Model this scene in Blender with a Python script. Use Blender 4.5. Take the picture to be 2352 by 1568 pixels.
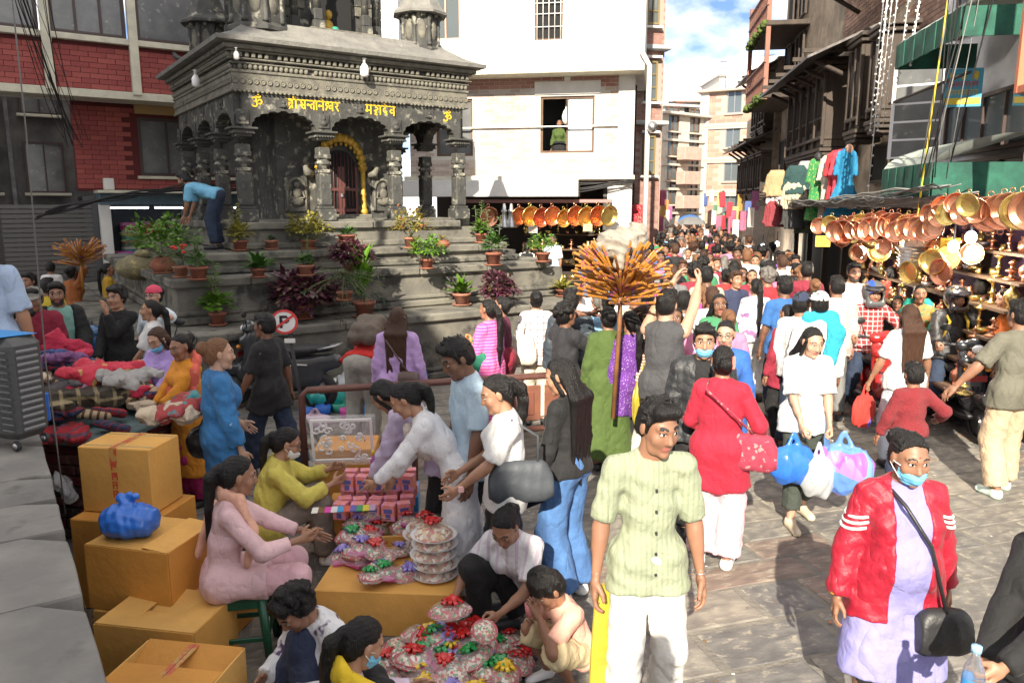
import bpy, math, random
import numpy as np
from mathutils import Vector, Matrix, Euler
R = math.radians
random.seed(7)
for o in list(bpy.data.objects): bpy.data.objects.remove(o)
sc = bpy.context.scene
COL = sc.collection
# ---------------------------------------------------------------- camera
CAMH = 2.6; PITCH = R(10.1); FPX = 1764.0          # FPX: focal length in units of a 2352 px wide frame
cam = bpy.data.cameras.new('camera'); camo = bpy.data.objects.new('camera', cam); COL.objects.link(camo)
cam.sensor_width = 36.0; cam.lens = 27.0; cam.clip_end = 2000; cam.clip_start = .05
camo.location = (0, 0, CAMH); camo.rotation_euler = (math.pi/2 - PITCH, 0, 0)
sc.camera = camo
# ---------------------------------------------------------------- sky, sun, exposure
SUN_A = .22; SUN_EL = R(30)
w = bpy.data.worlds.new('World'); sc.world = w; w.use_nodes = True
nt = w.node_tree; nt.nodes.clear()
wo = nt.nodes.new('ShaderNodeOutputWorld'); bg = nt.nodes.new('ShaderNodeBackground')
sky = nt.nodes.new('ShaderNodeTexSky'); sky.sky_type = 'NISHITA'; sky.sun_disc = False
sky.sun_elevation = SUN_EL; sky.sun_rotation = math.atan2(-SUN_A, -1.0)
sky.air_density = .7; sky.dust_density = .1; sky.ozone_density = 3.5
tc = nt.nodes.new('ShaderNodeTexCoord'); no = nt.nodes.new('ShaderNodeTexNoise')
mp = nt.nodes.new('ShaderNodeMapping'); mp.inputs['Scale'].default_value = (1, 1, 1.8); mp.inputs['Location'].default_value = (.35, 1.9, .12)
no.inputs['Scale'].default_value = 3.6; no.inputs['Detail'].default_value = 7; no.inputs['Roughness'].default_value = .52
cr = nt.nodes.new('ShaderNodeValToRGB'); cr.color_ramp.elements[0].position = .43; cr.color_ramp.elements[1].position = .60
mx = nt.nodes.new('ShaderNodeMixRGB'); mx.inputs[2].default_value = (8.8, 8.2, 7.2, 1)
nt.links.new(tc.outputs['Generated'], mp.inputs[0]); nt.links.new(mp.outputs[0], no.inputs['Vector'])
nt.links.new(no.outputs['Fac'], cr.inputs[0]); nt.links.new(cr.outputs[0], mx.inputs[0])
dim = nt.nodes.new('ShaderNodeMixRGB'); dim.blend_type = 'MULTIPLY'; dim.inputs[0].default_value = 1; dim.inputs[2].default_value = (.50, .48, .50, 1); nt.links.new(sky.outputs[0], dim.inputs[1]); nt.links.new(dim.outputs[0], mx.inputs[1]); nt.links.new(mx.outputs[0], bg.inputs[0])
bg.inputs[1].default_value = .10
nt.links.new(bg.outputs[0], wo.inputs[0])
sun = bpy.data.lights.new('sun', 'SUN'); sun.energy = 3.25; sun.angle = R(.5); sun.color = (1, .90, .74)
suno = bpy.data.objects.new('sun', sun); COL.objects.link(suno)
LDIR = Vector((SUN_A, 1, -math.tan(SUN_EL)*math.hypot(SUN_A, 1))).normalized()
suno.rotation_euler = LDIR.to_track_quat('-Z', 'Y').to_euler(); suno.location = (-3, -20, 16)
sc.view_settings.view_transform = 'Standard'; sc.view_settings.look = 'None'
sc.view_settings.exposure = 1.82; sc.view_settings.gamma = 1.0; sc.view_settings.use_curve_mapping = False
# ---------------------------------------------------------------- picture <-> place
CP, SP = math.cos(PITCH), math.sin(PITCH)
def P(u, v, z=None, Y=None):
    "point of the place seen at (u,v) of a 2352x1568 view, on height z or at distance Y"
    up = (784 - v)/FPX; d = ((u - 1176)/FPX, CP + up*SP, -SP + up*CP)
    t = (z - CAMH)/d[2] if Y is None else Y/d[1]
    return Vector((d[0]*t, d[1]*t, CAMH + d[2]*t))
def Z(v, Y):
    up = (784 - v)/FPX
    return CAMH + Y*(-SP + up*CP)/(CP + up*SP)
# ---------------------------------------------------------------- objects
def tag(o, label=None, cat=None, group=None, kind=None):
    if label: o['label'] = label
    if cat: o['category'] = cat
    if group: o['group'] = group
    if kind: o['kind'] = kind
    return o
def empty(name, label, cat, loc=(0, 0, 0), rz=0, group=None):
    o = bpy.data.objects.new(name, None); COL.objects.link(o); o.empty_display_size = .1
    o.location = loc; o.rotation_euler = (0, 0, rz)
    return tag(o, label, cat, group)
def link(name, me, parent=None):
    o = bpy.data.objects.new(name, me); COL.objects.link(o)
    if parent: o.parent = parent
    return o
def kids(o): return [c for c in KIDS.get(o.name, [])]
def copy_tree(o, parent=None):
    c = o.copy(); COL.objects.link(c); c.parent = parent
    for ch in list(o.children): copy_tree(ch, c)
    return c
def quadmesh(name, V, F, mats, smooth=True, mi=None):
    "mesh from numpy arrays, faces all quads or all triangles"
    me = bpy.data.meshes.new(name); V = np.asarray(V, np.float32); F = np.asarray(F, np.int32)
    n, k = F.shape if len(F) else (0, 4)
    me.vertices.add(len(V)); me.vertices.foreach_set('co', V.ravel())
    me.loops.add(n*k); me.loops.foreach_set('vertex_index', F.ravel())
    me.polygons.add(n); me.polygons.foreach_set('loop_start', np.arange(0, n*k, k, dtype=np.int32))
    me.polygons.foreach_set('loop_total', np.full(n, k, np.int32))
    if mi is not None: me.polygons.foreach_set('material_index', np.asarray(mi, np.int32))
    for m in (mats if isinstance(mats, (list, tuple)) else [mats]): me.materials.append(m)
    me.update(calc_edges=True)
    if smooth: me.polygons.foreach_set('use_smooth', np.ones(n, bool))
    me.validate(); return me
class MB:
    "collects shapes into one mesh"
    def __init__(s, M=None): s.v = []; s.f = []; s.m = []; s.sm = []; s.M = M or Matrix.Identity(4); s.cur = 0
    def add(s, V, F, smooth=False, M=None):
        b = len(s.v); T = s.M @ M if M is not None else s.M
        s.v += [tuple(T @ Vector(p)) for p in V]; s.f += [tuple(b + i for i in f) for f in F]
        s.m += [s.cur]*len(F); s.sm += [smooth]*len(F); return s
    def box(s, c, d, bev=0, M=None, rz=0, taper=1):
        x, y, z = d[0]/2, d[1]/2, d[2]/2; T = Matrix.Translation(c)
        if rz: T = T @ Matrix.Rotation(rz, 4, 'Z')
        if M is not None: T = M @ T
        if bev <= 0:
            V = [(i*x*(taper if k > 0 else 1), j*y*(taper if k > 0 else 1), k*z) for k in (-1, 1) for j in (-1, 1) for i in (-1, 1)]
            F = [(0, 2, 3, 1), (4, 5, 7, 6), (0, 1, 5, 4), (2, 6, 7, 3), (0, 4, 6, 2), (1, 3, 7, 5)]
        else:
            b = min(bev, x*.9, y*.9, z*.9); V = []; ix = {}
            for k in (-1, 1):
                for j in (-1, 1):
                    for i in (-1, 1):
                        for a in range(3):
                            q = [i*(x - b), j*(y - b), k*(z - b)]; q[a] = (i*x, j*y, k*z)[a]
                            ix[(i, j, k, a)] = len(V); V.append(q)
            F = []
            for a in range(3):
                o = [t for t in range(3) if t != a]
                for sg in (-1, 1):
                    cs = []
                    for (p, q) in ((-1, -1), (1, -1), (1, 1), (-1, 1)):
                        t = [0, 0, 0]; t[a] = sg; t[o[0]] = p; t[o[1]] = q; cs.append(ix[(*t, a)])
                    F.append(cs if (sg > 0) != (a == 1) else cs[::-1])
            for a in range(3):
                o = [t for t in range(3) if t != a]
                for p in (-1, 1):
                    for q in (-1, 1):
                        t = [0, 0, 0]; t[o[0]] = p; t[o[1]] = q; e = []
                        for sg, aa in ((-1, o[0]), (1, o[0]), (1, o[1]), (-1, o[1])):
                            t[a] = sg; e.append(ix[(*t, aa)])
                        F.append(e if (p*q > 0) == (a != 1) else e[::-1])
            for k in (-1, 1):
                for j in (-1, 1):
                    for i in (-1, 1):
                        e = [ix[(i, j, k, a)] for a in range(3)]; F.append(e if i*j*k > 0 else e[::-1])
        return s.add(V, F, False, T)
    def lathe(s, prof, n=16, M=None, smooth=True, a0=0, a1=2*math.pi, cap=True):
        full = abs(a1 - a0 - 2*math.pi) < 1e-6; m = n if full else n + 1; V = []; F = []
        for r, z in prof:
            for i in range(m):
                a = a0 + (a1 - a0)*i/n; V.append((r*math.cos(a), r*math.sin(a), z))
        for j in range(len(prof) - 1):
            for i in range(n):
                q = (i + 1) % m; F.append((j*m + i, j*m + q, (j + 1)*m + q, (j + 1)*m + i))
        if cap and full:
            if prof[0][0] > 1e-4: F.append(tuple(range(m))[::-1])
            if prof[-1][0] > 1e-4: F.append(tuple((len(prof) - 1)*m + i for i in range(m)))
        return s.add(V, F, smooth, M)
    def tube(s, pts, r, n=8, cap=True, smooth=True):
        pts = [Vector(p) for p in pts]; V = []; F = []; N = len(pts)
        rr = r if isinstance(r, (list, tuple)) else [r]*N
        t0 = (pts[1] - pts[0]).normalized(); up = Vector((0, 0, 1)) if abs(t0.z) < .9 else Vector((1, 0, 0))
        for i, p in enumerate(pts):
            t = (pts[min(i + 1, N - 1)] - pts[max(i - 1, 0)]).normalized()
            a = t.cross(up); a = a.normalized() if a.length > 1e-5 else Vector((1, 0, 0)); b = a.cross(t)
            up = b if b.length > .1 else up
            for k in range(n):
                g = 2*math.pi*k/n; V.append(p + (a*math.cos(g) + b*math.sin(g))*rr[i])
        for i in range(N - 1):
            for k in range(n):
                q = (k + 1) % n; F.append((i*n + k, i*n + q, (i + 1)*n + q, (i + 1)*n + k))
        if cap: F.append(tuple(range(n))[::-1]); F.append(tuple((N - 1)*n + k for k in range(n)))
        return s.add(V, F, smooth)
    def prism(s, pts, d, M=None, smooth=False):
        "outline (x,z) extruded along y from 0 to d"
        n = len(pts); V = [(x, 0, z) for x, z in pts] + [(x, d, z) for x, z in pts]
        F = [tuple(range(n)), tuple(range(2*n - 1, n - 1, -1))] + [(i, i + n, (i + 1) % n + n, (i + 1) % n) for i in range(n)]
        return s.add(V, F, smooth, M)
    def sphere(s, c, r, n=12, m=8, M=None):
        r = r if isinstance(r, (list, tuple)) else (r, r, r)
        T = Matrix.Translation(c) @ Matrix.Diagonal((*r, 1)); T = M @ T if M is not None else T
        return s.lathe([(max(1e-5, math.sin(math.pi*j/m)), -math.cos(math.pi*j/m)) for j in range(m + 1)], n, T, cap=False)
    def mesh(s, name, mats, smooth=None):
        me = bpy.data.meshes.new(name); me.from_pydata(s.v, [], s.f)
        for m in (mats if isinstance(mats, (list, tuple)) else [mats]): me.materials.append(m)
        me.polygons.foreach_set('material_index', s.m); me.polygons.foreach_set('use_smooth', s.sm if smooth is None else [smooth]*len(s.f))
        me.update(); return me
    def obj(s, name, mats, parent=None, label=None, cat=None, group=None, kind=None):
        return tag(link(name, s.mesh(name, mats), parent), label, cat, group, kind)
def box(name, c, d, m, parent=None, bev=0, rz=0, **k): return MB().box(c, d, bev, rz=rz).obj(name, m, parent, **k)
# ---------------------------------------------------------------- materials
MATS = {}
def mat(name, col, rough=.7, metal=0, bump=0, bscale=40, var=0, vscale=6, pat=None, spec=.5, trans=0, emit=0, alpha=1, coat=0, sheen=0, stretch=None, sss=0, dirt=None):
    if name in MATS: return MATS[name]
    m = bpy.data.materials.new(name); MATS[name] = m; m.use_nodes = True; t = m.node_tree; N = t.nodes; L = t.links
    b = N['Principled BSDF']; col = tuple(col) + (1,)
    b.inputs['Base Color'].default_value = col; b.inputs['Roughness'].default_value = rough; b.inputs['Metallic'].default_value = metal
    b.inputs['Specular IOR Level'].default_value = spec
    if trans: b.inputs['Transmission Weight'].default_value = trans
    if alpha < 1: b.inputs['Alpha'].default_value = alpha
    if coat: b.inputs['Coat Weight'].default_value = coat
    if sheen: b.inputs['Sheen Weight'].default_value = sheen; b.inputs['Sheen Roughness'].default_value = .4
    if emit: b.inputs['Emission Color'].default_value = col; b.inputs['Emission Strength'].default_value = emit
    if sss: b.inputs['Subsurface Weight'].default_value = sss; b.inputs['Subsurface Radius'].default_value = (.012, .005, .003); b.inputs['Subsurface Scale'].default_value = 1
    co = N.new('ShaderNodeTexCoord'); src = co.outputs['Object']
    if stretch:
        mpn = N.new('ShaderNodeMapping'); mpn.inputs['Scale'].default_value = stretch; L.new(src, mpn.inputs[0]); src = mpn.outputs[0]
    out = None
    def mix(fac, a, c2, mode='MIX'):
        q = N.new('ShaderNodeMixRGB'); q.blend_type = mode
        if isinstance(fac, (int, float)): q.inputs[0].default_value = fac
        else: L.new(fac, q.inputs[0])
        for i, x in ((1, a), (2, c2)):
            if isinstance(x, tuple): q.inputs[i].default_value = x if len(x) == 4 else x + (1,)
            else: L.new(x, q.inputs[i])
        return q.outputs[0]
    def noise(scale, detail=4, rough_=.55, s=None):
        q = N.new('ShaderNodeTexNoise'); q.inputs['Scale'].default_value = scale; q.inputs['Detail'].default_value = detail; q.inputs['Roughness'].default_value = rough_
        L.new(s or src, q.inputs['Vector']); return q.outputs['Fac']
    def ramp(f, p0, p1, c0=(0, 0, 0), c1=(1, 1, 1), const=False):
        q = N.new('ShaderNodeValToRGB'); e = q.color_ramp.elements; e[0].position = p0; e[1].position = p1
        e[0].color = (*c0[:3], 1); e[1].color = (*c1[:3], 1)
        if const: q.color_ramp.interpolation = 'CONSTANT'
        L.new(f, q.inputs[0]); return q.outputs[0]
    def mth(op, a, c=None):
        q = N.new('ShaderNodeMath'); q.operation = op
        for i, x in ((0, a), (1, c)):
            if x is None: continue
            if isinstance(x, (int, float)): q.inputs[i].default_value = x
            else: L.new(x, q.inputs[i])
        return q.outputs[0]
    cur = col
    if pat:
        kind = pat[0]
        if kind in ('plaid', 'stripe'):
            sep = N.new('ShaderNodeSeparateXYZ'); L.new(src, sep.inputs[0])
            _, c2, sc_, wd, ax = pat
            def band(o, off=0): return mth('LESS_THAN', mth('FRACT', mth('ADD', mth('MULTIPLY', o, sc_), off + 50)), wd)
            if kind == 'stripe': cur = mix(band(sep.outputs[ax]), cur, c2)
            else:
                for o in (0, 2): cur = mix(mth('MULTIPLY', band(sep.outputs[o]), .7), cur, c2)
        elif kind == 'floral':       # ('floral', colour, scale, size)
            q = N.new('ShaderNodeTexVoronoi'); q.inputs['Scale'].default_value = pat[2]
            wq = N.new('ShaderNodeVectorMath'); nn = N.new('ShaderNodeTexNoise'); nn.inputs['Scale'].default_value = pat[2]*1.8; L.new(src, nn.inputs['Vector'])
            sc2 = N.new('ShaderNodeVectorMath'); sc2.operation = 'SCALE'; sc2.inputs[3].default_value = .9/pat[2]; L.new(nn.outputs['Color'], sc2.inputs[0])
            L.new(src, wq.inputs[0]); L.new(sc2.outputs[0], wq.inputs[1]); L.new(wq.outputs[0], q.inputs['Vector'])
            cur = mix(ramp(q.outputs['Distance'], pat[3], pat[3] + .04, (1, 1, 1), (0, 0, 0)), cur, pat[1])
        elif kind == 'blotch':       # ('blotch', colour, scale, threshold)
            cur = mix(ramp(noise(pat[2], 3), pat[3], pat[3] + .05), cur, pat[1])
        elif kind == 'cells':        # random colours: ('cells', scale, (colours...))
            q = N.new('ShaderNodeTexVoronoi'); q.inputs['Scale'].default_value = pat[1]; L.new(src, q.inputs['Vector'])
            sp_ = N.new('ShaderNodeSeparateXYZ'); L.new(q.outputs['Color'], sp_.inputs[0])
            rr = N.new('ShaderNodeValToRGB'); rr.color_ramp.interpolation = 'CONSTANT'; cs = pat[2]
            while len(rr.color_ramp.elements) < len(cs): rr.color_ramp.elements.new(.5)
            for i, e in enumerate(rr.color_ramp.elements): e.position = i/len(cs); e.color = (*cs[i], 1)
            L.new(sp_.outputs[0], rr.inputs[0]); cur = rr.outputs[0]
    if var:
        f = noise(vscale, 5); dk = mix(1.0, cur, (1 - var, 1 - var, 1 - var*.9), 'MULTIPLY'); cur = mix(ramp(f, .38, .66), dk, cur)
    if dirt:                        # (colour, scale, threshold)
        cur = mix(ramp(noise(dirt[1], 8, .62), dirt[2], dirt[2] + .12), cur, dirt[0])
    if not isinstance(cur, tuple):
        L.new(cur, b.inputs['Base Color'])
        if emit: L.new(cur, b.inputs['Emission Color'])
    if bump:
        bn = N.new('ShaderNodeBump'); bn.inputs['Strength'].default_value = min(1, bump); bn.inputs['Distance'].default_value = .02 if bump <= 1 else .02*bump
        if name.startswith('cloth_'):                       # sharp creases plus a fine weave
            mq = N.new('ShaderNodeMapping'); mq.inputs['Scale'].default_value = (1.0, 1.0, .55); mq.inputs['Rotation'].default_value = (.5, .35, 0); L.new(src, mq.inputs[0])
            r1 = mth('ABSOLUTE', mth('SUBTRACT', noise(bscale*.42, 2.5, .45, mq.outputs[0]), .5)); r2 = mth('ABSOLUTE', mth('SUBTRACT', noise(bscale*1.1, 2, .5), .5))
            hgt = mth('ADD', mth('ADD', mth('POWER', r1, .7), mth('MULTIPLY', r2, .35)), mth('MULTIPLY', noise(420, 2), .035)); bn.inputs['Strength'].default_value = .75; bn.inputs['Distance'].default_value = .035
            L.new(hgt, bn.inputs['Height'])
        else: L.new(noise(bscale, 5), bn.inputs['Height'])
        L.new(bn.outputs[0], b.inputs['Normal'])
    return m
# ================================================================ organic shapes: signed distance on a grid -> surface net
def snet(D, lo, res):
    nx, ny, nz = D.shape
    S = D < 0
    C = [S[i:nx-1+i, j:ny-1+j, k:nz-1+k] for i in (0, 1) for j in (0, 1) for k in (0, 1)]
    cnt = sum(c.astype(np.int8) for c in C); mask = (cnt > 0) & (cnt < 8)
    ijk = np.argwhere(mask)
    if not len(ijk): return np.zeros((0, 3)), np.zeros((0, 4), int)
    off = np.array([(i, j, k) for i in (0, 1) for j in (0, 1) for k in (0, 1)])
    vals = np.stack([D[ijk[:, 0]+o[0], ijk[:, 1]+o[1], ijk[:, 2]+o[2]] for o in off], 1)
    acc = np.zeros((len(ijk), 3)); n = np.zeros(len(ijk))
    for a in range(8):
        for b in range(a+1, 8):
            if np.abs(off[a]-off[b]).sum() != 1: continue
            va, vb = vals[:, a], vals[:, b]; cr = (va < 0) != (vb < 0)
            t = np.where(cr, va/np.where(cr, va-vb, 1), 0)
            acc += cr[:, None]*(off[a] + t[:, None]*(off[b]-off[a])); n += cr
    V = (ijk + acc/n[:, None])*res + lo
    ids = np.full(mask.shape, -1); ids[mask] = np.arange(len(ijk)); F = []
    for ax in range(3):
        sl = [slice(1, -1)]*3; sl[ax] = slice(0, -1); s2 = list(sl); s2[ax] = slice(1, None)
        A, B = S[tuple(sl)], S[tuple(s2)]; e = np.argwhere(A != B)
        if not len(e): continue
        fl = A[tuple(e.T)]; base = e.copy()
        o1, o2 = [(1, 2), (2, 0), (0, 1)][ax]
        for q in range(3):
            if q != ax: base[:, q] += 1
        def g(d1, d2):
            c = base.copy(); c[:, o1] -= d1; c[:, o2] -= d2; return ids[c[:, 0], c[:, 1], c[:, 2]]
        Q = np.stack([g(1, 1), g(0, 1), g(0, 0), g(1, 0)], 1)
        Q[~fl] = Q[~fl][:, ::-1]; F.append(Q)
    F = np.concatenate(F); F = F[(F >= 0).all(1)]
    return V, F
class SD:
    def __init__(s, lo, hi, res):
        s.lo = np.array(lo, float); s.res = res; n = np.ceil((np.array(hi)-s.lo)/res).astype(int)+1
        s.ax = [s.lo[i]+np.arange(n[i])*res for i in range(3)]; s.n = n; s.D = np.full(n, 1.0, np.float32)
    def win(s, lo, hi):
        a = np.clip(np.floor((np.array(lo)-s.lo)/s.res).astype(int), 0, s.n); b = np.clip(np.ceil((np.array(hi)-s.lo)/s.res).astype(int)+1, 0, s.n)
        sl = tuple(slice(a[i], max(a[i], b[i])) for i in range(3))
        X = s.ax[0][sl[0]][:, None, None].astype(np.float32); Y = s.ax[1][sl[1]][None, :, None].astype(np.float32); Zz = s.ax[2][sl[2]][None, None, :].astype(np.float32)
        return sl, X, Y, Zz
    def put(s, sl, d, k, sub=False):
        A = s.D[sl]
        if A.size == 0: return
        if sub:
            h = np.clip(k-np.abs(A+d), 0, None)/k if k else 0
            s.D[sl] = np.maximum(A, -d)+h*h*k*.25; return
        h = np.clip(k-np.abs(A-d), 0, None)/k if k else 0
        s.D[sl] = np.minimum(A, d)-h*h*k*.25
    def rc(s, a, b, ra, rb=None, k=.02, flat=None, cut=None, sub=False):
        "rounded cone a->b; flat=(axis, factor) squashes; cut 'b' ends it flat at b, 'a' at a"
        rb = ra if rb is None else rb; a = np.array(a, float); b = np.array(b, float); m = max(ra, rb)+k+3*s.res
        sl, X, Y, Zz = s.win(np.minimum(a, b)-m, np.maximum(a, b)+m)
        ba = b-a; L2 = max(1e-9, (ba*ba).sum()); px, py, pz = X-a[0], Y-a[1], Zz-a[2]
        h0 = (px*ba[0]+py*ba[1]+pz*ba[2])/L2; h = np.clip(h0, 0, 1)
        wx, wy, wz = px-h*ba[0], py-h*ba[1], pz-h*ba[2]
        if flat is not None:
            n, f = flat; q = (wx*n[0]+wy*n[1]+wz*n[2])*(f-1); wx, wy, wz = wx+q*n[0], wy+q*n[1], wz+q*n[2]
        d = np.sqrt(wx*wx+wy*wy+wz*wz)-(ra+(rb-ra)*h)
        if cut and 'b' in cut: d = np.maximum(d, (h0-1)*math.sqrt(L2))
        if cut and 'a' in cut: d = np.maximum(d, -h0*math.sqrt(L2))
        s.put(sl, d, k, sub); return s
    def el(s, c, r, k=.02, M=None, sub=False):
        r = np.array(r if hasattr(r, '__len__') else (r, r, r), float); m = r.max()+k+3*s.res; c = np.array(c, float)
        sl, X, Y, Zz = s.win(c-m, c+m); x, y, z = X-c[0], Y-c[1], Zz-c[2]
        if M is not None: x, y, z = (M[0][i]*x+M[1][i]*y+M[2][i]*z for i in range(3))
        q = np.sqrt((x/r[0])**2+(y/r[1])**2+(z/r[2])**2); d = (q-1)*r.min()
        s.put(sl, d, k, sub); return s
    def cutp(s, p, n):
        "remove everything on the side n points to"
        sl, X, Y, Zz = s.win((-9, -9, -9), (9, 9, 9)); d = (X-p[0])*n[0]+(Y-p[1])*n[1]+(Zz-p[2])*n[2]
        s.D = np.maximum(s.D, d); return s
    def folds(s, amp, freq, seed=0, vert=1.0):
        rs = np.random.RandomState(seed); sl, X, Y, Zz = s.win((-9, -9, -9), (9, 9, 9)); T = 0
        for i in range(4):
            v = rs.randn(3); v[2] *= vert; v /= np.linalg.norm(v); f = freq*(.7+.8*rs.rand()); ph = rs.rand()*6
            w_ = .6*np.sin(X*f*.43+ph*2+i)+.6*np.sin(Zz*f*.37+ph+Y*f*.3)
            T = T+(1-np.abs(np.sin((X*v[0]+Y*v[1]+Zz*v[2])*f+ph+w_)))
        s.D = s.D-(amp*(T/4*2-.55)).astype(np.float32); return s
    def mesh(s):
        s.D[0] = s.D[-1] = 1; s.D[:, 0] = s.D[:, -1] = 1; s.D[:, :, 0] = s.D[:, :, -1] = 1
        return snet(s.D, s.lo, s.res)
# ================================================================ people
SKIN = [mat('skin_%d' % i, c, .5, var=.12, vscale=9, bump=.06, bscale=160, sss=.12) for i, c in enumerate([(.37, .195, .12), (.28, .14, .085), (.18, .085, .05), (.46, .275, .19)])]
LIPS = mat('lips', (.36, .12, .10), .45); BROW = mat('eyebrow_hair', (.012, .009, .008), .7); EYEW = mat('eye_white', (.62, .58, .54), .25); IRIS = mat('iris', (.012, .007, .005), .15)
STUB = mat('beard', (.035, .025, .02), .8); BINDI = mat('bindi', (.5, .012, .01), .6)
HAIR = {'k': mat('hair_black', (.006, .005, .005), .45, bump=.6, bscale=190, stretch=(1, 1, .08), spec=.35),
        'b': mat('hair_brown', (.05, .022, .012), .5, bump=.6, bscale=190, stretch=(1, 1, .08), spec=.35),
        'l': mat('hair_light', (.16, .075, .035), .5, bump=.6, bscale=190, stretch=(1, 1, .08), spec=.35), 'g': mat('hair_grey', (.12, .11, .10), .5, bump=.5, bscale=60)}
def head_tpl(fem, res):
    s = SD((-.1, -.13, -.15), (.1, .135, .13), res); j = .92 if fem else 1.0
    s.el((0, -.014, .03), (.073, .094, .082), .02); s.el((0, .022, -.03), (.060*j, .072, .075), .03)
    s.rc((-.028*j, .035, -.082), (.028*j, .035, -.082), .028*j, k=.03)
    s.el((0, .078, -.098), (.018, .014, .014), .025)
    for q in (-1, 1):
        s.el((q*.040, .062, -.022), (.022, .018, .022), .025)
        s.el((q*.030, .101, .014), (.017, .017, .011), .012, sub=True)
        s.rc((q*.010, .084, .032), (q*.048, .068, .034), .008, .006, k=.018)
        s.el((q*.031, .077, .014), (.0145, .012, .0105), .002)
        s.el((q*.076, -.006, .0), (.009, .019, .030), .008); s.el((q*.011, .088, -.028), (.009, .011, .008), .008)
    s.rc((0, .084, .018), (0, .104, -.022), .0075, .0115, k=.014)
    s.rc((-.017, .083, -.054), (.017, .083, -.054), .0065, k=.006); s.rc((-.013, .083, -.064), (.013, .083, -.064), .007, k=.006)
    V, F = s.mesh(); c = V[F].mean(1); x, y, z = np.abs(c[:, 0]), c[:, 1], c[:, 2]; mi = np.zeros(len(F), int)
    mi[(y > .078) & (x < .025-(np.abs(z+.059))*.6) & (np.abs(z+.059) < .0115)] = 1
    bz = .037+.004*np.sin((x-.012)/.036*3.1); mi[(y > .05) & (x > .013) & (x < .050) & (np.abs(z-bz) < (.0040 if fem else .0055))] = 2
    e = ((x-.031)/.0135)**2+((z-.014)/.0068)**2; mi[(y > .07) & (e < 1)] = 3
    mi[(y > .07) & (e < 1.5) & (e >= .8) & (z > .015)] = 2
    mi[(y > .07) & (((x-.031)/.0062)**2+((z-.014)/.0068)**2 < 1)] = 4
    jaw = (y > .0) & (z < -.035) & (mi == 0) & (z < -.035-.0*x) & ~((y > .078) & (z > -.045))
    return V, F, mi, jaw
HT = {}
def head(fem, res):
    if (fem, res) not in HT: HT[(fem, res)] = head_tpl(fem, res)
    return HT[(fem, res)]
def hand_tpl(kind, res=.0042):
    "wrist at origin, fingers along -z, palm towards -x, thumb towards +y (a right hand hanging)"
    s = SD((-.075, -.06, -.21), (.05, .085, .03), res)
    s.rc((0, 0, .02), (0, 0, -.02), .026, .028, k=.02, flat=((1, 0, 0), 1.35))
    s.rc((0, .018, -.035), (0, .024, -.085), .020, .016, k=.02, flat=((1, 0, 0), 1.25)); s.rc((0, -.014, -.035), (0, -.024, -.08), .020, .015, k=.02, flat=((1, 0, 0), 1.25))
    curl = {'relax': (.25, .5, .45), 'grip': (.9, 1.35, 1.0), 'open': (.05, .1, .1), 'point': (1.0, 1.4, 1.0)}[kind]
    for i, (y, z, L) in enumerate(((.027, -.088, .072), (.009, -.094, .080), (-.010, -.091, .074), (-.027, -.082, .058))):
        cu = (.0, .1, .1) if kind == 'point' and i == 0 else curl; p = np.array((0, y, z)); a = 0; r = .0088-.0006*i
        for q, f in enumerate((.45, .31, .24)):
            a += cu[q]; d = np.array((-math.sin(a), (y*.9)*(.6 if kind != 'grip' else 0), -math.cos(a))); n = p+d*L*f
            s.rc(p, n, r, r*.9, k=.003); p = n; r *= .92
    t = {'grip': ((-.012, .035, -.035), (-.040, .036, -.062), (-.052, .018, -.082))}.get(kind, ((-.008, .034, -.030), (-.026, .056, -.060), (-.034, .062, -.088)))
    s.rc(t[0], t[1], .0145, .0115, k=.012); s.rc(t[1], t[2], .0105, .0085, k=.004)
    return s.mesh()
HND = {}
def hand(kind, res):
    if (kind, res) not in HND: HND[(kind, res)] = hand_tpl(kind, res)
    return HND[(kind, res)]
nv = lambda v: np.array(v, float)/max(1e-9, np.linalg.norm(v))
def ik(a, b, l1, l2, pole):
    a, b = np.array(a, float), np.array(b, float); d = b-a; L = np.linalg.norm(d); m = (l1+l2)*.995
    if L > m: b = a+d/L*m; d = b-a; L = m
    u = d/L; x = (L*L+l1*l1-l2*l2)/(2*L); h = math.sqrt(max(0, l1*l1-x*x)); p = np.array(pole, float); p = p-u*(p@u); p = nv(p)
    return a+u*x+p*h, b
def tri(V, F): return np.concatenate([F[:, [0, 1, 2]], F[:, [0, 2, 3]]])
class PARTS(list): pass
def join(parts):
    V = []; F = []; M = []; b = 0
    for v, f, m in parts:
        V.append(v); F.append(f+b); M.append(m if hasattr(m, '__len__') else np.full(len(f), m)); b += len(v)
    return np.concatenate(V), np.concatenate(F), np.concatenate(M)
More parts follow.
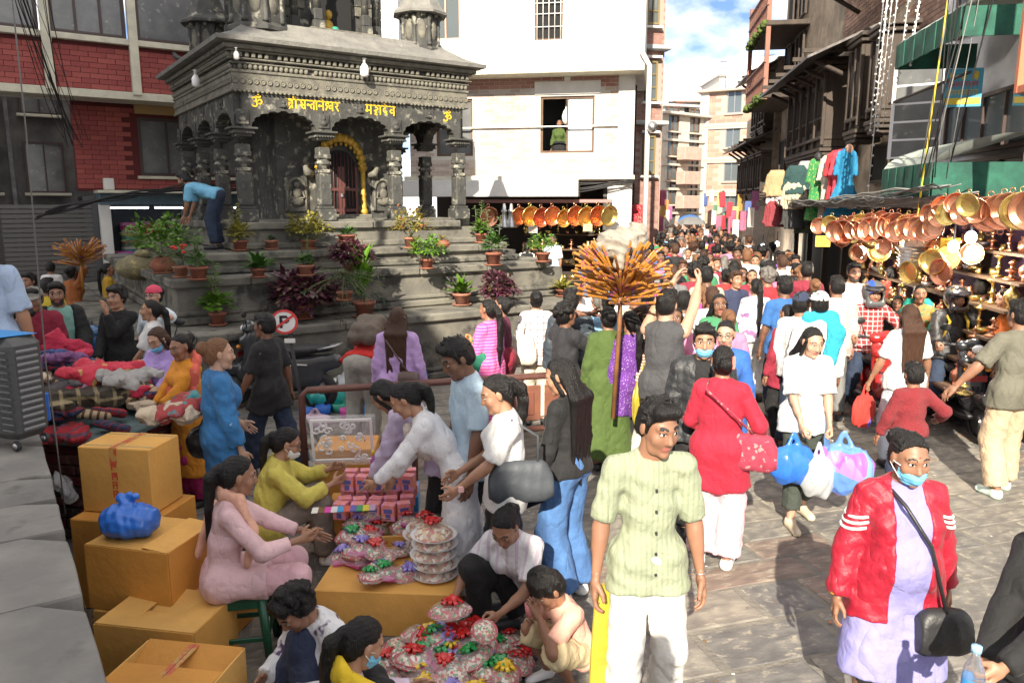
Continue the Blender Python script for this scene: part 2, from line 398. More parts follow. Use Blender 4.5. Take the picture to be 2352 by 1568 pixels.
def person(label, u=None, v=None, h=1.6, f=0, g='f', skin=0, hair='short', hc='k', top=None, bot=None, shoes='shoe_dark', loc=None, gz=0, group=None,
           pz=None, py=0, lean=0, side=0, twist=0, look=(0, 0), lh=None, rh=None, lf=None, rf=None, lk=None, rk=None, le=None, re=None, w=1.0, belly=0, hand_k=('relax', 'relax'),
           lp=None, rp=None, res=.013, beard=0, mask=None, extra=None, bindi=False, scarf=None, cat='person', over=None, hres=None, legs=True, pole_l=None, neckz=0):
    """u,v: picture point of the crown.  f: heading in degrees (0 away from the camera, 90 towards picture left).
    top=(material, sleeve 0..1, hem below hip in m, ease); bot=(material, 'trouser'|'skirt'|'shorts', hem height, width)"""
    near = res < .0125; res = res*1.2; s = h/1.65; fem = g == 'f'; kid = g == 'c'; hs = (.225/.228)*(s**.55 if kid else s**.8)*(1.0 if fem else 1.04)
    pz = .932*s if pz is None else pz; Pp = np.array((0, py, pz)); lr, sr, tr = R(lean), R(side), R(twist)
    U = nv((math.sin(sr), math.sin(lr), math.cos(lr)*math.cos(sr))); Rt = np.array((math.cos(tr), math.sin(tr), 0.)); Rt = nv(Rt-U*(Rt@U)); Fw = np.cross(U, Rt)
    shw = (.145 if fem else .158 if not kid else .150)*s; tl = .425*s
    nb = Pp+U*(tl+.065*s); sh = {-1: Pp+U*tl-Rt*shw, 1: Pp+U*tl+Rt*shw}
    hip = {-1: Pp-np.array((.082*s, 0, .01)), 1: Pp+np.array((.082*s, 0, -.01))}
    ft = {-1: np.array(lf if lf else (-.10, 0, .0))*(s, s, 1), 1: np.array(rf if rf else (.10, 0, .0))*(s, s, 1)}
    ank = {q: ft[q]+(0, -.05*s, .085*s) for q in ft}
    kn = {}
    for q, kp in ((-1, lk), (1, rk)): kn[q], ank[q] = ik(hip[q], ank[q], .435*s, .425*s, kp or (q*.12, 1, .1))
    hd = {-1: np.array(lh if lh else (-.25, .07, .76))*s, 1: np.array(rh if rh else (.25, .07, .76))*s}; el = {}
    for q, e in ((-1, le), (1, re)): el[q], hd[q] = ik(sh[q], hd[q], .275*s, .245*s, e or (q*.5, -.8, -.25))
    yaw, pit = R(look[0]), R(look[1]); hf = nv(Fw*(1, 1, .3)); hy = math.atan2(-hf[0], hf[1])+yaw
    HM = Matrix.Rotation(hy, 3, 'Z') @ Matrix.Rotation(-pit-lr*.55, 3, 'X'); HM = np.array(HM)
    hc_ = nb+U*(.022*s)+HM @ np.array((0, .022, .118+neckz))*hs
    crown = hc_+HM @ np.array((0, -.01, .115))*hs
    rot = R(f)
    if loc is None:
        p = P(u, v, z=gz+crown[2]); c, s_ = math.cos(rot), math.sin(rot)
        loc = (p.x-(c*crown[0]-s_*crown[1]), p.y-(s_*crown[0]+c*crown[1]), gz)
    root = empty('person', label, cat, loc, rot, group)
    hw = lambda V: (V*hs) @ HM.T+hc_
    nf = nv(Fw)
    def torso(S, e, k=.045, low=True):
        r = .91* (.128 if fem else .138 if not kid else .13)*s*w
        S.rc(Pp-Rt*.055*s, Pp+Rt*.055*s, (.100 if fem else .094)*s*w+e, k=k, flat=(nf, 1.12))
        S.rc(Pp+U*.10*s, Pp+U*.22*s, r*.94+e, r*.95+e, k=k, flat=(nf, 1.3)); S.rc(Pp+U*.24*s, Pp+U*.37*s, r*1.02+e, r*.98+e, k=k, flat=(nf, 1.32))
        S.rc(sh[-1]*.86+sh[1]*.14-U*.012*s, sh[1]*.86+sh[-1]*.14-U*.012*s, .050*s+e*.7, k=k, flat=(nf, 1.1)); S.rc(nb-U*.05*s, nb-U*.01*s, .068*s+e*.5, .052*s+e*.3, k=.04)
        for q in (-1, 1): S.rc(nb-U*.02*s, sh[q]*.92+nb*.08, .034*s+e*.5, .040*s+e*.5, k=.03)
        if fem: [S.el(Pp+U*.315*s+Rt*q*.068*s+nf*.072*s*w, .060*s*w+e, .05) for q in (-1, 1)]
        if belly: S.el(Pp+U*.13*s+nf*(.06+belly*.5)*s, (.125*s*w+e, .085*s*w+belly*s+e, .14*s+e), .07)
    allp = [Pp, nb, *sh.values(), *el.values(), *hd.values(), *kn.values(), *ank.values(), hc_]
    lo = np.min(allp, 0)-.26; hi = np.max(allp, 0)+.26
    # body
    S = SD(lo, hi, res*1.8); torso(S, -.012)
    S.rc(nb-U*.06*s, hc_-HM @ np.array((0, .012, .03))*hs, .056*s if fem else .062*s, .050*hs if fem else .058*hs, k=.03)
    aw = (.92 if fem else 1.05)*(.5+.5*w)*s; lw = s*(.6+.4*w)
    for q in (-1, 1):
        S.rc(sh[q], el[q], .048*aw, .038*aw, k=.03); S.rc(el[q], hd[q], .039*aw, .025*aw, k=.012); S.rc(el[q]+(hd[q]-el[q])*.12, el[q]+(hd[q]-el[q])*.45, .041*aw, .034*aw, k=.02)
        if legs: S.rc(hip[q], kn[q], .078*lw, .052*lw, k=.03); S.rc(kn[q], ank[q], .050*lw, .036*lw, k=.02); S.rc(kn[q]*.8+ank[q]*.2+(0, -.015*s, 0), kn[q]*.5+ank[q]*.5+(0, -.012*s, 0), .05*lw, .045*lw, k=.03)
        if legs: d_ = np.array((q*.10, 1, 0)); S.rc(ft[q]+(0, -.06*s, .04*s), ft[q]+d_*.13*s+(0, 0, .022*s), .036*s, .024*s, k=.03)
    bv, bf = S.mesh(); hv, hfc, hm, jaw = head(fem or kid, hres or (.0058 if near else .0085 if res < .022 else .010))
    hm = hm.copy()
    if beard: hm[jaw] = 5
    parts = [(bv, bf, 0), (hw(hv), hfc, hm)]
    for i, q in enumerate((-1, 1)):
        V, F = hand(hand_k[i], .0052 if near else .0078 if res < .022 else .010); V = V.copy()*s*(.9 if fem else 1.0)*(1.08 if kid else 1)
        if q < 0: V[:, 0] *= -1; F = F[:, ::-1]
        d = nv(hd[q]-el[q]); pn = (lp if q < 0 else rp)
        x = np.array(pn, float) if pn else np.array((-q*1., 0, 0))     # palm normal (before: -x for right)
        ax = nv(x-d*(x@d)); xx = -ax if q > 0 else ax; zz = -d; yy = np.cross(zz, xx)
        parts.append((V @ np.stack([xx, yy, zz])+hd[q], F, 0))
    if bindi:
        m2 = MB().sphere((0, .081, .048), (.0045, .003, .006), 6, 4); parts.append((hw(np.array(m2.v)), np.array([t if len(t) == 4 else (*t, t[-1]) for t in m2.f]), 6))
    V, F, M = join(parts)
    body = link('body', quadmesh('body', V, F, [SKIN[skin], LIPS, BROW, EYEW, IRIS, STUB, BINDI], True, M), root)
    # trousers / skirt
    def legline(q, z):
        "point on the leg whose path fraction from hip is z (0..1)"
        return hip[q]+(kn[q]-hip[q])*min(1, z*2) if z <= .5 else kn[q]+(ank[q]-kn[q])*(z*2-1)
    if bot:
        bm, kind, hem, wd = bot; S = SD(lo, hi, res*1.3); S.rc(Pp-Rt*.055*s, Pp+Rt*.055*s, (.108 if fem else .10)*s*w+.010, k=.04, flat=(nf, 1.02))
        S.rc(Pp+U*.02*s, Pp+U*.10*s, .122*s*w, .118*s*w, k=.05, flat=(nf, 1.25))
        S.cutp(Pp+U*.13*s, U)
        for q in (-1, 1):
            e_ = legline(q, hem)
            if kind == 'skirt': S.rc(hip[q], kn[q], .12*s*w, .10*s+wd*.6, k=.16); hem > .5 and S.rc(kn[q], e_, .10*s+wd*.6, .09*s+wd, k=.16, cut='b')
            else:
                if hem <= .5: S.rc(hip[q], e_, .094*lw+.006, .075*lw+wd, k=.03, cut='b')
                else: S.rc(hip[q], kn[q], .092*lw+.004, .062*lw+wd*.7, k=.03); S.rc(kn[q], e_, .062*lw+wd*.7, .050*s+wd, k=.02, cut='b')
        S.folds(.011 if kind != 'skirt' else .012, 32, len(label), .7 if kind != 'skirt' else .25)
        V, F = S.mesh(); link('skirt' if kind == 'skirt' else 'shorts' if hem <= .55 else 'trousers', quadmesh('bottom', V, F, bm), root)
    def garment(name, t, extra_e=0, opn=None):
        tm, slv, hem, ease = t[:4]; fl = t[4] if len(t) > 4 else .006; S = SD(lo, hi, res); e = ease+extra_e; torso(S, e)
        if hem > 0:
            for q in (-1, 1): S.rc(hip[q], legline(q, min(1., hem/.86)), (.098 if pz > .7 else .085)*s*w+e*.6, .086*s*(.5+.5*w)+e*1.4+hem*(.07 if pz > .7 else .02), k=.09, cut='b')
        else: S.cutp(Pp+U*(-hem)*s, -U)
        if hem > 0 and hem <= .16: S.cutp(Pp-U*hem*s, -U)
        for q in (-1, 1):
            if slv <= 0: continue
            if slv <= .5: S.rc(sh[q], sh[q]+(el[q]-sh[q])*slv*2, .049*aw+e*.7, .046*aw+e*1.2, k=.035, cut='b')
            else: S.rc(sh[q], el[q], .050*aw+e*.7, .044*aw+e*.8, k=.035); S.rc(el[q], el[q]+(hd[q]-el[q])*(slv*2-1)*.97, .046*aw+e*.8, .032*aw+e*.8, k=.015, cut='b')
        S.folds(fl*1.15, 34, len(label)+3, .8)
        # neck opening
        S.el(nb+U*.05*s+nf*.03*s, (.062*s+e*.3, .065*s+e*.3, .045*s), .01, sub=True)
        if opn: opn(S, Pp, U, Rt, nf, s, e)
        V, F = S.mesh(); return link(name, quadmesh(name, V, F, tm), root)
    if top: garment('shirt' if not fem else 'top', top)
    if over:
        def opn(S, Pp, U, Rt, nf, s, e):
            gp = over[5] if len(over) > 5 else .055
            a = Pp+nf*.17*s; S.rc(a-U*.3*s, a+U*.5*s, gp*s, gp*s, k=.01, flat=(nf, .35), sub=True)
        garment('jacket', over, .016, opn)
    for q in (-1, 1):
        if not legs or not shoes: continue
        S = SD(ft[q]-.17, ft[q]+(.17, .24, .16), max(.014, res*.9)); d_ = np.array((q*.10, 1, 0))
        S.rc(ft[q]+(0, -.065*s, .04*s), ft[q]+d_*.125*s+(0, 0, .028*s), .042*s, .036*s, k=.03); S.rc(ft[q]+(0, -.05*s, .04*s), ank[q], .045*s, .042*s, k=.02, cut='b'); S.cutp(ft[q]+(0, 0, .003), (0, 0, -1))
        V, F = S.mesh(); link('shoe', quadmesh('shoe', V, F, SHOES[shoes]), root)
    # hair
    if hair:
        hr = .0068 if near else .0105 if res < .022 else .013; S = SD(hc_-(.2, .2, .9 if 'long' in hair or 'pony' in hair else .24), hc_+(.2, .2, .22), hr)
        X = lambda x, y, z: hc_+HM @ np.array((x, y, z))*hs
        Mh = HM; fr = .036 if hair in ('short', 'fringe') else .045
        top_ = .018 if hair in ('short', 'fringe', 'curly') else .006
        tk = 0 if hair in ('short', 'fringe', 'curly') else .003; S.el(X(0, -.016, .034), np.array((.080-tk, .104-tk, .090-tk+top_*.6))*hs, .01, M=Mh.T if False else [[Mh[j][i] for j in range(3)] for i in range(3)] if False else Mh)
        S.el(X(0, -.05, -.02), np.array((.072, .062, .075 if hair != 'short' else .06))*hs, .03, M=Mh)
        # face cut: remove in front of a tilted plane below the hairline
        n = HM @ nv((0, 1, -.62)); p = X(0, .050 if hair == 'short' or hair == 'curly' else .042 if hair != 'fringe' else .068, fr+.03 if hair != 'fringe' else .035)
        S.cutp(p, n)
        if hair in ('short', 'fringe', 'curly'):
            for q in (-1, 1): S.rc(X(q*.072, .022, .045), X(q*.073, .018, -.005), .012*hs, .008*hs, k=.01)
            S.rc(X(-.035, .055, .098), X(.04, .05, .10), .028*hs, .03*hs, k=.03)
            if hair == 'fringe': S.rc(X(-.045, .078, .062), X(.045, .078, .062), .022*hs, k=.02)
            rs = np.random.RandomState(len(label)); sw = rs.choice((-1, 1))
            for i in range(70 if near else 30 if res < .02 else 10):
                a, b = rs.rand()*6.28, rs.rand()**.7*1.5; c_ = np.array((math.cos(a)*math.sin(b)*.080, math.sin(a)*math.sin(b)*.102-.016, math.cos(b)*.098+.034))
                if c_[1] > .045 and c_[2] < .085: continue
                n_ = nv(c_-(0, -.016, .03)); d_ = nv(np.array((sw*.5, .7, .15))+rs.randn(3)*.35+n_*.25); S.rc(X(*(c_-n_*.004)), X(*(c_+d_*.030)), .011*hs, .004*hs, k=.004)
            if g == 'm' or kid: S.el(X(0, -.06, -.105), np.array((.1, .09, .04))*hs, .01, M=Mh, sub=True)
        if hair == 'curly':
            rs = np.random.RandomState(3)
            for i in range(46):
                a, b = rs.rand()*6.28, rs.rand()*1.9; q = (math.cos(a)*math.sin(b)*.088, math.sin(a)*math.sin(b)*.105-.02, math.cos(b)*.10+.03)
                if q[1] > .05 and q[2] < .07: continue
                S.el(X(*q), (.016+rs.rand()*.014)*hs, .006)
        if hair in ('bun', 'bunclip'): S.el(X(0, -.128, .04 if hair == 'bun' else .0), np.array((.052, .042, .05))*hs, .015)
        if hair in ('topbun', ): S.el(X(0, -.075, .115), np.array((.045, .042, .04))*hs, .015)
        if hair.startswith('pony'):
            L = .46 if hair == 'pony' else .62 if hair == 'ponylong' else .26
            S.el(X(0, -.115, .03), np.array((.028, .03, .03))*hs, .015); pts = [X(0, -.125, .03), X(0, -.155, -.03)]; b0 = pts[1]; dn = nv((0, 0, -1)+(-U)*.8); bk = -nf*.03
            for t in (.3, .65, 1): pts.append(b0+dn*L*t*s+bk*(1-t))
            for i in range(4): S.rc(pts[i], pts[i+1], (.026, .036, .038, .032, .014)[i]*s, (.026, .036, .038, .032, .010)[i+1]*s, k=.02)
        if hair.startswith('long'):
            L = .42 if hair == 'long' else .58; dn = nv((0, 0, -1)+(-U)*1.2)
            for q in (-1, -.5, 0, .5, 1):
                a = X(q*.062, -.04-.03*(1-abs(q)), -.01); b = nb-nf*(.095)*s*w+Rt*q*.085*s; c = b+dn*(L-.12*abs(q))*s
                S.rc(a, b, .031*s, .028*s, k=.03); S.rc(b, c, .028*s, .010*s, k=.03)
            if 'front' in hair or True:
                for q in (-1, 1): S.rc(X(q*.074, .030, .03), X(q*.078, .005, -.11), .014*hs, .016*hs, k=.015)
        # strands
        sl, XX, YY, ZZ = S.win((-9, -9, -9), (9, 9, 9)); ang = np.arctan2(XX-hc_[0], -(YY-hc_[1])+.05)
        S.D = S.D-(.0009*np.sin(ang*31+np.sin(ZZ*23)*2)+.0013*np.sin(ang*74+ZZ*9+2*np.sin(ang*7))+.0010*np.sin(XX*70+ZZ*40+3*np.sin(YY*37))).astype(np.float32)
        if hair not in ('short', 'curly', 'fringe'): a2 = np.arctan2(XX-hc_[0], ZZ-hc_[2]+.03); S.D = S.D-np.where(ZZ > hc_[2]-.06, .0016*np.sin(a2*38+2*np.sin(YY*28))+.0012*np.sin(a2*83+YY*20), 0).astype(np.float32)
        V, F = S.mesh(); link('hair', quadmesh('hair', V, F, HAIR[hc]), root)
    if mask:
        S = SD((-.1, -.02, -.14), (.1, .14, .05), .0055); S.el((0, .030, -.045), (.064, .080, .072), .01); S.rc((0, .095, -.005), (0, .100, -.06), .014, .012, k=.03)
        S.cutp((0, 0, -.004), nv((0, .35, 1))); S.cutp((0, .028, 0), (0, -1, 0)); sl, XX, YY, ZZ = S.win((-9, -9, -9), (9, 9, 9)); S.D = S.D-(.0014*np.sin(ZZ*330)).astype(np.float32)
        V, F = S.mesh(); mo = link('face_mask', quadmesh('face_mask', hw(V), F, mask), root)
        for q in (-1, 1):
            m2 = MB()
            for zz in (-.01, -.07): m2.tube([tuple(hw(np.array([p_]))[0]) for p_ in ((q*.060, .05, zz), (q*.078, .012, (zz+.0)/2), (q*.082, -.012, .012 if zz > -.03 else -.02))], .0022, 4)
            m2.obj('ear_loop', WHITE, mo)
    if scarf: scarf(root, dict(P=Pp, U=U, R=Rt, F=nf, nb=nb, sh=sh, s=s, w=w, hip=hip, el=el, hd=hd, hc=hc_, HM=HM, hs=hs))
    INFO[root.name] = dict(P=Pp, U=U, R=Rt, F=nf, nb=nb, sh=sh, s=s, w=w, hd=hd, el=el, hc=hc_, HM=HM, hs=hs, crown=crown, M=Matrix.Translation(loc) @ Matrix.Rotation(rot, 4, 'Z'))
    return root
INFO = {}
WHITE = mat('white_cotton', (.68, .68, .67), .8)
SHOES = {'shoe_dark': mat('shoe_dark', (.03, .03, .035), .5), 'shoe_white': mat('shoe_white', (.75, .75, .74), .5), 'shoe_pink': mat('shoe_pink', (.65, .35, .38), .6), 'shoe_tan': mat('shoe_tan', (.6, .5, .36), .6), 'shoe_mint': mat('shoe_mint', (.6, .75, .66), .6)}
def cloth(name, col, bump=.25, bscale=350, **k):
    k.setdefault('var', .12); k.setdefault('vscale', 5); k.setdefault('sheen', .04)
    return mat('cloth_'+name, col, k.pop('rough', .85), bump=max(bump, .42), bscale=bscale if bscale != 350 else 19, **k)
# ================================================================ setting
CEM = mat('ground_cement', (.17, .16, .145), .9, bump=.5, bscale=18, var=.35, vscale=2.5, dirt=((.07, .065, .06), 5, .6))
g = MB(); g.add([(-60, -30, -.02), (90, -30, -.02), (90, 140, -.02), (-60, 140, -.02)], [(0, 1, 2, 3)])
ground = g.obj('ground', CEM, kind='structure')
SLAB = [mat('slab_%d' % i, c, .75, bump=.35, bscale=14, var=.4, vscale=4, dirt=((.31, .28, .225), 9, .56)) for i, c in enumerate([(.20, .188, .165), (.235, .218, .188), (.17, .163, .15), (.26, .235, .195), (.25, .19, .15)])]
pav = MB().box((4, 12, -.012), (26, 34, .012)).obj('pavement', mat('grout', (.20, .185, .155), .95, bump=.6, bscale=30, var=.3), kind='structure')
def slab_mesh(seed, m):
    rs = random.Random(seed); n = 12; V = []
    ring = []
    for i in range(n):
        a = i*4/n; sd = int(a); t = a-sd; x, y = [(-.5+t, -.5), (.5, -.5+t), (.5-t, .5), (-.5, .5-t)][sd]
        ring.append((x*(1-rs.random()*.035), y*(1-rs.random()*.06)))
    V = [(x, y, 0) for x, y in ring]+[(x*.995, y*.99, .026) for x, y in ring]+[(x*.955, y*.93, .034+rs.uniform(-.0025, .0025)) for x, y in ring]
    F = [(i, (i+1) % n, n+(i+1) % n, n+i) for i in range(n)]+[(n+i, n+(i+1) % n, 2*n+(i+1) % n, 2*n+i) for i in range(n)]+[tuple(range(2*n, 3*n))]
    me = bpy.data.meshes.new('slab'); me.from_pydata(V, [], F); me.materials.append(m); me.update(); return me
SM = [slab_mesh(i, SLAB[[0, 1, 2, 0, 1, 3, 2, 0, 1, 4][i]]) for i in range(10)]
slabs = []; rr = random.Random(4); th = R(17); ct, st_ = math.cos(th), math.sin(th); y = -14
while y < 26:
    hh = rr.choice((.30, .36, .42, .5)); x = -10+rr.random()*.4
    while x < 24:
        ww = rr.uniform(.42, .95); cx, cy = x+ww/2, y+hh/2; X, Y = cx*ct-cy*st_, cx*st_+cy*ct
        x += ww+.012
        if Y < 1.9 or Y > 28 or abs(X) > Y*.75+.8 or X > 6+.16*(Y-8): continue
        if (X < -1.05-(Y-2)*.62 and Y < 7): continue
        slabs.append((math.hypot(X, Y), X, Y, ww-.014, hh-.014))
    y += hh+.004
slabs.sort(); big = MB()
for i, (d, X, Y, ww, hh) in enumerate(slabs):
    me = rr.choice(SM); q = (X, Y, -.036+rr.uniform(0, .006)); tl = Euler((rr.uniform(-.006, .006), rr.uniform(-.006, .006), th+rr.uniform(-.01, .01)))
    if i < 290:
        o = link('paving_slab', me, pav); o.location = q; o.rotation_euler = tl; o.scale = (ww, hh, 1)
    else:
        big.cur = SLAB.index(me.materials[0]); T = Matrix.Translation(q) @ tl.to_matrix().to_4x4() @ Matrix.Diagonal((ww, hh, 1, 1))
        big.add([v.co for v in me.vertices], [p.vertices for p in me.polygons], False, T)
big.obj('far_paving', SLAB, pav, kind='stuff')
# ---------------------------------------------------------------- stone ledge on the left, under the camera
LEDZ = 1.2; LD = Vector((-.565, .825)).normalized(); LN = Vector((-LD.y, LD.x))          # LN points left
L0 = Vector((-1.2055, 2.0707))
LEDS = [mat('ledge_stone_%d' % i, c, .85, bump=.5, bscale=11, var=.35, vscale=3, dirt=((.09, .086, .078), 4.5, .58)) for i, c in enumerate([(.205, .197, .18), (.18, .173, .16), (.225, .215, .195)])]
led = empty('stone_ledge', 'long grey stone ledge with cracked top beside cardboard boxes', 'ledge', (0, 0, 0))
MB().box((0, 0, 0), (11.2, 3.1, LEDZ-.10), M=Matrix.Translation((L0.x+LN.x*1.62+LD.x*1.0, L0.y+LN.y*1.62+LD.y*1.0, (LEDZ-.10)/2)) @ Matrix.Rotation(math.atan2(LD.y, LD.x), 4, 'Z')).obj('core', mat('ledge_core', (.10, .095, .09), .9, bump=.8, bscale=9, var=.3), led)
rr = random.Random(11); t = -4.4
while t < 5.5:
    L = rr.uniform(.38, .78); o_ = 0
    for row in range(4):
        wd = (.78, .62, .8, .9)[row]; n = 10; pts = []
        for i in range(n):
            a = i/n*4; sd = int(a); f_ = a-sd
            x, y = [(f_*L, 0), (L, f_*wd), (L-f_*L, wd), (0, wd-f_*wd)][sd]; j = .004
            pts.append((x*.995+rr.uniform(-j, j), y*.995+rr.uniform(-j, j)))
        zt = LEDZ+rr.uniform(-.006, .005); m = MB(); V = []
        for k, (sc_, z_) in enumerate(((1, LEDZ-.14), (1, zt-.010), (.988, zt))):
            for x, y in pts:
                cx, cy = L/2, wd/2; X, Y = cx+(x-cx)*sc_, cy+(y-cy)*sc_
                p = L0+LD*(t+X)+LN*(o_+Y+0); V.append((p.x, p.y, z_+(0 if k < 2 else rr.uniform(-.002, .002))))
        m.add(V, [tuple((i, (i+1) % n, n+(i+1) % n, n+i))[::-1] for i in range(n)]+[tuple((n+i, n+(i+1) % n, 2*n+(i+1) % n, 2*n+i))[::-1] for i in range(n)]+[tuple(range(2*n, 3*n))[::-1]])
        m.obj('coping_stone', rr.choice(LEDS), led); o_ += wd+.003
    t += L+.004
# ---------------------------------------------------------------- building helpers (local frame: x right, -y outward, z up)
GLASS = mat('window_glass', (.10, .12, .13), .08, spec=.8); DGLASS = mat('dusty_glass', (.16, .165, .165), .22, spec=.6, var=.3, vscale=3, dirt=((.30, .29, .27), 7, .6)); DARK = mat('dark_inside', (.012, .012, .013), .9)
WHITEP = mat('white_paint', (.74, .73, .70), .6, var=.12, vscale=3); CREAM = mat('cream_trim', (.62, .59, .47), .7, var=.2, vscale=4, bump=.2, bscale=20)
def wall(mb, x0, x1, z0, z1, holes, y, th_):
    xs = sorted({x0, x1, *[h[0] for h in holes], *[h[1] for h in holes]}); zs = sorted({z0, z1, *[h[2] for h in holes], *[h[3] for h in holes]})
    xs = [x for x in xs if x0 <= x <= x1]; zs = [z for z in zs if z0 <= z <= z1]
    for k in range(len(zs)-1):
        run = None
        for i in range(len(xs)):
            c = (xs[i]+xs[i+1])/2 if i < len(xs)-1 else None; zc = (zs[k]+zs[k+1])/2
            solid = c is not None and not any(h[0] < c < h[1] and h[2] < zc < h[3] for h in holes)
            if solid and run is None: run = xs[i]
            if not solid and run is not None:
                mb.box(((run+xs[i])/2, y+th_/2, zc), (xs[i]-run, th_, zs[k+1]-zs[k])); run = None
    return mb
QUOTA = {}
def bricks(parent, x0, x1, z0, z1, y, bw, bh, mats, holes=(), quota=300, proud=.008, seed=1, gap=.012):
    rs = random.Random(seed); left = []; base = []
    for m in mats: base.append(MB().box((0, 0, 0), (1, 1, 1)).mesh('brick', m))
    key = parent.name; z = z0; r = 0
    while z+bh <= z1+.01:
        x = x0-(bw/2 if r % 2 else 0); hz = min(bh, z1-z)
        while x < x1:
            a, b = max(x, x0), min(x+bw, x1); c = (a+b)/2
            if b-a > .03 and not any(h[0]-.01 < b and a < h[1]+.01 and h[2]-.01 < z+hz and z < h[3]+.01 for h in holes):
                i = rs.randrange(len(mats)); d = ((c, y-proud/2+rs.uniform(-.002, .002), z+hz/2), (b-a-gap, proud+.006, hz-gap*.8))
                if QUOTA.get(key, 0) < quota:
                    QUOTA[key] = QUOTA.get(key, 0)+1; o = link('brick', base[i], parent); o.location, o.scale = d
                else: left.append((i, d))
            x += bw
        z += bh; r += 1
    if left:
        m = MB()
        for i, (c, s) in left: m.cur = i; m.box(c, s)
        m.obj('bricks', mats, parent, kind='stuff')
def window(parent, x0, x1, z0, z1, y, fm, gm=None, nx=2, nz=1, fw=.05, name='window', sill=None, depth=.06, split=None):
    gm = gm or GLASS; f = MB(); W = x1-x0; H = z1-z0
    for cx, w_ in ((x0+fw/2, fw), (x1-fw/2, fw)): f.box((cx, y, (z0+z1)/2), (w_, depth, H))
    for cz in (z0+fw/2, z1-fw/2): f.box(((x0+x1)/2, y, cz), (W-2*fw, depth, fw))
    for i in range(1, nx): f.box((x0+W*i/nx, y-.004, (z0+z1)/2), (fw*.7, depth, H-2*fw))
    zz = [z0+H*i/nz for i in range(1, nz)] if not split else [z0+H*split]
    for z in zz: f.box(((x0+x1)/2, y+.003, z), (W-2*fw, depth*.8, fw*.7))
    o = f.obj(name, fm, parent)
    pw = (W-2*fw)/nx
    for i in range(nx): box('pane', (x0+fw+pw*(i+.5), y+.012, (z0+z1)/2), (pw, .008, H-2*fw), gm, o)
    if sill: box('sill', ((x0+x1)/2, y-.07, z0-.04), (W+.16, .16, .07), sill, o, bev=.01)
    return o
def cable(pts, r, m, name='cable', label=None, parent=None, sag=0, n=14, group='cables strung between the buildings'):
    if len(pts) == 2:
        a, b = Vector(pts[0]), Vector(pts[1]); pts = [a.lerp(b, i/n)-Vector((0, 0, sag*4*(i/n)*(1-i/n))) for i in range(n+1)]
    o = MB().tube(pts, r, 5).obj(name, m, parent)
    if not parent: tag(o, label, 'cable', group)
    return o
BLK = mat('black_rubber', (.018, .018, .02), .6); STEEL = mat('steel', (.45, .45, .46), .35, .9); WOODD = mat('dark_timber', (.075, .056, .043), .75, bump=.9, bscale=30, var=.4, vscale=3, stretch=(1, 1, .15))
WOODM = mat('brown_timber', (.15, .085, .05), .7, bump=.6, bscale=26, var=.35, vscale=3)
# ================================================================ stone temple
TS = mat('temple_stone', (.075, .075, .067), .75, bump=.45, bscale=24, var=.45, vscale=5, dirt=((.36, .345, .28), 6, .55))
TC = mat('temple_cornice_stone', (.20, .19, .15), .85, bump=.5, bscale=34, var=.45, vscale=7, dirt=((.085, .082, .072), 6, .57))
TB = mat('temple_plinth_stone', (.20, .19, .155), .85, bump=.5, bscale=12, var=.45, vscale=2.2, dirt=((.045, .045, .04), 2.6, .50))
TR = mat('temple_roof_stone', (.21, .205, .185), .8, bump=.8, bscale=16, var=.3, vscale=4, dirt=((.75, .74, .70), 18, .655))
GOLD = mat('gold_paint', (.62, .38, .05), .42, .25, bump=.7, bscale=36, var=.35, vscale=14); YEL = mat('yellow_paint', (.80, .50, .03), .6)
TX, TY, TRZ = -3.606, 14.656, R(34.4)
tem = empty('stone_temple', 'dark carved stone temple with stepped plinth, cusped arches and painted yellow lettering', 'temple', (TX, TY, 0), TRZ)
TM = Matrix.Translation((TX, TY, 0)) @ Matrix.Rotation(TRZ, 4, 'Z')
def tw(x, y, z): return TM @ Vector((x, y, z))
rr = random.Random(3)
def tier(half, z0, z1, lip, name='plinth_tier'):
    t_ = MB().box((0, 0, (z0+z1-.12)/2), (2*half-.16, 2*half-.16, z1-z0-.12)).obj(name, TB, tem)
    MB().box((0, 0, z0+.05), (2*half-.04, 2*half-.04, .10), .02).obj('base_moulding', TB, t_)
    if z1-z0 > .45: MB().box((0, 0, z0+.15), (2*half-.10, 2*half-.10, .07), .02).obj('base_moulding', TB, t_)
    for fx in range(4):                                  # coping stones with open joints, one by one
        M4 = Matrix.Rotation(fx*math.pi/2, 4, 'Z'); x = -half
        if fx in (1, 2): MB().box((0, -half+.22, z1-.06), (2*half-.9, .42, .118), .015, M=M4).obj('coping_stone', TB, t_); continue
        while x < half-.46:
            L = min(rr.uniform(.75, 1.5), half-.46-x); L = half-.46-x if half-.46-x-L < .4 else L
            MB().box((x+L/2, -half+.23+rr.uniform(-.012, .012), z1-.06+rr.uniform(-.006, .006)), (L-.010, .46, .118), .018, M=M4).obj('coping_stone', TB, t_); x += L
    MB().box((0, 0, z1-.065), (2*half-.94, 2*half-.94, .11)).obj('infill', TB, t_)
tier(4.15, 0, 1.0, .1); tier(3.32, 1.0, 1.62, .1); tier(2.72, 1.62, 1.92, .08); tier(2.22, 1.92, 2.33, .08)
FZ = 2.33
MB().box((0, 0, 2.335), (4.0, 4.0, .05), .01).obj('floor', TB, tem)
A = 1.9; CS = [-1.9, -.635, .635, 1.9]
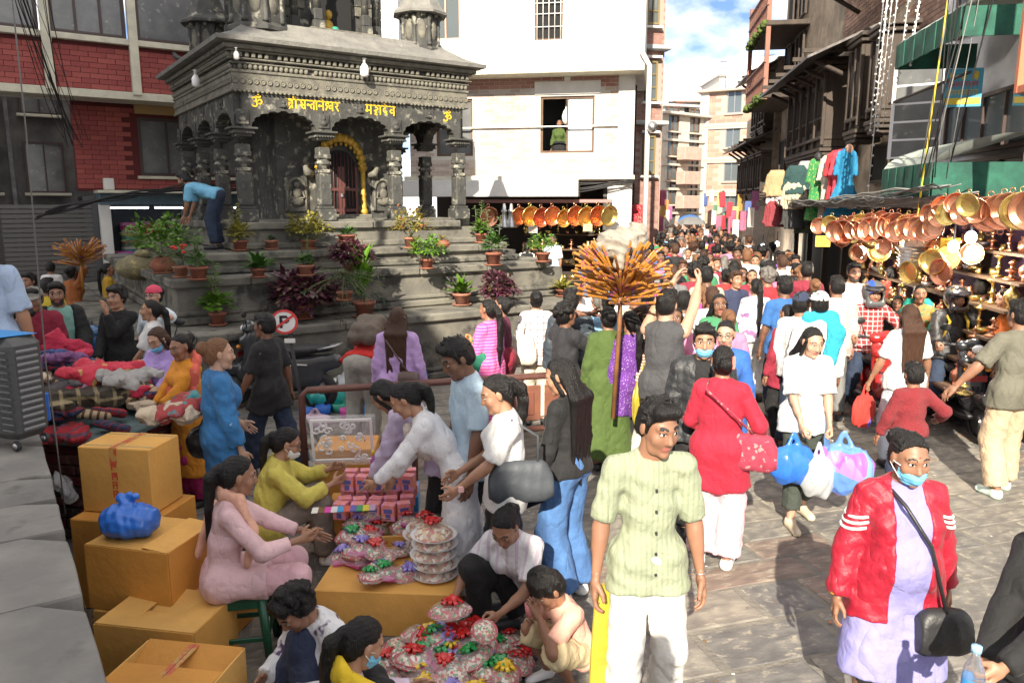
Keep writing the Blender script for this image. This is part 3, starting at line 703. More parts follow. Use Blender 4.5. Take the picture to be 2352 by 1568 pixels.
def column(x, y):
    c = MB(); c.box((0, 0, .10), (.30, .30, .20), .015); c.box((0, 0, .225), (.25, .25, .05), .01)
    c.box((0, 0, .52), (.205, .205, .54), .02); c.box((0, 0, .82), (.23, .17, .06), .01); c.box((0, 0, .82), (.17, .23, .06), .01)
    c.lathe([(.105, .85), (.105, .92), (.12, .94), (.12, .97), (.10, .99), (.10, 1.02)], 8); c.box((0, 0, 1.06), (.21, .21, .08), .012); c.box((0, 0, .95), (.24, .12, .05), .01); c.box((0, 0, .95), (.12, .24, .05), .01)
    c.box((0, 0, 1.15), (.19, .19, .12), .012)
    o = c.obj('column', TS, tem); o.location = (x, y, FZ+.005); o.scale = (1, 1, .965)
    k = MB(); k.box((0, 0, 1.345), (.24, .24, .05), .008); k.box((0, 0, 1.40), (.31, .31, .06), .01); k.box((0, 0, 1.445), (.40, .40, .035), .008)
    for i in range(7):
        for a in range(4): k.sphere(((i-3)*.045, -.158, 1.372), .017, 6, 4, Matrix.Rotation(a*math.pi/2, 4, 'Z'))
    k.obj('capital', TS, o)
for i, x in enumerate(CS):
    for j, y in enumerate(CS):
        if i in (0, 3) or j in (0, 3): column(x, y)
# cusped arch panels
def arch_outline(w, z0, ztop, op, h):
    pts = [(-w, ztop), (-w, z0), (-op, z0)]; n = 9
    cus = []
    for i in range(n+1):
        a = math.pi*(1-i/n); cx, cz = op*math.cos(a), h*math.sin(a)**.8
        cus.append((cx, z0+cz))
    for i in range(n):
        (xa, za), (xb, zb) = cus[i], cus[i+1]; mx_, mz = (xa+xb)/2, (za+zb)/2; nx_, nz_ = mx_, mz-z0-h*.2; q = math.hypot(nx_, nz_) or 1
        pts.append((xa, za)); bul = .030
        for t_ in (.3, .7): pts.append((xa+(xb-xa)*t_+nx_/q*bul, za+(zb-za)*t_+nz_/q*bul))
    pts += [(op, z0), (w, z0), (w, ztop)]
    return pts
AZ0 = FZ+1.462*.965; AZ1 = 4.27
for a in range(4):
    for b in range(3):
        x = (CS[b]+CS[b+1])/2; pl = MB().prism(arch_outline(.627, AZ0, AZ1, .485, .25), .20, Matrix.Rotation(a*math.pi/2, 4, 'Z') @ Matrix.Translation((x, -A-.10, 0))).obj('arch', TS, tem)
        if a in (0, 3):
            k = Matrix.Rotation(a*math.pi/2, 4, 'Z')
            m = MB(); m.box((CS[b], -A-.112, AZ0+.16), (.19, .02, .22), .006, M=k); m.sphere((CS[b], -A-.125, AZ0+.2), (.035, .02, .04), 8, 6, k); m.sphere((CS[b], -A-.125, AZ0+.13), (.055, .025, .045), 8, 6, k); m.sphere((CS[b], -A-.122, AZ0+.165), (.085, .008, .10), 12, 6, k); m.obj('relief_medallion', TS, tem)
            m = MB(); m.box((x, -A-.108, AZ0+.395), (.15, .018, .14), .006, M=k); m.sphere((x, -A-.12, AZ0+.40), (.03, .02, .035), 8, 6, k); m.sphere((x, -A-.12, AZ0+.35), (.045, .02, .03), 8, 6, k); m.obj('relief_medallion', TS, tem)
MB().box((0, 0, 4.24), (3.4, 3.4, .06)).obj('ceiling', TS, tem)
# entablature
ent = MB().box((0, 0, 4.40), (4.06, 4.06, .26), .01).obj('frieze', TC, tem)
for (h_, z, dz, m) in ((2.042, 4.285, .045, TC), (2.05, 4.55, .05, TC), (2.055, 4.665, .03, TC), (2.09, 4.72, .03, TC), (2.095, 4.835, .03, TC), (2.15, 4.885, .07, TC)): MB().box((0, 0, z), (2*h_, 2*h_, dz), .012).obj('cornice_band', m, tem)
MB().box((0, 0, 4.66), (4.0, 4.0, .34)).obj('cornice_core', TS, tem)
bead = MB().sphere((0, 0, 0), (.036, .036, .042), 8, 6).mesh('bead', TC); dent = MB().box((0, 0, 0), (.056, .08, .065), .008).mesh('dentil', TC)
ros = MB(); ros.lathe([(.038, 0), (.045, .012), (.034, .02), (.03, .008), (.012, .016), (.001, .02)], 8, Matrix.Rotation(math.pi/2, 4, 'X')); ros = ros.mesh('rosette', TC)
rope = MB().sphere((0, 0, 0), (.026, .02, .018), 6, 5, Matrix.Rotation(.5, 4, 'Y')).mesh('rope_knot', TC)
for a in (0, 3):
    k = Matrix.Rotation(a*math.pi/2, 4, 'Z'); q = a*math.pi/2
    for name, me, n, half, z, in (('bead', bead, 52, 2.035, 4.615), ('dentil', dent, 42, 2.05, 4.778), ('rosette', ros, 40, 2.032, 4.41), ('rope_knot', rope, 60, 2.045, 4.262)):
        for i in range(n):
            if rr.random() < .04: continue
            o = link(name, me, tem); o.location = k @ Vector((-half+.05+(2*half-.1)*i/(n-1), -half, z)); o.rotation_euler = (0, 0, q)
# roof
rf = MB(); prof = [(2.22, 4.925), (2.27, 4.94), (2.28, 5.0), (2.20, 5.015), (1.98, 5.12), (1.72, 5.30), (1.70, 5.36)]
V = []; F = []
for h_, z in prof:
    for i in range(4):
        x, y = ((-1, -1), (1, -1), (1, 1), (-1, 1))[i]
        for j in range(6):
            x2, y2 = ((-1, -1), (1, -1), (1, 1), (-1, 1))[(i+1) % 4]; t_ = j/6; up = .06*(abs(t_-.5)*2)**4*(1 if h_ > 2.3 else 0)
            V.append(((x+(x2-x)*t_)*h_, (y+(y2-y)*t_)*h_, z+up))
n = 24
for j in range(len(prof)-1): F += [(j*n+i, j*n+(i+1) % n, (j+1)*n+(i+1) % n, (j+1)*n+i) for i in range(n)]
F.append(tuple(range((len(prof)-1)*n, len(prof)*n))); F.append(tuple(range(n))[::-1]); rf.add(V, F).obj('roof', TR, tem)
# inner shrine
MB().box((0, .1, 3.29), (2.2, 2.2, 1.88)).obj('shrine_wall', TS, tem)
sh_ = -1.0
for q in (-1, 1):
    m = MB(); m.box((q*.80, sh_-.03, 3.0), (.52, .05, .04)); 
    ni = MB(); ni.box((q*.80, sh_-.02, 2.78), (.40, .06, .60), .01); ni.obj('niche', TS, tem)
    fi = MB(); fi.sphere((q*.80, sh_-.07, 2.66), (.12, .05, .08)); fi.sphere((q*.80, sh_-.08, 2.79), (.075, .045, .10)); fi.sphere((q*.80, sh_-.085, 2.93), (.05, .045, .055)); fi.tube([(q*.80-.10, sh_-.07, 2.82), (q*.80-.13, sh_-.08, 2.72), (q*.80-.04, sh_-.10, 2.70)], .02, 6); fi.tube([(q*.80+.10, sh_-.07, 2.82), (q*.80+.13, sh_-.08, 2.72), (q*.80+.04, sh_-.10, 2.70)], .02, 6); fi.obj('carved_figure', TC, tem)
    ar = MB(); ar.tube([(q*.80+.16*math.cos(a), sh_-.055, 2.84+.20*math.sin(a)) for a in [i*math.pi/10 for i in range(11)]], .025, 6); ar.tube([(q*.80-.16, sh_-.055, 2.84), (q*.80-.16, sh_-.055, 2.5)], .022, 6); ar.tube([(q*.80+.16, sh_-.055, 2.84), (q*.80+.16, sh_-.055, 2.5)], .022, 6); ar.obj('niche_arch', TC, tem)
    mk = MB(); mk.tube([(q*.52, sh_-.06, 3.12), (q*.62, sh_-.12, 3.14), (q*.66, sh_-.12, 3.24), (q*.60, sh_-.12, 3.30)], [.06, .07, .05, .03], 8); mk.obj('carved_beast', TC, tem)
    gp = MB(); gp.lathe([(.075, 2.42), (.075, 2.5), (.05, 2.53), (.045, 2.75), (.055, 2.78), (.042, 2.80), (.042, 3.16), (.06, 3.2), (.085, 3.22), (.085, 3.26)], 10, Matrix.Translation((q*.40, sh_-.10, 0))); gp.obj('gilded_pillar', GOLD, tem)
for i in range(13):
    a = i*math.pi/12; g_ = MB(); g_.sphere((.40*math.cos(a), sh_-.10, 3.28+.46*math.sin(a)), (.075, .05, .085), 8, 6); g_.obj('gilded_scroll', GOLD, tem)
for i in range(11):
    a = (i+.5)*math.pi/11; g_ = MB().sphere((.33*math.cos(a), sh_-.12, 3.26+.38*math.sin(a)), (.03, .03, .035), 6, 4).obj('gilded_knob', GOLD, tem)
dm = mat('red_door_paint', (.13, .045, .04), .6, var=.3)
do = MB(); do.prism([(-.30, 2.42), (.30, 2.42), (.30, 3.2)]+[(.30*math.cos(a), 3.2+.34*math.sin(a)) for a in [i*math.pi/10 for i in range(1, 10)]]+[(-.30, 3.2)], .04, Matrix.Translation((0, sh_-.05, 0))); do = do.obj('door', DARK, tem)
for i in range(9): MB().tube([(-.27+i*.0675, sh_-.075, 2.44), (-.27+i*.0675, sh_-.075, 3.3+.2*math.sin(math.pi*(i+.5)/9))], .009, 5).obj('bar', dm, do)
for x in (-.28, -.03, .03, .28): box('stile', (x, sh_-.07, 2.84), (.045, .03, .82), dm, do)
for z in (2.5, 2.86): box('rail', (0, sh_-.072, z), (.58, .022, .05), dm, do)
box('padlock', (0, sh_-.10, 2.76), (.05, .03, .07), STEEL, do, bev=.01)
MB().box((0, sh_-.15, 2.38), (1.0, .22, .10), .02).obj('threshold', TC, tem); MB().box((0, sh_-.30, 2.36), (.7, .10, .06), .015).obj('threshold', TC, tem)
# upper storey
MB().box((0, .1, 6.6), (1.9, 1.9, 2.6)).obj('tower_wall', TS, tem)
rr2 = random.Random(5)
for f_ in (0, 3):           # coursed blocks of the tower
    k = Matrix.Rotation(f_*math.pi/2, 4, 'Z'); z = 5.34
    while z < 7.7:
        h_ = rr2.uniform(.14, .2); x = -.95
        while x < .93:
            L = min(rr2.uniform(.2, .42), .95-x)
            if abs(x+L/2) > .45: MB().box((x+L/2, -.865-(.0 if f_ == 0 else .1)+.0, z+h_/2), (L-.008, .05+rr2.uniform(0, .012), h_-.008), .008, M=k).obj('block', TC if rr2.random() < .4 else TS, tem)
            x += L
        z += h_
def colonnette(x, y, z, hgt=1.15):
    c = MB(); c.box((0, 0, .06), (.20, .20, .12), .01); c.box((0, 0, .2), (.15, .15, .16), .015); c.lathe([(.065, .28), (.06, .6), (.075, .62), (.075, .66), (.06, .68), (.055, .8), (.08, .86), (.06, .9), (.06, 1.0), (.09, 1.04), (.12, 1.08)], 10); c.box((0, 0, 1.11), (.26, .26, .06), .01)
    for i in range(5): c.sphere(((i-2)*.05, -.13, 1.07), .02, 6, 4)
    o = c.obj('colonnette', TS, tem); o.location = (x, y, z); o.scale = (1, 1, hgt)
P0 = 5.42
MB().prism([(-.62, 5.2), (.62, 5.2), (.70, 5.30), (.60, 5.42), (-.60, 5.42), (-.70, 5.30)], .62, Matrix.Translation((0, -1.55, 0))).obj('porch_sill', TC, tem)
for x in (-.42, .42): colonnette(x, -1.36, P0)
colonnette(-.72, -1.12, P0-.1); colonnette(.72, -1.12, P0-.1)
MB().box((0, -1.2, 6.85), (1.2, .75, .3), .03).obj('porch_lintel', TS, tem); MB().box((0, -.90, 6.1), (.66, .16, 1.4)).obj('porch_niche', DARK, tem)
idol = MB(); idol.sphere((-.12, -1.05, 5.55), (.1, .08, .12)); idol.sphere((-.10, -1.05, 5.75), (.06, .06, .08)); idol.obj('idol', GOLD, tem); MB().sphere((-.02, -1.12, 5.50), (.07, .06, .06)).obj('green_bundle', mat('green_cloth', (.03, .25, .18), .7), tem)
for (x, y) in ((-1.12, -.38), (-1.36, -.38), (-1.36, .42)): colonnette(x-.0, y, 5.36, 1.2)
MB().box((-1.2, .0, 6.85), (.75, 1.2, .3), .03).obj('porch_lintel', TS, tem)
def turret(x, y, s, z):
    T = Matrix.Translation((x, y, z)) @ Matrix.Scale(s, 4)
    d = MB(T); d.lathe([(.40, 0), (.40, .05), (.36, .08), (.34, .10), (.34, .62), (.40, .64)], 8, smooth=False); o = d.obj('turret', TS, tem)
    for i in range(8):
        a = math.pi/8+i*math.pi/4; q = MB(T); q.lathe([(.05, .10), (.035, .14), (.03, .40), (.045, .44), (.03, .48), (.05, .56), (.05, .62)], 6, Matrix.Translation((.335*math.cos(a-math.pi/8), .335*math.sin(a-math.pi/8), 0))); q.obj('colonnette', TS, o)
        q = MB(T); q.sphere((0, 0, 0), (.085, .03, .17), 8, 6, Matrix.Translation((.31*math.cos(a), .31*math.sin(a), .36)) @ Matrix.Rotation(a+math.pi/2, 4, 'Z')); q.sphere((0, 0, 0), .04, 6, 4, Matrix.Translation((.36*math.cos(a), .36*math.sin(a), .60))); q.obj('panel', TC, o)
    r_ = MB(T); r_.lathe([(.50, .63), (.50, .67), (.40, .76), (.30, .95), (.20, 1.20), (.13, 1.38), (.10, 1.42), (.001, 1.45)], 8, smooth=False); r_.obj('turret_roof', TR if x > 0 else TS, o)
    f_ = MB(T); f_.lathe([(.09, 1.40), (.12, 1.46), (.06, 1.52), (.08, 1.58), (.001, 1.7)], 8); f_.obj('finial', TS, o)
turret(1.42, -1.45, .98, 5.22); turret(-1.42, -1.45, 1.2, 5.22); turret(-1.45, 1.45, 1.0, 5.22)
# lamp bulbs under the eaves
BULB = mat('bulb_glass', (.85, .85, .84), .3)
def bulb(x, y, z, s=1, label='white bulb'):
    o = empty('light_bulb', label, 'light bulb', tw(x, y, z), TRZ); o.scale = (s, s, s)
    MB().lathe([(.03, .0), (.03, .07), (.045, .085), (.045, .10)], 8).obj('socket', WHITEP, o); MB().lathe([(.001, -.26), (.05, -.255), (.085, -.22), (.09, -.10), (.07, -.05), (.032, .0)], 12).obj('bulb', BULB, o)
bulb(.02, -2.17, 4.82, .82, 'long white bulb hanging under the temple front eave'); bulb(-1.98, -2.16, 4.80, .48, 'small white bulb at the front left corner of the temple eave'); bulb(-2.20, -.55, 4.66, .74, 'white bulb hanging under the shaded side eave of the temple')
# painted lettering, strokes on a baseline grid (0..1 high, headline at 1)
def strokes(S, x, z, h, mw, lbl, T):
    m = MB(T)
    for st in S[0]:
        p = [(x+a*h, 0, z+b*h) for a, b in st]
        for i in range(len(p)-1):
            a, b = Vector(p[i]), Vector(p[i+1]); d = (b-a); L = d.length; an = math.atan2(d.z, d.x)
            m.box((0, 0, 0), (L+mw*.7, .006+.0007*(i % 3), mw), M=Matrix.Translation((a+b)/2) @ Matrix.Rotation(-an, 4, 'Y'))
    m.obj('painted_letter', YEL, tem, label='yellow painted letter '+lbl); return S[1]*h
def arcp(cx, cz, rx, rz, a0, a1, n=7): return [(cx+rx*math.cos(R(a0+(a1-a0)*i/n)), cz+rz*math.sin(R(a0+(a1-a0)*i/n))) for i in range(n+1)]
bar = lambda w: [(0, 1), (w, 1)]
GL = {'shri': ([bar(1.25), [(.62, 1), (.62, .12)], arcp(.30, .78, .18, .16, 20, 300), [(.38, .62), (.15, .28), (.10, .12)], [(.62, .45), (.36, .18), (.30, .05)], [(1.02, 1), (1.02, .1)], arcp(.86, 1.0, .16, .32, 0, 180)], 1.38),
 'sa': ([bar(.8), [(.62, 1), (.62, .1)], [(.22, 1), (.22, .72)], arcp(.22, .62, .12, .1, 90, -60), [(.10, .52), (.45, .12)], [(.28, .50), (.62, .50)]], .84),
 'nta': ([bar(1.25), [(.08, .55), (.42, .52), (.42, .52)], arcp(.13, .55, .07, .07, 0, 300), arcp(.62, .42, .22, .22, 60, 250), [(.62, .62), (.78, .62)], [(.78, 1), (.78, .1)], [(1.08, 1), (1.08, .1)]], 1.28),
 'ne': ([bar(.75), arcp(.15, .52, .08, .08, 0, 300), [(.23, .52), (.55, .52)], [(.55, 1), (.55, .1)], [(.55, 1), (.40, 1.22), (.18, 1.32)]], .78),
 'shva': ([bar(1.05), arcp(.25, .72, .16, .16, 20, 300), [(.32, .58), (.12, .28), (.10, .15)], arcp(.62, .48, .16, .16, 60, 300), [(.66, .62), (.84, .62)], [(.84, 1), (.84, .1)]], 1.08),
 'ra': ([bar(.55), [(.30, 1), (.30, .85)], arcp(.22, .72, .14, .14, 60, -90), [(.12, .58), (.42, .12)]], .6),
 'ma': ([bar(.8), [(.18, 1), (.18, .5)], arcp(.14, .42, .09, .09, 90, 400), [(.22, .46), (.60, .46)], [(.60, 1), (.60, .1)]], .84),
 'haa': ([bar(1.05), [(.35, 1), (.35, .82)], arcp(.36, .66, .2, .14, 110, -40), [(.45, .55), (.18, .45), (.40, .30), (.22, .12), (.45, .02)], [(.85, 1), (.85, .1)]], 1.08),
 'de': ([bar(.75), [(.36, 1), (.36, .8)], arcp(.34, .56, .2, .22, 80, 320), [(.40, .45), (.52, .12)], [(.36, 1), (.25, 1.2), (.05, 1.3)]], .78),
 'va': ([bar(.75), arcp(.32, .5, .17, .17, 60, 300), [(.36, .65), (.58, .65)], [(.58, 1), (.58, .1)]], .78),
 'om': ([arcp(.30, .75, .2, .18, 150, -90), arcp(.30, .33, .26, .24, 90, -150), [(.42, .55), (.65, .62)], arcp(.82, .55, .18, .2, 160, -120), arcp(.7, 1.08, .2, .14, 180, 360), [(.67, 1.18), (.73, 1.2)]], 1.1)}
FT = Matrix.Translation((0, -A-.106, 0))
def word(keys, x, z, h, mw):
    for kx in keys: x += strokes(GL[kx], x, z, h, mw, kx, FT)
word(['shri', 'sa', 'nta', 'ne', 'shva', 'ra'], -1.22, AZ0+.315, .145, .02); word(['ma', 'haa', 'de', 'va'], .09, AZ0+.31, .155, .02)
word(['om'], -1.76, AZ0+.30, .16, .02); word(['om'], 1.54, AZ0+.28, .16, .02)
# ================================================================ red brick building, left behind the temple
RB = [mat('red_brick_%d' % i, c, .75, bump=.4, bscale=30, var=.2, vscale=6) for i, c in enumerate([(.36, .08, .07), (.32, .068, .063), (.40, .095, .08)])]
MORT = mat('red_mortar', (.10, .018, .018), .9); FRD = mat('dark_window_frame', (.055, .035, .032), .5)
def frame(u, Y, deg):
    p = P(u, 465, Y=Y); return Matrix.Translation((p.x, p.y, 0)) @ Matrix.Rotation(R(deg), 4, 'Z'), (p.x, p.y, 0), R(deg)
def lx(u, T):
    "local x of the facade point seen at column u (at eye level)"
    o = T.translation; d = (T.to_3x3() @ Vector((1, 0, 0))); k = (u-1176)/FPX*1.0157   # depth along Y is about Y/cos(pitch)
    return (k*o.y-o.x)/(d.x-k*d.y)
T, lo_, rz_ = frame(240, 16.5, 34.4)
red = empty('red_brick_building', 'red brick building with cream trim and wide dark windows behind the temple', 'building', lo_, rz_)
x0, x1 = -2.35, 7.5; zb = Z(213, 16.5); zs = zb+1.02
up = MB(); up.box(((x0+x1)/2, .35, zs-.5), (x1-x0, .5, 1.0)); up.obj('parapet_wall', MORT, red)
bricks(red, x0, 3.2, zb+.08, zs-.03, .10, .33, .105, RB, quota=300, seed=2)
box('band', ((x0+x1)/2, .30, zb-.02), (x1-x0+.06, .66, .16), CREAM, red, bev=.01); box('band', ((x0+x1)/2, .26, zs+.04), (x1-x0+.06, .6, .12), CREAM, red, bev=.01)
for x in (lx(176, T), lx(362, T), 5.5): box('pilaster', (x, .0, zb+2.2), (.17, .16, 4.4), CREAM, red, bev=.01)
for a, b, n in ((x0+.15, lx(176, T)-.1, 1), (lx(176, T)+.1, lx(362, T)-.1, 3), (lx(362, T)+.1, 5.4, 3)): window(red, a, b, zs+.12, zs+3.4, .16, FRD, DGLASS, n, 2, .07, split=.62)
box('soffit', ((x0+x1)/2, .9, zb-.02), (x1-x0, .8, .06), WHITEP, red)
lw_ = MB(); wall(lw_, -.35, x1, 2.9, zb-.05, [(.95, 3.4, 3.25, 4.55)], 1.2, .3); lw_.obj('lower_wall', MORT, red)
bricks(red, -.35, 4.8, 2.95, zb-.1, 1.2, .33, .105, RB, holes=[(.9, 3.45, 3.2, 4.6)], quota=300, seed=5)
window(red, .95, 3.4, 3.25, 4.55, 1.25, FRD, DGLASS, 4, 1, .07, sill=CREAM); box('lintel', (2.2, 1.14, 4.72), (2.6, .1, .2), mat('ochre_paint', (.42, .27, .12), .7), red)
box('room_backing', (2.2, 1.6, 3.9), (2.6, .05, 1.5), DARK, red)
SHB = mat('shop_blue_paint', (.13, .20, .25), .6, var=.2)
box('shop_beam', (3.2, 1.05, 2.72), (6.4, .5, .26), SHB, red, bev=.01); box('shop_ledge', (3.2, .9, 2.88), (6.5, .8, .06), CREAM, red)
for x in (.1, 2.05, 4.0): box('shop_post', (x, .95, 1.3), (.22, .26, 2.6), SHB if x > 1 else WHITEP, red, bev=.01)
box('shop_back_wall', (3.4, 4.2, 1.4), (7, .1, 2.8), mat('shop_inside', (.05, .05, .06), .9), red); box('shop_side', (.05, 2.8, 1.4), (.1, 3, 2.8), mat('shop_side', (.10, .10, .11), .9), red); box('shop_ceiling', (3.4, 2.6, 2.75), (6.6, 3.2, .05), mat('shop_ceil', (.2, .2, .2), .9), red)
TUBE = mat('fluorescent_tube', (.85, .95, 1), .3, emit=9)
for i, x in enumerate((.75, 1.75, 2.7, 3.6)):
    o = empty('tube_light', ('white fluorescent tube lamp glowing inside the blue fronted textile shop'), 'lamp', T @ Vector((x, 2.0, 2.52)), rz_, 'tube lamps in the textile shop'); box('tube', (0, 0, 0), (.85, .03, .03), TUBE, o); box('batten', (0, 0, .035), (.9, .05, .03), WHITEP, o)
fabc = [(.35, .03, .12), (.05, .08, .3), (.5, .12, .3), (.06, .25, .3), (.45, .3, .1), (.3, .05, .3), (.6, .5, .45), (.1, .1, .12), (.5, .05, .05)]
FAB = [cloth('stack_%d' % i, c) for i, c in enumerate(fabc)]
rr = random.Random(21); fbase = [MB().box((0, 0, 0), (1, 1, 1), .12).mesh('folded_cloth', m) for m in FAB]
for sx, sy in ((.55, 1.25), (.55, 2.2), (.95, 3.6), (1.5, 3.8), (2.1, 3.8), (2.7, 3.8), (3.3, 3.8)):
    z = 0
    while z < (1.45 if sy < 3 else 2.1):
        h_ = rr.uniform(.06, .1); o = tag(link('folded_cloth', rr.choice(fbase)), 'folded cloth bolt stacked in the textile shop under the red brick building', 'cloth', 'folded cloth stacks in the textile shop')
        o.location = T @ Vector((sx+rr.uniform(-.02, .02), sy, z+h_/2)); o.scale = (.42, .35, h_); o.rotation_euler = (0, 0, rz_+rr.uniform(-.05, .05)); z += h_
box('electric_meter', (.25, 1.12, 3.05), (.22, .12, .26), WHITEP, red, bev=.02)
# rolling shutter and alley mouth to the left
SHUT = mat('shutter_steel', (.12, .115, .11), .5, .4)
shu = empty('rolling_shutter', 'grey rolling shutter beside the textile shop in the shaded alley', 'shutter', T @ Vector((-1.0, .95, 0)), rz_)
for i in range(26): MB().box((0, 0, .05+i*.1), (1.7, .03, .088), .01).obj('slat', SHUT, shu)
alley = empty('alley_building', 'dark cluttered alley building with cables left of the red brick building', 'building', T @ Vector((-4.2, 1.6, 0)), rz_)
TIN0 = mat('tin_sheet', (.2, .2, .2), .5, .4, var=.4)
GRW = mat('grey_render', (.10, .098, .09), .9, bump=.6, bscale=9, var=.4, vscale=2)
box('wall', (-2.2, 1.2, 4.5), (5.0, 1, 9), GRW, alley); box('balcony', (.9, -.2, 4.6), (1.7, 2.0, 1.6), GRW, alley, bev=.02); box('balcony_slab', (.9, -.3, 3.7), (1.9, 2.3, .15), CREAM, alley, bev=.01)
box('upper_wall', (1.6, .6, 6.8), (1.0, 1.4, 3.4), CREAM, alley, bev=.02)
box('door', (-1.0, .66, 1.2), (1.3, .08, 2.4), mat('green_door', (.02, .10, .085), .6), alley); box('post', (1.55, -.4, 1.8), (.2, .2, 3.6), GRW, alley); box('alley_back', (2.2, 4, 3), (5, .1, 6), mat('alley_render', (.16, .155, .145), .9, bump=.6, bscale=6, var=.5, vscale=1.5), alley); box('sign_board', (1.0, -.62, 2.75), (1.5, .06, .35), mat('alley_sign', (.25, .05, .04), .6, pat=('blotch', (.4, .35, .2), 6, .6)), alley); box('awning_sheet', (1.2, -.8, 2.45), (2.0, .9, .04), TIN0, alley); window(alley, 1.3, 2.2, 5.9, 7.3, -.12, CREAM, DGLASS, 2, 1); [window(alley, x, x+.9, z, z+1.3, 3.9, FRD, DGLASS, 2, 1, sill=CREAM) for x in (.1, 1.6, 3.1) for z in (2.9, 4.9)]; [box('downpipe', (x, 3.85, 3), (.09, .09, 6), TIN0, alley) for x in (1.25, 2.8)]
window(alley, .2, .9, 1.6, 2.8, .55, FRD, DGLASS, 1, 1)
lp = empty('utility_pole', 'rusty utility pole with blue meter box and coiled cables beside the alley', 'pole', P(6, 900, Y=5.6).xy.to_3d())
MB().tube([(0, 0, 0), (.0, 0, 7)], .055, 10).obj('shaft', mat('rusty_steel', (.14, .07, .05), .7, var=.5, vscale=6, bump=.4), lp)
box('meter_box', (.10, -.14, Z(85, 5.6)), (.20, .14, .26), mat('blue_box_paint', (.10, .22, .45), .4), lp, bev=.02); box('box_rim', (.10, -.07, Z(85, 5.6)), (.23, .02, .30), STEEL, lp, bev=.008)
for i in range(4):
    a0 = i*.4; cz = Z(165, 5.6); MB().tube([(.05+(.12+.012*i)*math.cos(t_*.5+a0), -.09-.012*i, cz+(.12+.01*i)*math.sin(t_*.5+a0)) for t_ in range(14)], .009, 5).obj('cable_coil', BLK, lp)
MB().lathe([(.063, 1.9), (.063, 2.35)], 10, cap=False).obj('poster', mat('torn_poster', (.55, .55, .53), .8, pat=('blotch', (.1, .3, .15), 9, .6)), lp)
rr = random.Random(8)
for i in range(16):
    a = Vector((P(40+rr.uniform(-30, 60), -60, Y=11+rr.random()*2))); b = P(150+rr.uniform(-8, 60), 300+rr.uniform(0, 40), Y=15)
    cable([a, b], .004+rr.random()*.006, BLK, label='black cable running down the alley corner left of the red brick building', sag=rr.uniform(-.1, .5), group='cables on the alley corner')
for i in range(7):
    a = P(80+i*4, 505-i*3, Y=15.5); b = P(560, 415+i*4, Y=17.5); m = P(270, 432+rr.uniform(-6, 12), Y=15.8)
    pts = []
    for k in range(21):
        t_ = k/20; q = a*(1-t_)**2+m*2*t_*(1-t_)+b*t_*t_; q.z += .03*math.sin(t_*20+i); pts.append(q)
    cable(pts, .016, BLK, label='bundled black cable across the red brick wall above the shop beam', group='cable bundle on the red wall')
# ================================================================ white brick building in the sun behind the temple
T, lo_, rz_ = frame(1452, 20.0, -10); wb = empty('white_building', 'white and pale brick corner building with a metalware shop below', 'building', lo_, rz_)
PB = [mat('pale_brick_%d' % i, c, .8, bump=.3, bscale=30) for i, c in enumerate([(.46, .37, .31), (.50, .42, .36), (.42, .33, .28), (.54, .47, .41)])]
PM = mat('pale_mortar', (.58, .56, .51), .9); PINKB = [mat('pink_brick_%d' % i, c, .8, bump=.3) for i, c in enumerate([(.34, .16, .13), (.38, .2, .16)])]
zg = Z(416, 20); zc = Z(165, 20); wl = lx(1000, T)-.6; w0, w1 = lx(1238, T), lx(1356, T); wz0, wz1 = Z(352, 20.4), Z(222, 20.4)
m = MB(); wall(m, wl, 0, zg, zc, [(w0, w1, wz0, wz1), (lx(1010, T), lx(1090, T), Z(360, 21), Z(230, 21))], 0, .3); m.obj('wall', PM, wb)
bricks(wb, wl, -.42, zg+.02, zc-.02, 0, .27, .092, PB, holes=[(w0-.12, w1+.12, wz0-.08, wz1+.30), (lx(1010, T), lx(1095, T), Z(360, 21), Z(230, 21))], quota=300, seed=9, gap=.018)
bricks(wb, wl, -.42, zc-.34, zc-.03, -.006, .27, .092, PINKB, quota=300, seed=10, gap=.018)
box('corner_pilaster', (-.2, -.03, (zg+zc)/2), (.40, .10, zc-zg), WHITEP, wb); box('lintel_plaster', ((w0+w1)/2, -.02, wz1+.2), (w1-w0+.3, .05, .32), WHITEP, wb, bev=.01); box('keystone', ((w0+w1)/2, -.05, wz1+.42), (.16, .06, .12), WHITEP, wb, bev=.01)
window(wb, w0, w1, wz0, wz1, .08, WOODM, mat('curtain', (.55, .62, .66), .8, pat=('stripe', (.75, .78, .8), 9, .5, 2)), 2, 1, .06)
bpy.data.objects.remove([o for o in wb.children if o.name.startswith('window')][-1].children[0])          # the left leaf is slid open
window(wb, lx(1010, T), lx(1090, T), Z(360, 21), Z(230, 21), .08, WOODM, DGLASS, 2, 1, .06)
bb = box('string_course', (wl/2, -.06, Z(288, 20)), (-wl, .05, .03), WHITEP, wb)
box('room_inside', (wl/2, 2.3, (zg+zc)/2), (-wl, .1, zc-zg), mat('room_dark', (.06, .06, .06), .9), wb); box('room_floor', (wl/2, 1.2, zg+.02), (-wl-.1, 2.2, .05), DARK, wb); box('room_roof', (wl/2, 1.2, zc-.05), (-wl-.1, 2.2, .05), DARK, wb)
pendant = MB().lathe([(.001, -.12), (.05, -.11), (.10, -.02), (.11, .1), (.07, .22), (.02, .28), (.012, .5)], 10, Matrix.Translation(((w0*.55+w1*.45), .35, wz1-.55))); pendant.obj('pendant_lamp', mat('pendant_glass', (.7, .72, .7), .2), wb)
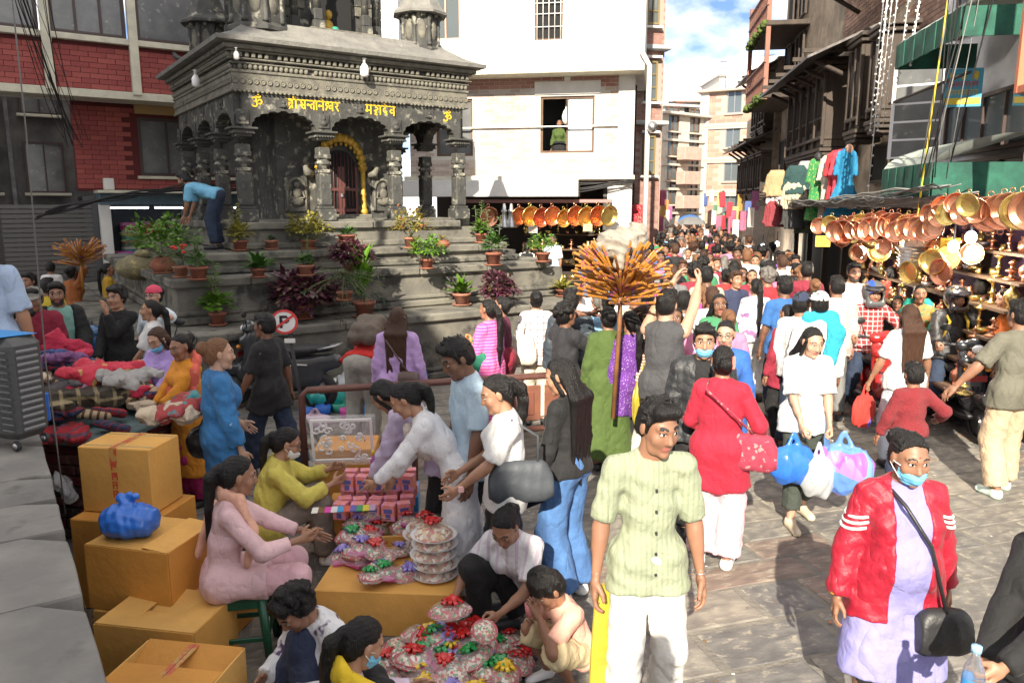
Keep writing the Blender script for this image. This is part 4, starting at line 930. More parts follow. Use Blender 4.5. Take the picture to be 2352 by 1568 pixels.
# overhanging white upper floors
ov = zc; m = MB(); wa, wbb = lx(1235, T)-.02, lx(1292, T); wall(m, wl, .22, ov, ov+6.5, [(wa, wbb, Z(92, 19.6), Z(-70, 19.6)), (lx(985, T), lx(1080, T), Z(100, 20.5), Z(-80, 20.5))], -.75, .3); m.obj('upper_wall', WHITEP, wb)
box('overhang', (wl/2+.11, -.25, ov-.03), (-wl+.22, 1.0, .10), CREAM, wb); box('return_wall', (.07, 3.6, ov+3.2), (.3, 8.2, 6.4), WHITEP, wb)
window(wb, wa, wbb, Z(92, 19.6), Z(-70, 19.6), -.65, WOODM, DARK, 2, 1, .05)
for i in range(5): MB().tube([(wa+.06+i*(wbb-wa-.12)/4, -.70, Z(92, 19.6)), (wa+.06+i*(wbb-wa-.12)/4, -.70, Z(-70, 19.6))], .011, 5).obj('window_bar', WHITEP, wb)
for v in (60, 30, 5): MB().tube([(wa, -.69, Z(v, 19.6)), (wbb, -.69, Z(v, 19.6))], .011, 5).obj('window_bar', WHITEP, wb)
window(wb, lx(985, T), lx(1080, T), Z(100, 20.5), Z(-80, 20.5), -.65, mat('pale_timber', (.5, .34, .24), .7), GLASS, 3, 1, .05)
# ground floor: plastered piers, beam, recessed shop
box('shop_beam', (lx(1180, T)-1.5, -.28, Z(432, 19.7)), (-lx(1180, T)+3.4, .6, .42), WHITEP, wb, bev=.01); box('fascia', (wl/2, -.2, Z(408, 20)), (-wl+.1, .45, .10), CREAM, wb)
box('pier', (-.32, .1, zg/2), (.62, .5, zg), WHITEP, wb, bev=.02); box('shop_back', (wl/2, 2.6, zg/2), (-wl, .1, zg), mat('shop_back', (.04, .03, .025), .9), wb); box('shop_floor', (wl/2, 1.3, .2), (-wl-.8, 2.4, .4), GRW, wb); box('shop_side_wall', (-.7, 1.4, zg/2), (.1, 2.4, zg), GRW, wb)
MB().box((lx(1220, T), -.22, Z(462, 19.9)), (2*(lx(1400, T)-lx(1220, T)), .1, .09), .01).obj('shutter_rail', mat('pink_steel', (.32, .17, .16), .5, .2), wb)
sb = MB()
MB().tube([(.34, -.82, 0), (.34, -.82, ov), (.16, -.86, ov+.3), (.16, -.86, ov+6)], .065, 10).obj('downpipe', WHITEP, wb)
MB().lathe([(.11, 0), (.13, .1), (.09, .2)], 10, Matrix.Translation((.45, -.9, Z(300, 19.5))) @ Matrix.Rotation(1.2, 4, 'X')).obj('siren', STEEL, wb)
for i in range(6):
    a = T @ Vector((.1, -.4, Z(418, 20)+rr.uniform(-.05, .1))); b = T @ Vector((wl+.5, -.5, Z(418, 20)+rr.uniform(-.3, .05))); cable([a, b], .014, BLK, label='thin black cable draped along the shop beam of the white building', sag=rr.uniform(.02, .3), group='cables on the white building')
WT = T
# ================================================================ brick bay tower and far street houses
BT = [mat('tower_brick_%d' % i, c, .8, bump=.3) for i, c in enumerate([(.30, .17, .14), (.34, .20, .165), (.27, .145, .12)])]; TMO = mat('tower_mortar', (.34, .27, .23), .9)
T, lo_, rz_ = frame(1444, 23.2, 12); tb = empty('brick_bay_tower', 'narrow pink brick house with angled bay windows beside the white building', 'building', lo_, rz_)
wu = 1.0; box('wall', (wu/2+.02, 2.1, 7), (wu, 4, 14), TMO, tb)
Tf, lo2, rz2 = frame(1500, 25.6, 30)
hol = []
for k, (va, vb) in enumerate(((245, 135+50), (340, 280), (450, 405))):
    z0_, z1_ = Z((350, 440, 555)[k]-0, 25.2), Z((290, 395-0, 505)[k], 25.2)
zl = [2.9, 5.0, 7.1, 9.2]
bricks(tb, .05, wu, .6, 13.9, .1, .30, .11, BT, holes=[(.38, .84, z+.55, z+1.75) for z in zl], quota=300, seed=14, gap=.02)
for z in zl:
    window(tb, .42, .80, z+.6, z+1.7, .05, mat('olive_frame', (.20, .15, .06), .6), GLASS, 2, 3, .05); box('lintel', (.61, -.02, z+1.80), (.56, .14, .07), WHITEP, tb); box('sill', (.61, -.02, z+.52), (.56, .14, .06), WHITEP, tb); box('string_course', (wu/2, .02, z+2.05), (wu+.24, .42, .12), mat('grey_course', (.36, .38, .38), .8), tb, bev=.02)
box('side_wall', (-.9, 2.2, 6.5), (1.8, 3.6, 13), PM, tb); box('blue_panel', (-.35, .36, 4.0), (.6, .05, 1.6), mat('navy_sheet', (.02, .04, .12), .6), tb)
for z in (11.35, 13.2): MB().box((-.2, .3, z), (2.4, 1.0, .14), .02).obj('balcony_slab', WHITEP, tb); [MB().tube([(-1.4, -.2, z+h_), (1.0, -.2, z+h_)], .02, 6).obj('balcony_rail', STEEL, tb) for h_ in (.35, .7, .95)]
def house(u, Y, deg, wd, dp, top_v, m, label, floors=4, wm=None, nx=2, brick=None, seed=0, roofm=None, extras=None, wh=1.1, sill=True, ww=.5):
    T, l, rz = frame(u, Y, deg); h = Z(top_v, Y); o = empty('house', label, 'house', l, rz, None)
    st = h/floors; hs = []
    for k in range(floors):
        for i in range(nx):
            cx = wd*(i+.5)/nx; hs.append((cx-wd/nx*ww/2, cx+wd/nx*ww/2, k*st+st*.36, k*st+st*.36+wh))
    mm = MB(); wall(mm, 0, wd, 0, h, hs, 0, .25); mm.obj('wall', m, o); box('rear_volume', (wd/2, dp/2+.13, h/2), (wd, dp-.26, h), m, o)
    for (a, b, c, d) in hs: window(o, a, b, c, d, .06, wm or WOODD, GLASS, 2, 1, .05, sill=(m if sill else None))
    for k in range(1, floors): box('string_course', (wd/2, -.04, k*st), (wd+.06, .1, .1), m, o)
    box('roof_slab', (wd/2, dp/2-.05, h+.06), (wd+.3, dp+.5, .12), roofm or m, o, bev=.02)
    if brick: bricks(o, 0, wd, .1, h-.05, 0, .5, .19, brick, holes=hs, quota=120, seed=seed, gap=.03)
    if extras: extras(o, wd, h)
    return o, T
PLW = mat('house_white', (.62, .60, .57), .8, var=.15, bump=.2); PLP = mat('house_pink', (.50, .33, .27), .8, var=.2); PLG = mat('house_grey', (.34, .33, .31), .85, var=.3, bump=.3); PLT = mat('house_terracotta', (.40, .17, .11), .8, var=.2); PLB = mat('house_cream', (.55, .50, .42), .8, var=.2)
FBK = [mat('far_brick_%d' % i, c, .85, bump=.3, bscale=25) for i, c in enumerate([(.36, .22, .17), (.40, .25, .19), (.33, .19, .15)])]  # brick tones lightened to stand in for distance haze
house(1517, 36, 38, 3.0, 5, 262, PLB, 'cream narrow house with red balcony boxes just past the brick bay tower', 6, WOODM, 2, extras=lambda o, w_, h: [box('balcony', (w_*.5, -.35, h*k/6+.5), (1.2, .5, .6), PLP, o, bev=.02) for k in (1, 2, 3, 4)])
house(1520, 42, 20, 1.9, 4, 245, PLW, 'tall white house in the middle of the far street', 6, FRD, 2)
house(1548, 48, 10, 2.4, 5, 290, PLT, 'terracotta and grey house with jutting balconies down the street', 5, WOODD, 2, extras=lambda o, w_, h: [box('balcony', (w_*.5, -.5, h*k/5+.45), (w_*1.05, .9, .75), PLG, o, bev=.02) for k in (2, 3, 4)])
house(1556, 46, 0, 1.6, 4, 405, PLW, 'low white house with slate canopy at the bend of the street', 3, FRD, 1)
house(1588, 60, 0, 6.5, 6, 235, PLB, 'broad cream house with roof terrace behind the bare brick house', 6, FRD, 3, extras=lambda o, w_, h: [MB().tube([(0, 0, h+.5), (w_, 0, h+.5)], .05, 6).obj('terrace_rail', STEEL, o)])
house(1640, 64, 0, 5.5, 6, 175, PLW, 'white rooftop house with black water tank high behind the bare brick house', 7, FRD, 3, extras=lambda o, w_, h: (MB().lathe([(.7, h+.1), (.7, h+1.5), (.3, h+1.75), (.001, h+1.8)], 14, Matrix.Translation((w_*.8, 1, 0))).obj('water_tank', BLK, o), [MB().tube([(0, 0, h+q), (w_, 0, h+q)], .05, 6).obj('terrace_rail', STEEL, o) for q in (.6, 1.1)]))
house(1600, 38, -30, 3.2, 5, 215, mat('bare_brick_mortar', (.42, .33, .27), .9), 'tall bare red brick house with grey window strip on the far right side', 5, STEEL, 1, brick=FBK, seed=3, ww=.22, extras=lambda o, w_, h: (box('plaster_strip', (.22, -.03, h/2), (.4, .06, h), PLW, o), [box('concrete_band', (w_/2, -.03, h*k/5), (w_+.1, .1, .25), PLB, o) for k in (1, 2, 3, 4)], box('roof_room', (w_*.7, 1.5, h+.8), (2.4, 2, 1.4), PLW, o)))
house(1545, 55, 5, 2.2, 4, 235, PLP, 'slim pinkish house rising between the white and the terracotta houses', 6, FRD, 1)
house(1568, 52, -5, 1.9, 4, 275, PLB, 'slim beige house with small windows before the bare brick house', 6, WOODM, 1)
house(1532, 70, 0, 8, 8, 330, PLP, 'pink house closing the far end of the street', 6, FRD, 3)
# ================================================================ right-hand row of old houses
SL = .155; RZR = -math.atan2(1, SL)-0*math.pi/2; RZR = math.atan2(-1, -SL)       # local x runs towards the camera
def RF(y0): return Matrix.Translation((5.8+SL*(y0-8), y0, 0)) @ Matrix.Rotation(RZR, 4, 'Z')
def ry(u): return (5.8-SL*8)/((u-1176)/FPX*1.0157-SL)                            # distance of the facade point at column u
def row(name, label, uf, un):
    yf, yn = ry(uf), ry(un); T = RF(yf); return empty(name, label, 'building', T.translation, RZR), T, (yf-yn)*math.hypot(1, SL), yf, yn
OBR = [mat('old_brick_%d' % i, c, .85, bump=.5, bscale=24, var=.3) for i, c in enumerate([(.33, .20, .15), (.38, .24, .18), (.28, .17, .13)])]; OMO = mat('old_mortar', (.27, .23, .18), .95, bump=.6, bscale=14, var=.4); OPL = mat('old_plaster', (.44, .36, .27), .9, bump=.5, bscale=10, var=.45, vscale=2, dirt=((.12, .09, .07), 3, .6))
TIN = mat('tin_roof', (.16, .15, .14), .5, .5, var=.4, bump=.5, bscale=9)
def carved_bay(o, x, z, w_, h_, out=.45, n=3):
    "projecting carved timber window bay"
    b = MB(); b.box((x, -out/2, z+h_/2), (w_, out, h_)); bay = b.obj('carved_bay', WOODD, o)
    for k, (dz, dw) in enumerate(((-.06, .1), (-.14, .0), (-.22, -.14), (h_+.05, .16), (h_+.14, .3), (h_*.12, .06))): MB().box((x, -out/2-.02, z+dz), (w_+dw, out+.1+dw*.3, .075), .012).obj('carved_moulding', WOODD, bay)
    for i in range(n):
        cx = x-w_/2+w_*(i+.5)/n; ww_ = w_/n*.62
        MB().box((cx, -out-.012, z+h_*.52), (ww_, .02, h_*.56)).obj('opening', DARK, bay)
        for t_ in range(5): MB().tube([(cx-ww_/2+ww_*(t_+.5)/5, -out-.03, z+h_*.25), (cx-ww_/2+ww_*(t_+.5)/5, -out-.03, z+h_*.8)], .012, 5).obj('lattice_bar', WOODD, bay)
        MB().box((cx, -out-.03, z+h_*.40), (ww_, .02, .03)).obj('lattice_bar', WOODD, bay)
    for i in range(n+1): MB().box((x-w_/2+w_*i/n, -out-.035, z+h_*.5), (.075, .07, h_*.96), .012).obj('carved_post', WOODD, bay)
def eave(o, x0, x1, z, out=1.0, rise=.55, m=None, n=None):
    r_ = MB(); r_.add([(x0, -out, z), (x1, -out, z), (x1, .1, z+rise), (x0, .1, z+rise), (x0, -out, z-.05), (x1, -out, z-.05), (x1, .1, z+rise-.05), (x0, .1, z+rise-.05)], [(0, 1, 2, 3), (7, 6, 5, 4), (0, 4, 5, 1), (1, 5, 6, 2), (3, 2, 6, 7), (0, 3, 7, 4)]); e_ = r_.obj('eave', m or TIN, o)
    n = n or max(2, int((x1-x0)/.9))
    for i in range(n): x = x0+(x1-x0)*(i+.5)/n; MB().tube([(x, 0, z-.5), (x, -out*.8, z-.02)], .045, 6).obj('strut', WOODD, e_); MB().box((x, -out*.5, z+rise*.45-.09), (.06, out, .08), 0).obj('rafter', WOODD, e_)
# -- three dark timber houses further down
for i, (uf, un, vt, lab, m) in enumerate(((1690, 1716, 270, 'far dark timber house with sagging slate eaves before the bare brick house', OPL), (1716, 1750, 150, 'dark old house with timber front halfway down the right row', OMO))):
    o, T, W, yf, yn = row('old_house', lab, uf, un); h = Z(vt, (yf+yn)/2); box('wall', (W/2, 1.5, h/2), (W, 3, h), m, o)
    for k in range(3):
        z = 2.9+k*2.2
        if z+1.4 < h: eave(o, -.1, W+.1, z+1.75, .9, .4); [carved_bay(o, W*(q+.5)/2, z+.1, W*.34, 1.2, .25, 2) for q in range(2)]
# -- balcony house
o, T, W, yf, yn = row('balcony_house', 'old timber house with patterned balconies and mossy ledges over the crowded lane', 1750, 1822); h = Z(-260, yn)
box('wall', (W/2, 1.7, h/2), (W, 3, h), OPL, o)
bz = Z(232, yf*.55+yn*.45); bz2 = Z(70, yf*.5+yn*.5)
LAT = mat('lattice_terracotta', (.30, .13, .09), .7, var=.2); MOSS = mat('moss', (.10, .15, .03), .95, bump=1, bscale=30, var=.4)
for z in (bz, bz2):
    MB().box((W*.36, -.35, z), (W*.72, 1.3, .14), .02).obj('balcony_slab', WOODD, o)
    for i in range(24):
        x = .08+i*(W*.7)/24; MB().box((x, -.95, z+.5), (.03, .03, .85)).obj('baluster', LAT, o)
        if i % 2 == 0: MB().box((x+.1, -.95, z+.35+.3*(i % 4 == 0)), (.22, .02, .04)).obj('lattice_bar', LAT, o)
    for q in (.1, .5, .92): MB().box((W*.36, -.95, z+q), (W*.72, .05, .05)).obj('rail', LAT, o)
    ms = MB(); rs = random.Random(int(z*10))
    for i in range(60): ms.sphere((rs.uniform(0, W*.72), -1.0+rs.uniform(-.05, .1), z-.04+rs.uniform(-.1, .1)), (rs.uniform(.05, .14), .08, rs.uniform(.03, .10)), 6, 4)
    ms.obj('moss', MOSS, o, kind='stuff')
for k, z in enumerate((bz+.1, bz2+.1, 2.9)): window(o, W*.12, W*.3, z+.2, z+1.7, .12, WOODD, DARK, 1, 1); window(o, W*.45, W*.65, z+.2, z+1.7, .12, WOODD, DARK, 2, 1)
for q in (W*.02, W*.7): MB().box((q, -.9, bz+1.5), (.12, .12, 3.2)).obj('balcony_post', LAT, o)
# -- big carved house
o, T, W, yf, yn = row('carved_house', 'old brick house with carved black timber bays above hanging dresses', 1822, 1992); h = Z(-420, yn)
CH, CHT, CHW = o, T, W
box('wall', (W/2, 1.7, h/2), (W, 3, h), OPL, o)
cx = lambda u: (yf-ry(u))*math.hypot(1, SL)
ezA, ezB = Z(232, ry(1830)), Z(105, ry(1950)); ez = (ezA+ezB)/2
bricks(o, W*.35, W, ez+.7, ez+4.2, .2, .24, .085, OBR, quota=300, seed=31)
carved_bay(o, cx(1872), Z(350, ry(1872)), cx(1915)-cx(1830), 1.55, .55, 5); eave(o, -.2, cx(1960), ez, 1.25, .6)
carved_bay(o, cx(1972), Z(310, ry(1972))+.1, .8, 1.5, .4, 2)
window(o, cx(1955), cx(1990), Z(420, ry(1972)), Z(330, ry(1972)), .12, WOODD, DARK, 1, 1)
for i in range(9): MB().box((W*.42+i*.26, .17, ez+2.6), (.05, .06, 1.5)).obj('timber_slat', WOODD, o)
MB().box((W*.42+1.05, .175, ez+2.6), (2.4, .04, 1.5)).obj('slat_backing', DARK, o)
eave(o, W*.55, W+1.1, ez+1.55, 1.0, .35, n=3)
# -- plastered pier then the awning house
o, T, W, yf, yn = row('awning_house', 'plastered shop house with white windows and green awnings above the copper pots', 1992, 2330); h = Z(-640, yn); AH, AHT, AHW = o, T, W
cx = lambda u: (yf-ry(u))*math.hypot(1, SL); zz = lambda u, v: Z(v, ry(u))
box('wall', (W/2, 1.7, h/2), (W, 3, h), OPL, o); bricks(o, .15, cx(2085), 2.6, h*.8, .2, .24, .085, OBR, quota=220, seed=33)
box('white_plaster', ((cx(2098)+W)/2, .14, 4.9), (W-cx(2098), .14, 4.9), mat('bluish_plaster', (.55, .56, .60), .7, var=.15), o)
carved_bay(o, cx(2025), zz(2025, 300)+.2, .62, 1.35, .42, 2); window(o, cx(2010), cx(2050), zz(2030, 410), zz(2030, 320), .14, WOODD, DARK, 1, 1)
w0_, w1_ = cx(2120), cx(2300); wz0_, wz1_ = zz(2200, 350), zz(2200, 215)
window(o, w0_, w1_, wz0_, wz1_, .04, FRD, GLASS, 4, 1, .05); window(o, w0_, w1_, wz0_-.75, wz0_-.08, .04, FRD, mat('olive_glass', (.13, .13, .11), .3), 4, 1, .05); window(o, w0_, w1_, zz(2200, 30)-.1, zz(2200, -100), .04, FRD, GLASS, 4, 1, .05)
lf = empty('open_shutter_leaf', 'white barred window leaf swung open beside the dark upstairs window', 'window leaf', AHT @ Vector((w0_-.02, -.02, 0)), RZR-R(118))
GR = mat('white_frame_paint', (.72, .72, .74), .5)
fm = MB()
for x, z, a, b in ((.02, .68, .05, 1.36), (.68, .68, .05, 1.36)): fm.box((x, 0, wz0_+z), (a, .04, b))
for i in range(6): fm.box((.35, .002, wz0_+.02+i*.264), (.62, .03, .03))
fm.obj('frame', GR, lf); box('pane', (.35, .012, wz0_+.68), (.62, .008, 1.3), DGLASS, lf)
AWN = mat('green_awning_cloth', (.02, .12, .08), .8, var=.45, vscale=5, bump=.3, bscale=60); AWT = mat('pale_awning_top', (.36, .40, .36), .8, var=.2)  # canopy top paler than the green valance
def awning(x0, x1, ztop, zmid, zbot, out, label):
    a = empty('awning', label, 'awning', AHT @ Vector((0, 0, 0)), RZR); n = 8; V = []; 
    prof = [(0, ztop)]+[(out*math.sin(t_*math.pi/2/5), zmid+(ztop-zmid)*(math.cos(t_*math.pi/2/5))**1.2) for t_ in range(1, 6)]
    m = MB(); k = len(prof)
    for x in (x0, x1):
        for y, z in prof: V.append((x, -y-.02, z))
    m.add(V, [(i, i+k, i+k+1, i+1) for i in range(k-1)]+[tuple(range(k-1, -1, -1))+() , tuple(range(k, 2*k))], True).obj('canopy_top', AWT, a)
    v = MB()
    for i in range(12):
        xa = x0+(x1-x0)*i/12; L = (x1-x0)/12; v.box((xa+L/2, -out-.03-.012*(i % 2), (zmid+zbot)/2), (L-.004, .015, zmid-zbot))
    for x in (x0, x1): v.box((x, -out/2-.02, (zmid+zbot)/2), (.015, out, zmid-zbot))
    v.obj('valance', AWN, a)
awning(cx(2180), cx(2360), zz(2200, 45), zz(2190, 95), zz(2190, 152), 1.0, 'upper green awning with pale top over the upstairs window')
awning(cx(2180), cx(2330), 3.42, 3.08, 2.66, 1.05, 'lower green awning just above the hanging copper pots')
sgp = P(2211, 205, Y=10.3)
sg = empty('shop_sign', 'blue and yellow square signboard with red Nepali lettering hung from the awning frame', 'sign', (sgp.x, sgp.y, 0), R(-16))
z0_, z1_ = Z(246, 10.3), Z(158, 10.3)
box('board', (0, 0, (z0_+z1_)/2), (.44, .04, z1_-z0_), mat('sign_blue', (.05, .32, .50), .5), sg); box('yellow_band', (0, -.024, z0_+.07), (.42, .004, .08), mat('sign_yellow', (.65, .48, .04), .5), sg)
rs = random.Random(2); SR = mat('sign_red', (.55, .06, .05), .5)
for rw, zc_ in enumerate((z0_+.27, z0_+.17)):
    m = MB(); m.box((0, -.025, zc_+.035), (.36, .004, .008))
    for i in range(9): x = -.165+i*.041; m.box((x, -.025, zc_), (.007, .004, .06)); m.tube([(x-.016+.012*math.cos(t_), -.026, zc_+.003+.014*math.sin(t_)) for t_ in (0, 1.2, 2.4, 3.6, 5)], .0035, 4)
    m.obj('lettering', SR if rw == 0 else mat('sign_gold', (.6, .42, .05), .5), sg)
for i in range(3): MB().sphere((-.14+i*.14, -.02, z1_-.09), (.03, .012, .06), 8, 6).obj('emblem', mat('sign_gold', (.6, .42, .05), .5), sg)
# hook rail under the upper awning
MB().tube([(cx(2090), -.62, zz(2190, 200)), (cx(2290), -.62, zz(2190, 200))], .02, 6).obj('hook_rail', WOODD, AH)
# far right: white hoarding with orange frame, grey canopy, cables
hb = empty('hoarding', 'white hoarding with orange steel frame hung beside the upper green awning', 'sign', AHT @ Vector((cx(2440), -.7, 0)), RZR)
for x, w_ in ((.03, .06), (1.77, .06)): box('frame', (x, 0, 5.2), (w_, .08, 3.0), mat('orange_steel', (.55, .16, .08), .5), hb)
box('frame', (.9, 0, 3.73), (1.68, .07, .07), mat('orange_steel', (.55, .16, .08), .5), hb); box('sheet', (.9, .02, 5.2), (1.7, .02, 2.9), mat('hoarding_sheet', (.62, .64, .68), .5), hb)
gc = empty('grey_canopy', 'grey sheet canopy above the right end of the copper pot shop', 'canopy', AHT @ Vector((cx(2700), 0, 0)), RZR); MB().add([(0, -1.0, 2.95), (2.6, -1.0, 2.85), (2.6, 0, 3.5), (0, 0, 3.5), (0, -1.0, 2.92), (2.6, -1.0, 2.82), (2.6, 0, 3.47), (0, 0, 3.47)], [(0, 1, 2, 3), (7, 6, 5, 4), (0, 4, 5, 1), (1, 5, 6, 2), (2, 6, 7, 3), (3, 7, 4, 0)]).obj('sheet', mat('canopy_sheet', (.25, .25, .24), .7, var=.3), gc)
# near house beyond the frame edge, closes the row
o2, T2, W2, yf2, yn2 = row('end_house', 'plastered house at the right end of the shop row', 2330, 3400); box('wall', (W2/2+.02, 1.7, 5), (W2, 3, 10), mat('bluish_plaster', (.55, .56, .60), .7), o2); window(o2, .2, 1.4, 3.2, 4.9, .14, FRD, GLASS, 2, 1)
# shop recess under the row: dark backing panel set proud of the walls
rs = random.Random(6); SY = -.25
for lab, uf, un in (('open metalware shop front with dark interior under the green awnings', 1992, 2420), ('clothing shop front with dark interior under the carved house', 1822, 1990)):
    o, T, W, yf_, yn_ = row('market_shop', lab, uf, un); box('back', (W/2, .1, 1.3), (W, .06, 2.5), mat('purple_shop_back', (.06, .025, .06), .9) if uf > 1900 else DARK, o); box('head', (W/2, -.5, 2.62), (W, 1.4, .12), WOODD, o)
    for i in range(int(W/1.6)+1): box('post', (W*i/(int(W/1.6)), -.1, 1.3), (.12, .12, 2.6), WOODD, o)
# tangled cables above the pots
for i in range(26):
    ya = ry(1880+rs.uniform(-30, 60)); yb = ry(2380+rs.uniform(-60, 80)); a = RF(ya) @ Vector((0, -1.0+rs.uniform(-.3, .3), 2.68+rs.uniform(-.08, .08))); b = RF(yb) @ Vector((0, -1.1+rs.uniform(-.3, .3), 2.72+rs.uniform(-.1, .12)))
    pts = [a.lerp(b, k/16)+Vector((rs.uniform(-.05, .05), 0, rs.uniform(-.05, .05)-.3*(k/16)*(1-k/16))) for k in range(17)]
    cable(pts, rs.uniform(.006, .014), BLK if rs.random() < .7 else mat('grey_cable', (.25, .25, .24), .6), label='tangled cable running along the shop heads above the copper pots', group='tangled cables over the pots')
for i in range(9):
    a = RF(ry(2330)) @ Vector((rs.uniform(-.4, .3), -1.1+rs.uniform(-.2, .2), 2.9)); b = RF(ry(2420)) @ Vector((rs.uniform(-.5, .5), -1.1+rs.uniform(-.2, .3), 7.5)); m_ = a.lerp(b, .5)+Vector((rs.uniform(-.3, .3), 0, 0))
    cable([a, (a+m_)/2, m_, b], rs.uniform(.004, .009), BLK if rs.random() < .6 else mat('grey_cable', (.25, .25, .24), .6), label='cable dropping from above at the right end of the pot shop', group='dropping cables at the right end')
ye = mat('yellow_cable', (.6, .45, .03), .5); cable([RF(ry(2330)) @ Vector((0, -1.2, z)) + Vector((.25*(z-2.5)*.2, 0, 0)) for z in (2.45, 2.7, 3.2, 3.7, 4.5, 5.5)], .010, ye, label='single yellow cable hanging down past the lower green awning', group=None)
for i, u in enumerate((1993, 1998, 2010, 2016, 2028, 2062, 2090)):
    y_ = ry(u)*.86; top_ = P(u+8, -30, Y=y_); bot_ = P(u, (450, 300, 260, 300, 290, 190, 150)[i], Y=y_)
    st = empty('string_light', 'string of dead fairy lights dangling in front of the old houses', 'string light', bot_, 0, 'dangling fairy light strings'); L = top_.z-bot_.z
    MB().tube([(.0, 0, 0), (.03, 0, L*.5), (.06, 0, L)], .008, 4).obj('wire', WHITEP, st)
    nb_ = MB(); [nb_.box((.06*k/20+rs.uniform(-.02, .02), 0, L*k/20), (.03, .012, .025)) for k in range(20)]; nb_.obj('bulbs', WHITEP, st, kind='stuff')
# ================================================================ unseen building behind the camera, outline shaped to shade the left half
def shade_x(p, y0=-9.0):
    "where the sun ray through p crosses the plane y = y0 behind the camera"
    k = (p.y-y0); return p.x-SUN_A*k, p.z+k*math.tan(SUN_EL)*math.hypot(SUN_A, 1)
bh = empty('shading_building', 'tall plain plastered building out of view, outline shaped to shade the left side', 'building', (0, -9, 0))
MB().prism([(-28, 0), (-2.25, 0), (-2.25, 7.2), (-2.9, 8.8), (-3.5, 10.4), (-4.5, 11.4), (-5.8, 13.0), (-8.75, 15.6), (-8.75, 26), (-28, 26)], -1.0).obj('wall', PLB, bh)
# ================================================================ potted plants
TERRA = [mat('terracotta_%d' % i, c, .8, bump=.3, bscale=25, var=.3, vscale=8, dirt=((.35, .27, .2), 9, .64)) for i, c in enumerate([(.33, .12, .07), (.29, .105, .065), (.38, .17, .11)])]
def leafm(n, c, **k): return mat('leaf_'+n, c, .45, var=.35, vscale=18, **k)
LG, LB, LP, LY, LD_, LR = leafm('green', (.055, .14, .02)), leafm('bright', (.10, .22, .015)), leafm('purple', (.085, .018, .04), pat=('blotch', (.16, .13, .05), 14, .56)), leafm('yellow', (.25, .23, .035)), leafm('dark', (.025, .075, .02)), leafm('redyellow', (.22, .20, .03), pat=('blotch', (.30, .05, .02), 9, .56))
STEM = mat('plant_stem', (.10, .11, .04), .7); SOIL = mat('soil', (.035, .025, .018), .95)
def leaf(mb, p, d, L, W, up=.25):
    "a bent leaf: two quads along the midrib each side"
    d = Vector(d).normalized(); s = d.cross(Vector((0, 0, 1))); s = s.normalized() if s.length > .05 else Vector((1, 0, 0)); n = s.cross(d); p = Vector(p)
    a, b, c = p, p+d*L*.5+n*L*up*.5, p+d*L-n*L*up*.3
    mb.add([a, b+s*W*.5-n*W*.12, b, b-s*W*.5-n*W*.12, c], [(0, 1, 2), (0, 2, 3), (1, 4, 2), (2, 4, 3)], True)
def foliage(kind, seed, s):
    s = s*1.5
    rs = random.Random(seed); m = MB(); st = MB()
    rd = lambda lo=-.2: Vector((rs.gauss(0, 1), rs.gauss(0, 1), abs(rs.gauss(0, .8))+lo)).normalized()
    if kind in ('bush', 'coleus', 'round', 'redbush'):
        for i in range(7): e = rd(.3); st.tube([(0, 0, 0), e*s*.3, e*s*.6], .008, 5)
        n = {'bush': 650, 'coleus': 620, 'round': 420, 'redbush': 460}[kind]; fl = {'bush': .75, 'coleus': .85, 'round': .75, 'redbush': .9}[kind]; LL = {'bush': .12, 'coleus': .22, 'round': .13, 'redbush': .12}[kind]*s
        for i in range(n):
            d = rd(-.25 if kind == 'coleus' else .0); r = s*(.35+.65*rs.random()**.5)*(.75+.3*math.sin(d.x*5+seed)*math.cos(d.y*6)); p = d*r; p.z = p.z*fl+s*.28
            leaf(m, p, d+Vector((rs.gauss(0, .5), rs.gauss(0, .5), rs.gauss(-.2, .4))), LL*rs.uniform(.8, 1.6), LL*.75*rs.uniform(.8, 1.3))
    elif kind == 'upright':
        for i in range(26): a = rs.random()*6.28; h = rs.random(); leaf(m, (math.cos(a)*.03, math.sin(a)*.03, h*s*.75), (math.cos(a)*.6, math.sin(a)*.6, .8+.5*h), s*rs.uniform(.35, .5), s*.19)
        st.tube([(0, 0, 0), (0, 0, s*.9)], .012, 6)
    elif kind == 'tall':
        for k in range(3):
            x, y = rs.gauss(0, .04), rs.gauss(0, .04); hh = s*rs.uniform(.9, 1.7); st.tube([(x, y, 0), (x*1.6, y*1.6, hh)], [.009, .005], 5)
            for i in range(9): a = rs.random()*6.28; leaf(m, (x*1.4, y*1.4, hh*(.55+.45*i/9)), (math.cos(a), math.sin(a), .2), s*.26, s*.14)
        for i in range(90): d = rd(); leaf(m, d*s*.4*rs.uniform(.3, 1)+Vector((0, 0, s*.22)), d, s*.3, s*.19)
    elif kind == 'small':
        for i in range(34): d = rd(.1); leaf(m, d*.03, d, s*rs.uniform(.4, .8), s*.22)
    elif kind == 'fern':
        for k in range(26):
            d = rd(-.5); pts = [Vector((0, 0, s*.35))+d*s*t-Vector((0, 0, .35*s*t*t)) for t in (0, .3, .6, .9)]; st.tube(pts, .004, 4)
            for i in range(14):
                t = .15+.85*i/14; p = Vector((0, 0, s*.35))+d*s*t*.9-Vector((0, 0, .35*s*t*t)); leaf(m, p, d.cross(Vector((0, 0, 1)))*(1 if i % 2 else -1)+d*.5+Vector((0, 0, rs.gauss(0, .3))), s*.13, s*.03)
    return m, st
